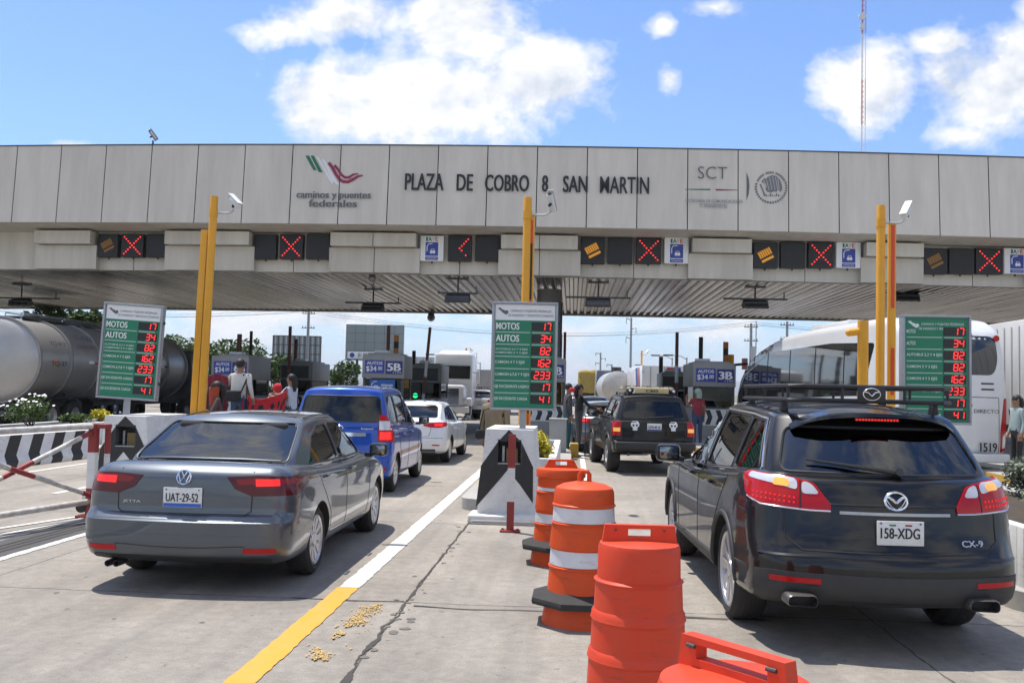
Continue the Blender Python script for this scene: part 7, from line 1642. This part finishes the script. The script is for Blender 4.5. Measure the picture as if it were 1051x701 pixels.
# vendors on the left island
v1 = person('vendor seen from behind in a white shirt with a black shoulder bag, left island', (-6.75, 19.4, .40), R(-8), whitec, jean, dict(eL=(-.34, .08, 1.16), wL=(-.42, .28, 1.26), hL=(-.43, .33, 1.30), eR=(.27, -.05, 1.13), wR=(.24, .10, .95), hR=(.23, .14, .89)), scale=1.03)
b = MB(); b.box((-.02, -.20, 1.0), (.30, .12, .22), blk, bev=.04); b.tube([(.12, -.16, 1.08), (.20, -.02, 1.42), (.06, .12, 1.40), (-.2, .10, 1.1), (-.18, -.12, 1.04)], .014, blk, 6); o = b.build('shoulder_bag'); o.location = v1.location; o.rotation_euler = v1.rotation_euler; o.scale = v1.scale; tag(o, 'black shoulder bag worn low by the vendor in the white shirt', 'bag')
# the folded red shawls over the vendor's arm
def drape(name, label, pts_fn, nu, nv, m, cat, th=.012, group=None, stripe=None):
    b = MB(); P_ = [[V(pts_fn(i/nu, j/nv)) for j in range(nv+1)] for i in range(nu+1)]; vs = [q for r in P_ for q in r]; N = len(vs); vs2 = []
    for i in range(nu+1):
        for j in range(nv+1):
            du = P_[min(i+1, nu)][j]-P_[max(i-1, 0)][j]; dv = P_[i][min(j+1, nv)]-P_[i][max(j-1, 0)]; vs2.append(P_[i][j]+du.cross(dv).normalized()*th)
    bv = b.raw(vs+vs2, [], m); mi = [b.mi(m)]+([b.mi(stripe)] if stripe else [])
    id_ = lambda i, j, k=0: bv[k*N+i*(nv+1)+j]
    for i in range(nu):
        for j in range(nv):
            u, w = (i+.5)/nu, (j+.5)/nv; s = stripe and (math.sin(u*34+w*3.5+1.5*math.sin(u*9)) > .35) and .18 < w
            for k in (0, 1):
                q = [id_(i, j, k), id_(i+1, j, k), id_(i+1, j+1, k), id_(i, j+1, k)]; f = b.bm.faces.new(q if k else q[::-1]); f.material_index = mi[1] if s else mi[0]
    for i in range(nu):
        for j in (0, nv): b.bm.faces.new([id_(i, j), id_(i+1, j), id_(i+1, j, 1), id_(i, j, 1)])
    for j in range(nv):
        for i in (0, nu): b.bm.faces.new([id_(i, j), id_(i, j+1), id_(i, j+1, 1), id_(i, j, 1)])
    bmesh.ops.recalc_face_normals(b.bm, faces=b.bm.faces); return tag(b.build(name, None, 60), label, cat, group)
p0, p1 = pix(251, 405, 20.6), pix(295, 400, 21.6)
def blank(u, w):
    p = p0.lerp(p1, u); sag = -.20*math.sin(math.pi*u)*(1-.5*u); return (p.x+.05*math.sin(w*5+u*9), p.y+.14*math.sin(u*13+w*2)*w+.05*math.sin(w*9), p.z+sag*(1-.4*w)-w*(.75+.18*u)-.0)
drape('blanket', 'red blanket with black stripes held open between the two vendors', blank, 56, 18, redc, 'blanket', stripe=blk)
b0 = pix(222, 387, 19.3)
def shawl(u, w): return (b0.x+(u-.5)*.42+.02*math.sin(w*7), b0.y+.05*math.sin(u*14)*(.3+w)+.06, b0.z+.06*math.sin(math.pi*u)-w*(.95-.2*u))
drape('shawl', 'dark red patterned shawl hanging from the raised arm of the vendor in white', shawl, 24, 16, cloth('shawl', (.22, .02, .035), .5), 'shawl', stripe=greyc)
b1 = pix(250, 384, 19.3)
def shawl2(u, w): return (b1.x+(u-.5)*.16, b1.y+.04*math.sin(u*10)*(.3+w)+.03, b1.z-w*.85)
drape('shawl', 'narrow dark shawl over the right arm of the vendor in white', shawl2, 10, 14, cloth('dark shawl', (.05, .02, .04), .5), 'shawl', stripe=redc)
person('vendor in a pale blue shirt and jeans holding the striped blanket', (-6.38, 21.8, ISL), R(75), pale, jean, dict(eR=(.20, .20, 1.22), wR=(.10, .42, 1.26), hR=(.08, .50, 1.27), eL=(-.20, .20, 1.2), wL=(-.10, .42, 1.22), hL=(-.06, .50, 1.23)), 'short', 'tail', scale=1.02)
w2 = person('dark haired woman, face half wrapped in an orange red scarf, by the yellow posts', (-6.28, 16.9, .02), R(120), brownc, greyc, dict(eL=(-.22, .12, 1.15), wL=(-.08, .24, 1.22), hL=(-.03, .28, 1.27)), 'long', 'long', scale=.98)
def scarf(u, w): a = math.pi*(-.15+1.3*u); r = .115-.02*w; return (math.cos(a)*r, math.sin(a)*r+.03, 1.615-w*.30+.02*math.sin(u*9))
o = drape('scarf', 'orange red scarf wrapped over the face of the dark haired woman', scarf, 16, 8, cloth('orange scarf', (.42, .07, .03)), 'scarf'); o.location = w2.location; o.rotation_euler = w2.rotation_euler; o.scale = w2.scale
pp = pix(285, 398, 22.6)
person('small person in a red hood behind the striped blanket', (pp.x, 22.6, ISL), R(170), redc, jean, dict(), hair='none', scale=.88)
b = MB(); b.sphere((pp.x, 22.58, ISL+1.63*.88), .115, redc, 12, 8, (1, 1, 1.05)); tag(b.build('hood'), 'red hood showing above the striped blanket', 'hood')
# middle island
person('man in khaki jacket and jeans standing behind the middle price board', (-1.22, 15.5, 0), R(-20), khaki, jean, dict(), hair='short', scale=1.02)
b = MB(); b.box((-1.45, 15.36, .98), (.15, .13, .15), blk, bev=.04); b.tube([(-1.46, 15.34, 1.04), (-1.40, 15.34, 1.36), (-1.2, 15.4, 1.42)], .012, blk, 5); tag(b.build('waist_bag'), 'small dark bag at the hip of the man in khaki', 'bag')
a1 = person('vendor in grey jacket and teal trousers by the yellow kerb block', (-.12, 25.2, ISL), R(-75), greyc, teal, dict(), scale=1.0)
person('vendor in black with a red mask reaching towards the dark car', (.17, 25.9, ISL), R(-80), blk, greyc, dict(eR=(.20, .22, 1.16), wR=(.18, .46, 1.08), hR=(.18, .54, 1.05), top=(0, .03, 1.69)), 'long', 'long', scale=1.0)
b = MB(); b.sphere((-.02, 24.98, 1.72), .10, redc, 10, 7, (.8, .5, .6)); tag(b.build('face_mask'), 'red cloth mask on the vendor in grey', 'mask')
b = MB(); b.cyl((.35, 25.7, .0), (.35, 25.7, 1.05), .014, dsteel, n=6); b.box((.35, 25.7, .012), (.4, .3, .024), dsteel); tag(b.build('stand'), 'thin dark stand on the road edge beside the two vendors', 'stand')
# right lane and right edge
m3 = person('person in maroon shirt and jeans with a pale green cap, at booth 3B', (3.95, 31.2, .02), R(20), maroon, jean, dict(eL=(-.28, .1, 1.2), wL=(-.25, .25, 1.42), hL=(-.24, .28, 1.5)), 'short', 'none', scale=1.06)
b = MB(); b.sphere((0, -.01, 1.65), .112, green_c, 14, 9, (.96, 1.05, .9)); b.box((0, .12, 1.655), (.15, .12, .012), green_c, bev=.004); b.box((0, -.09, 1.54), (.17, .03, .2), green_c, bev=.012); o = b.build('cap'); o.location = m3.location; o.rotation_euler = m3.rotation_euler; o.scale = m3.scale; tag(o, 'pale green cap with neck flap on the person in maroon', 'cap')
person('woman in a pale green patterned jacket standing before the white trailer', (9.48, 21.5, .16), R(100), mat('patterned jacket', (.16, .36, .30), .8, var=.9, scale=14, dirt=(.40, .30, .38)), blk, dict(), 'long', 'tail', scale=.97)

SC.cycles.max_bounces = 6; SC.cycles.diffuse_bounces = 2; SC.cycles.glossy_bounces = 3; SC.cycles.transparent_max_bounces = 10
SC.cycles.use_adaptive_sampling = True; SC.cycles.adaptive_threshold = .02; SC.cycles.use_denoising = True
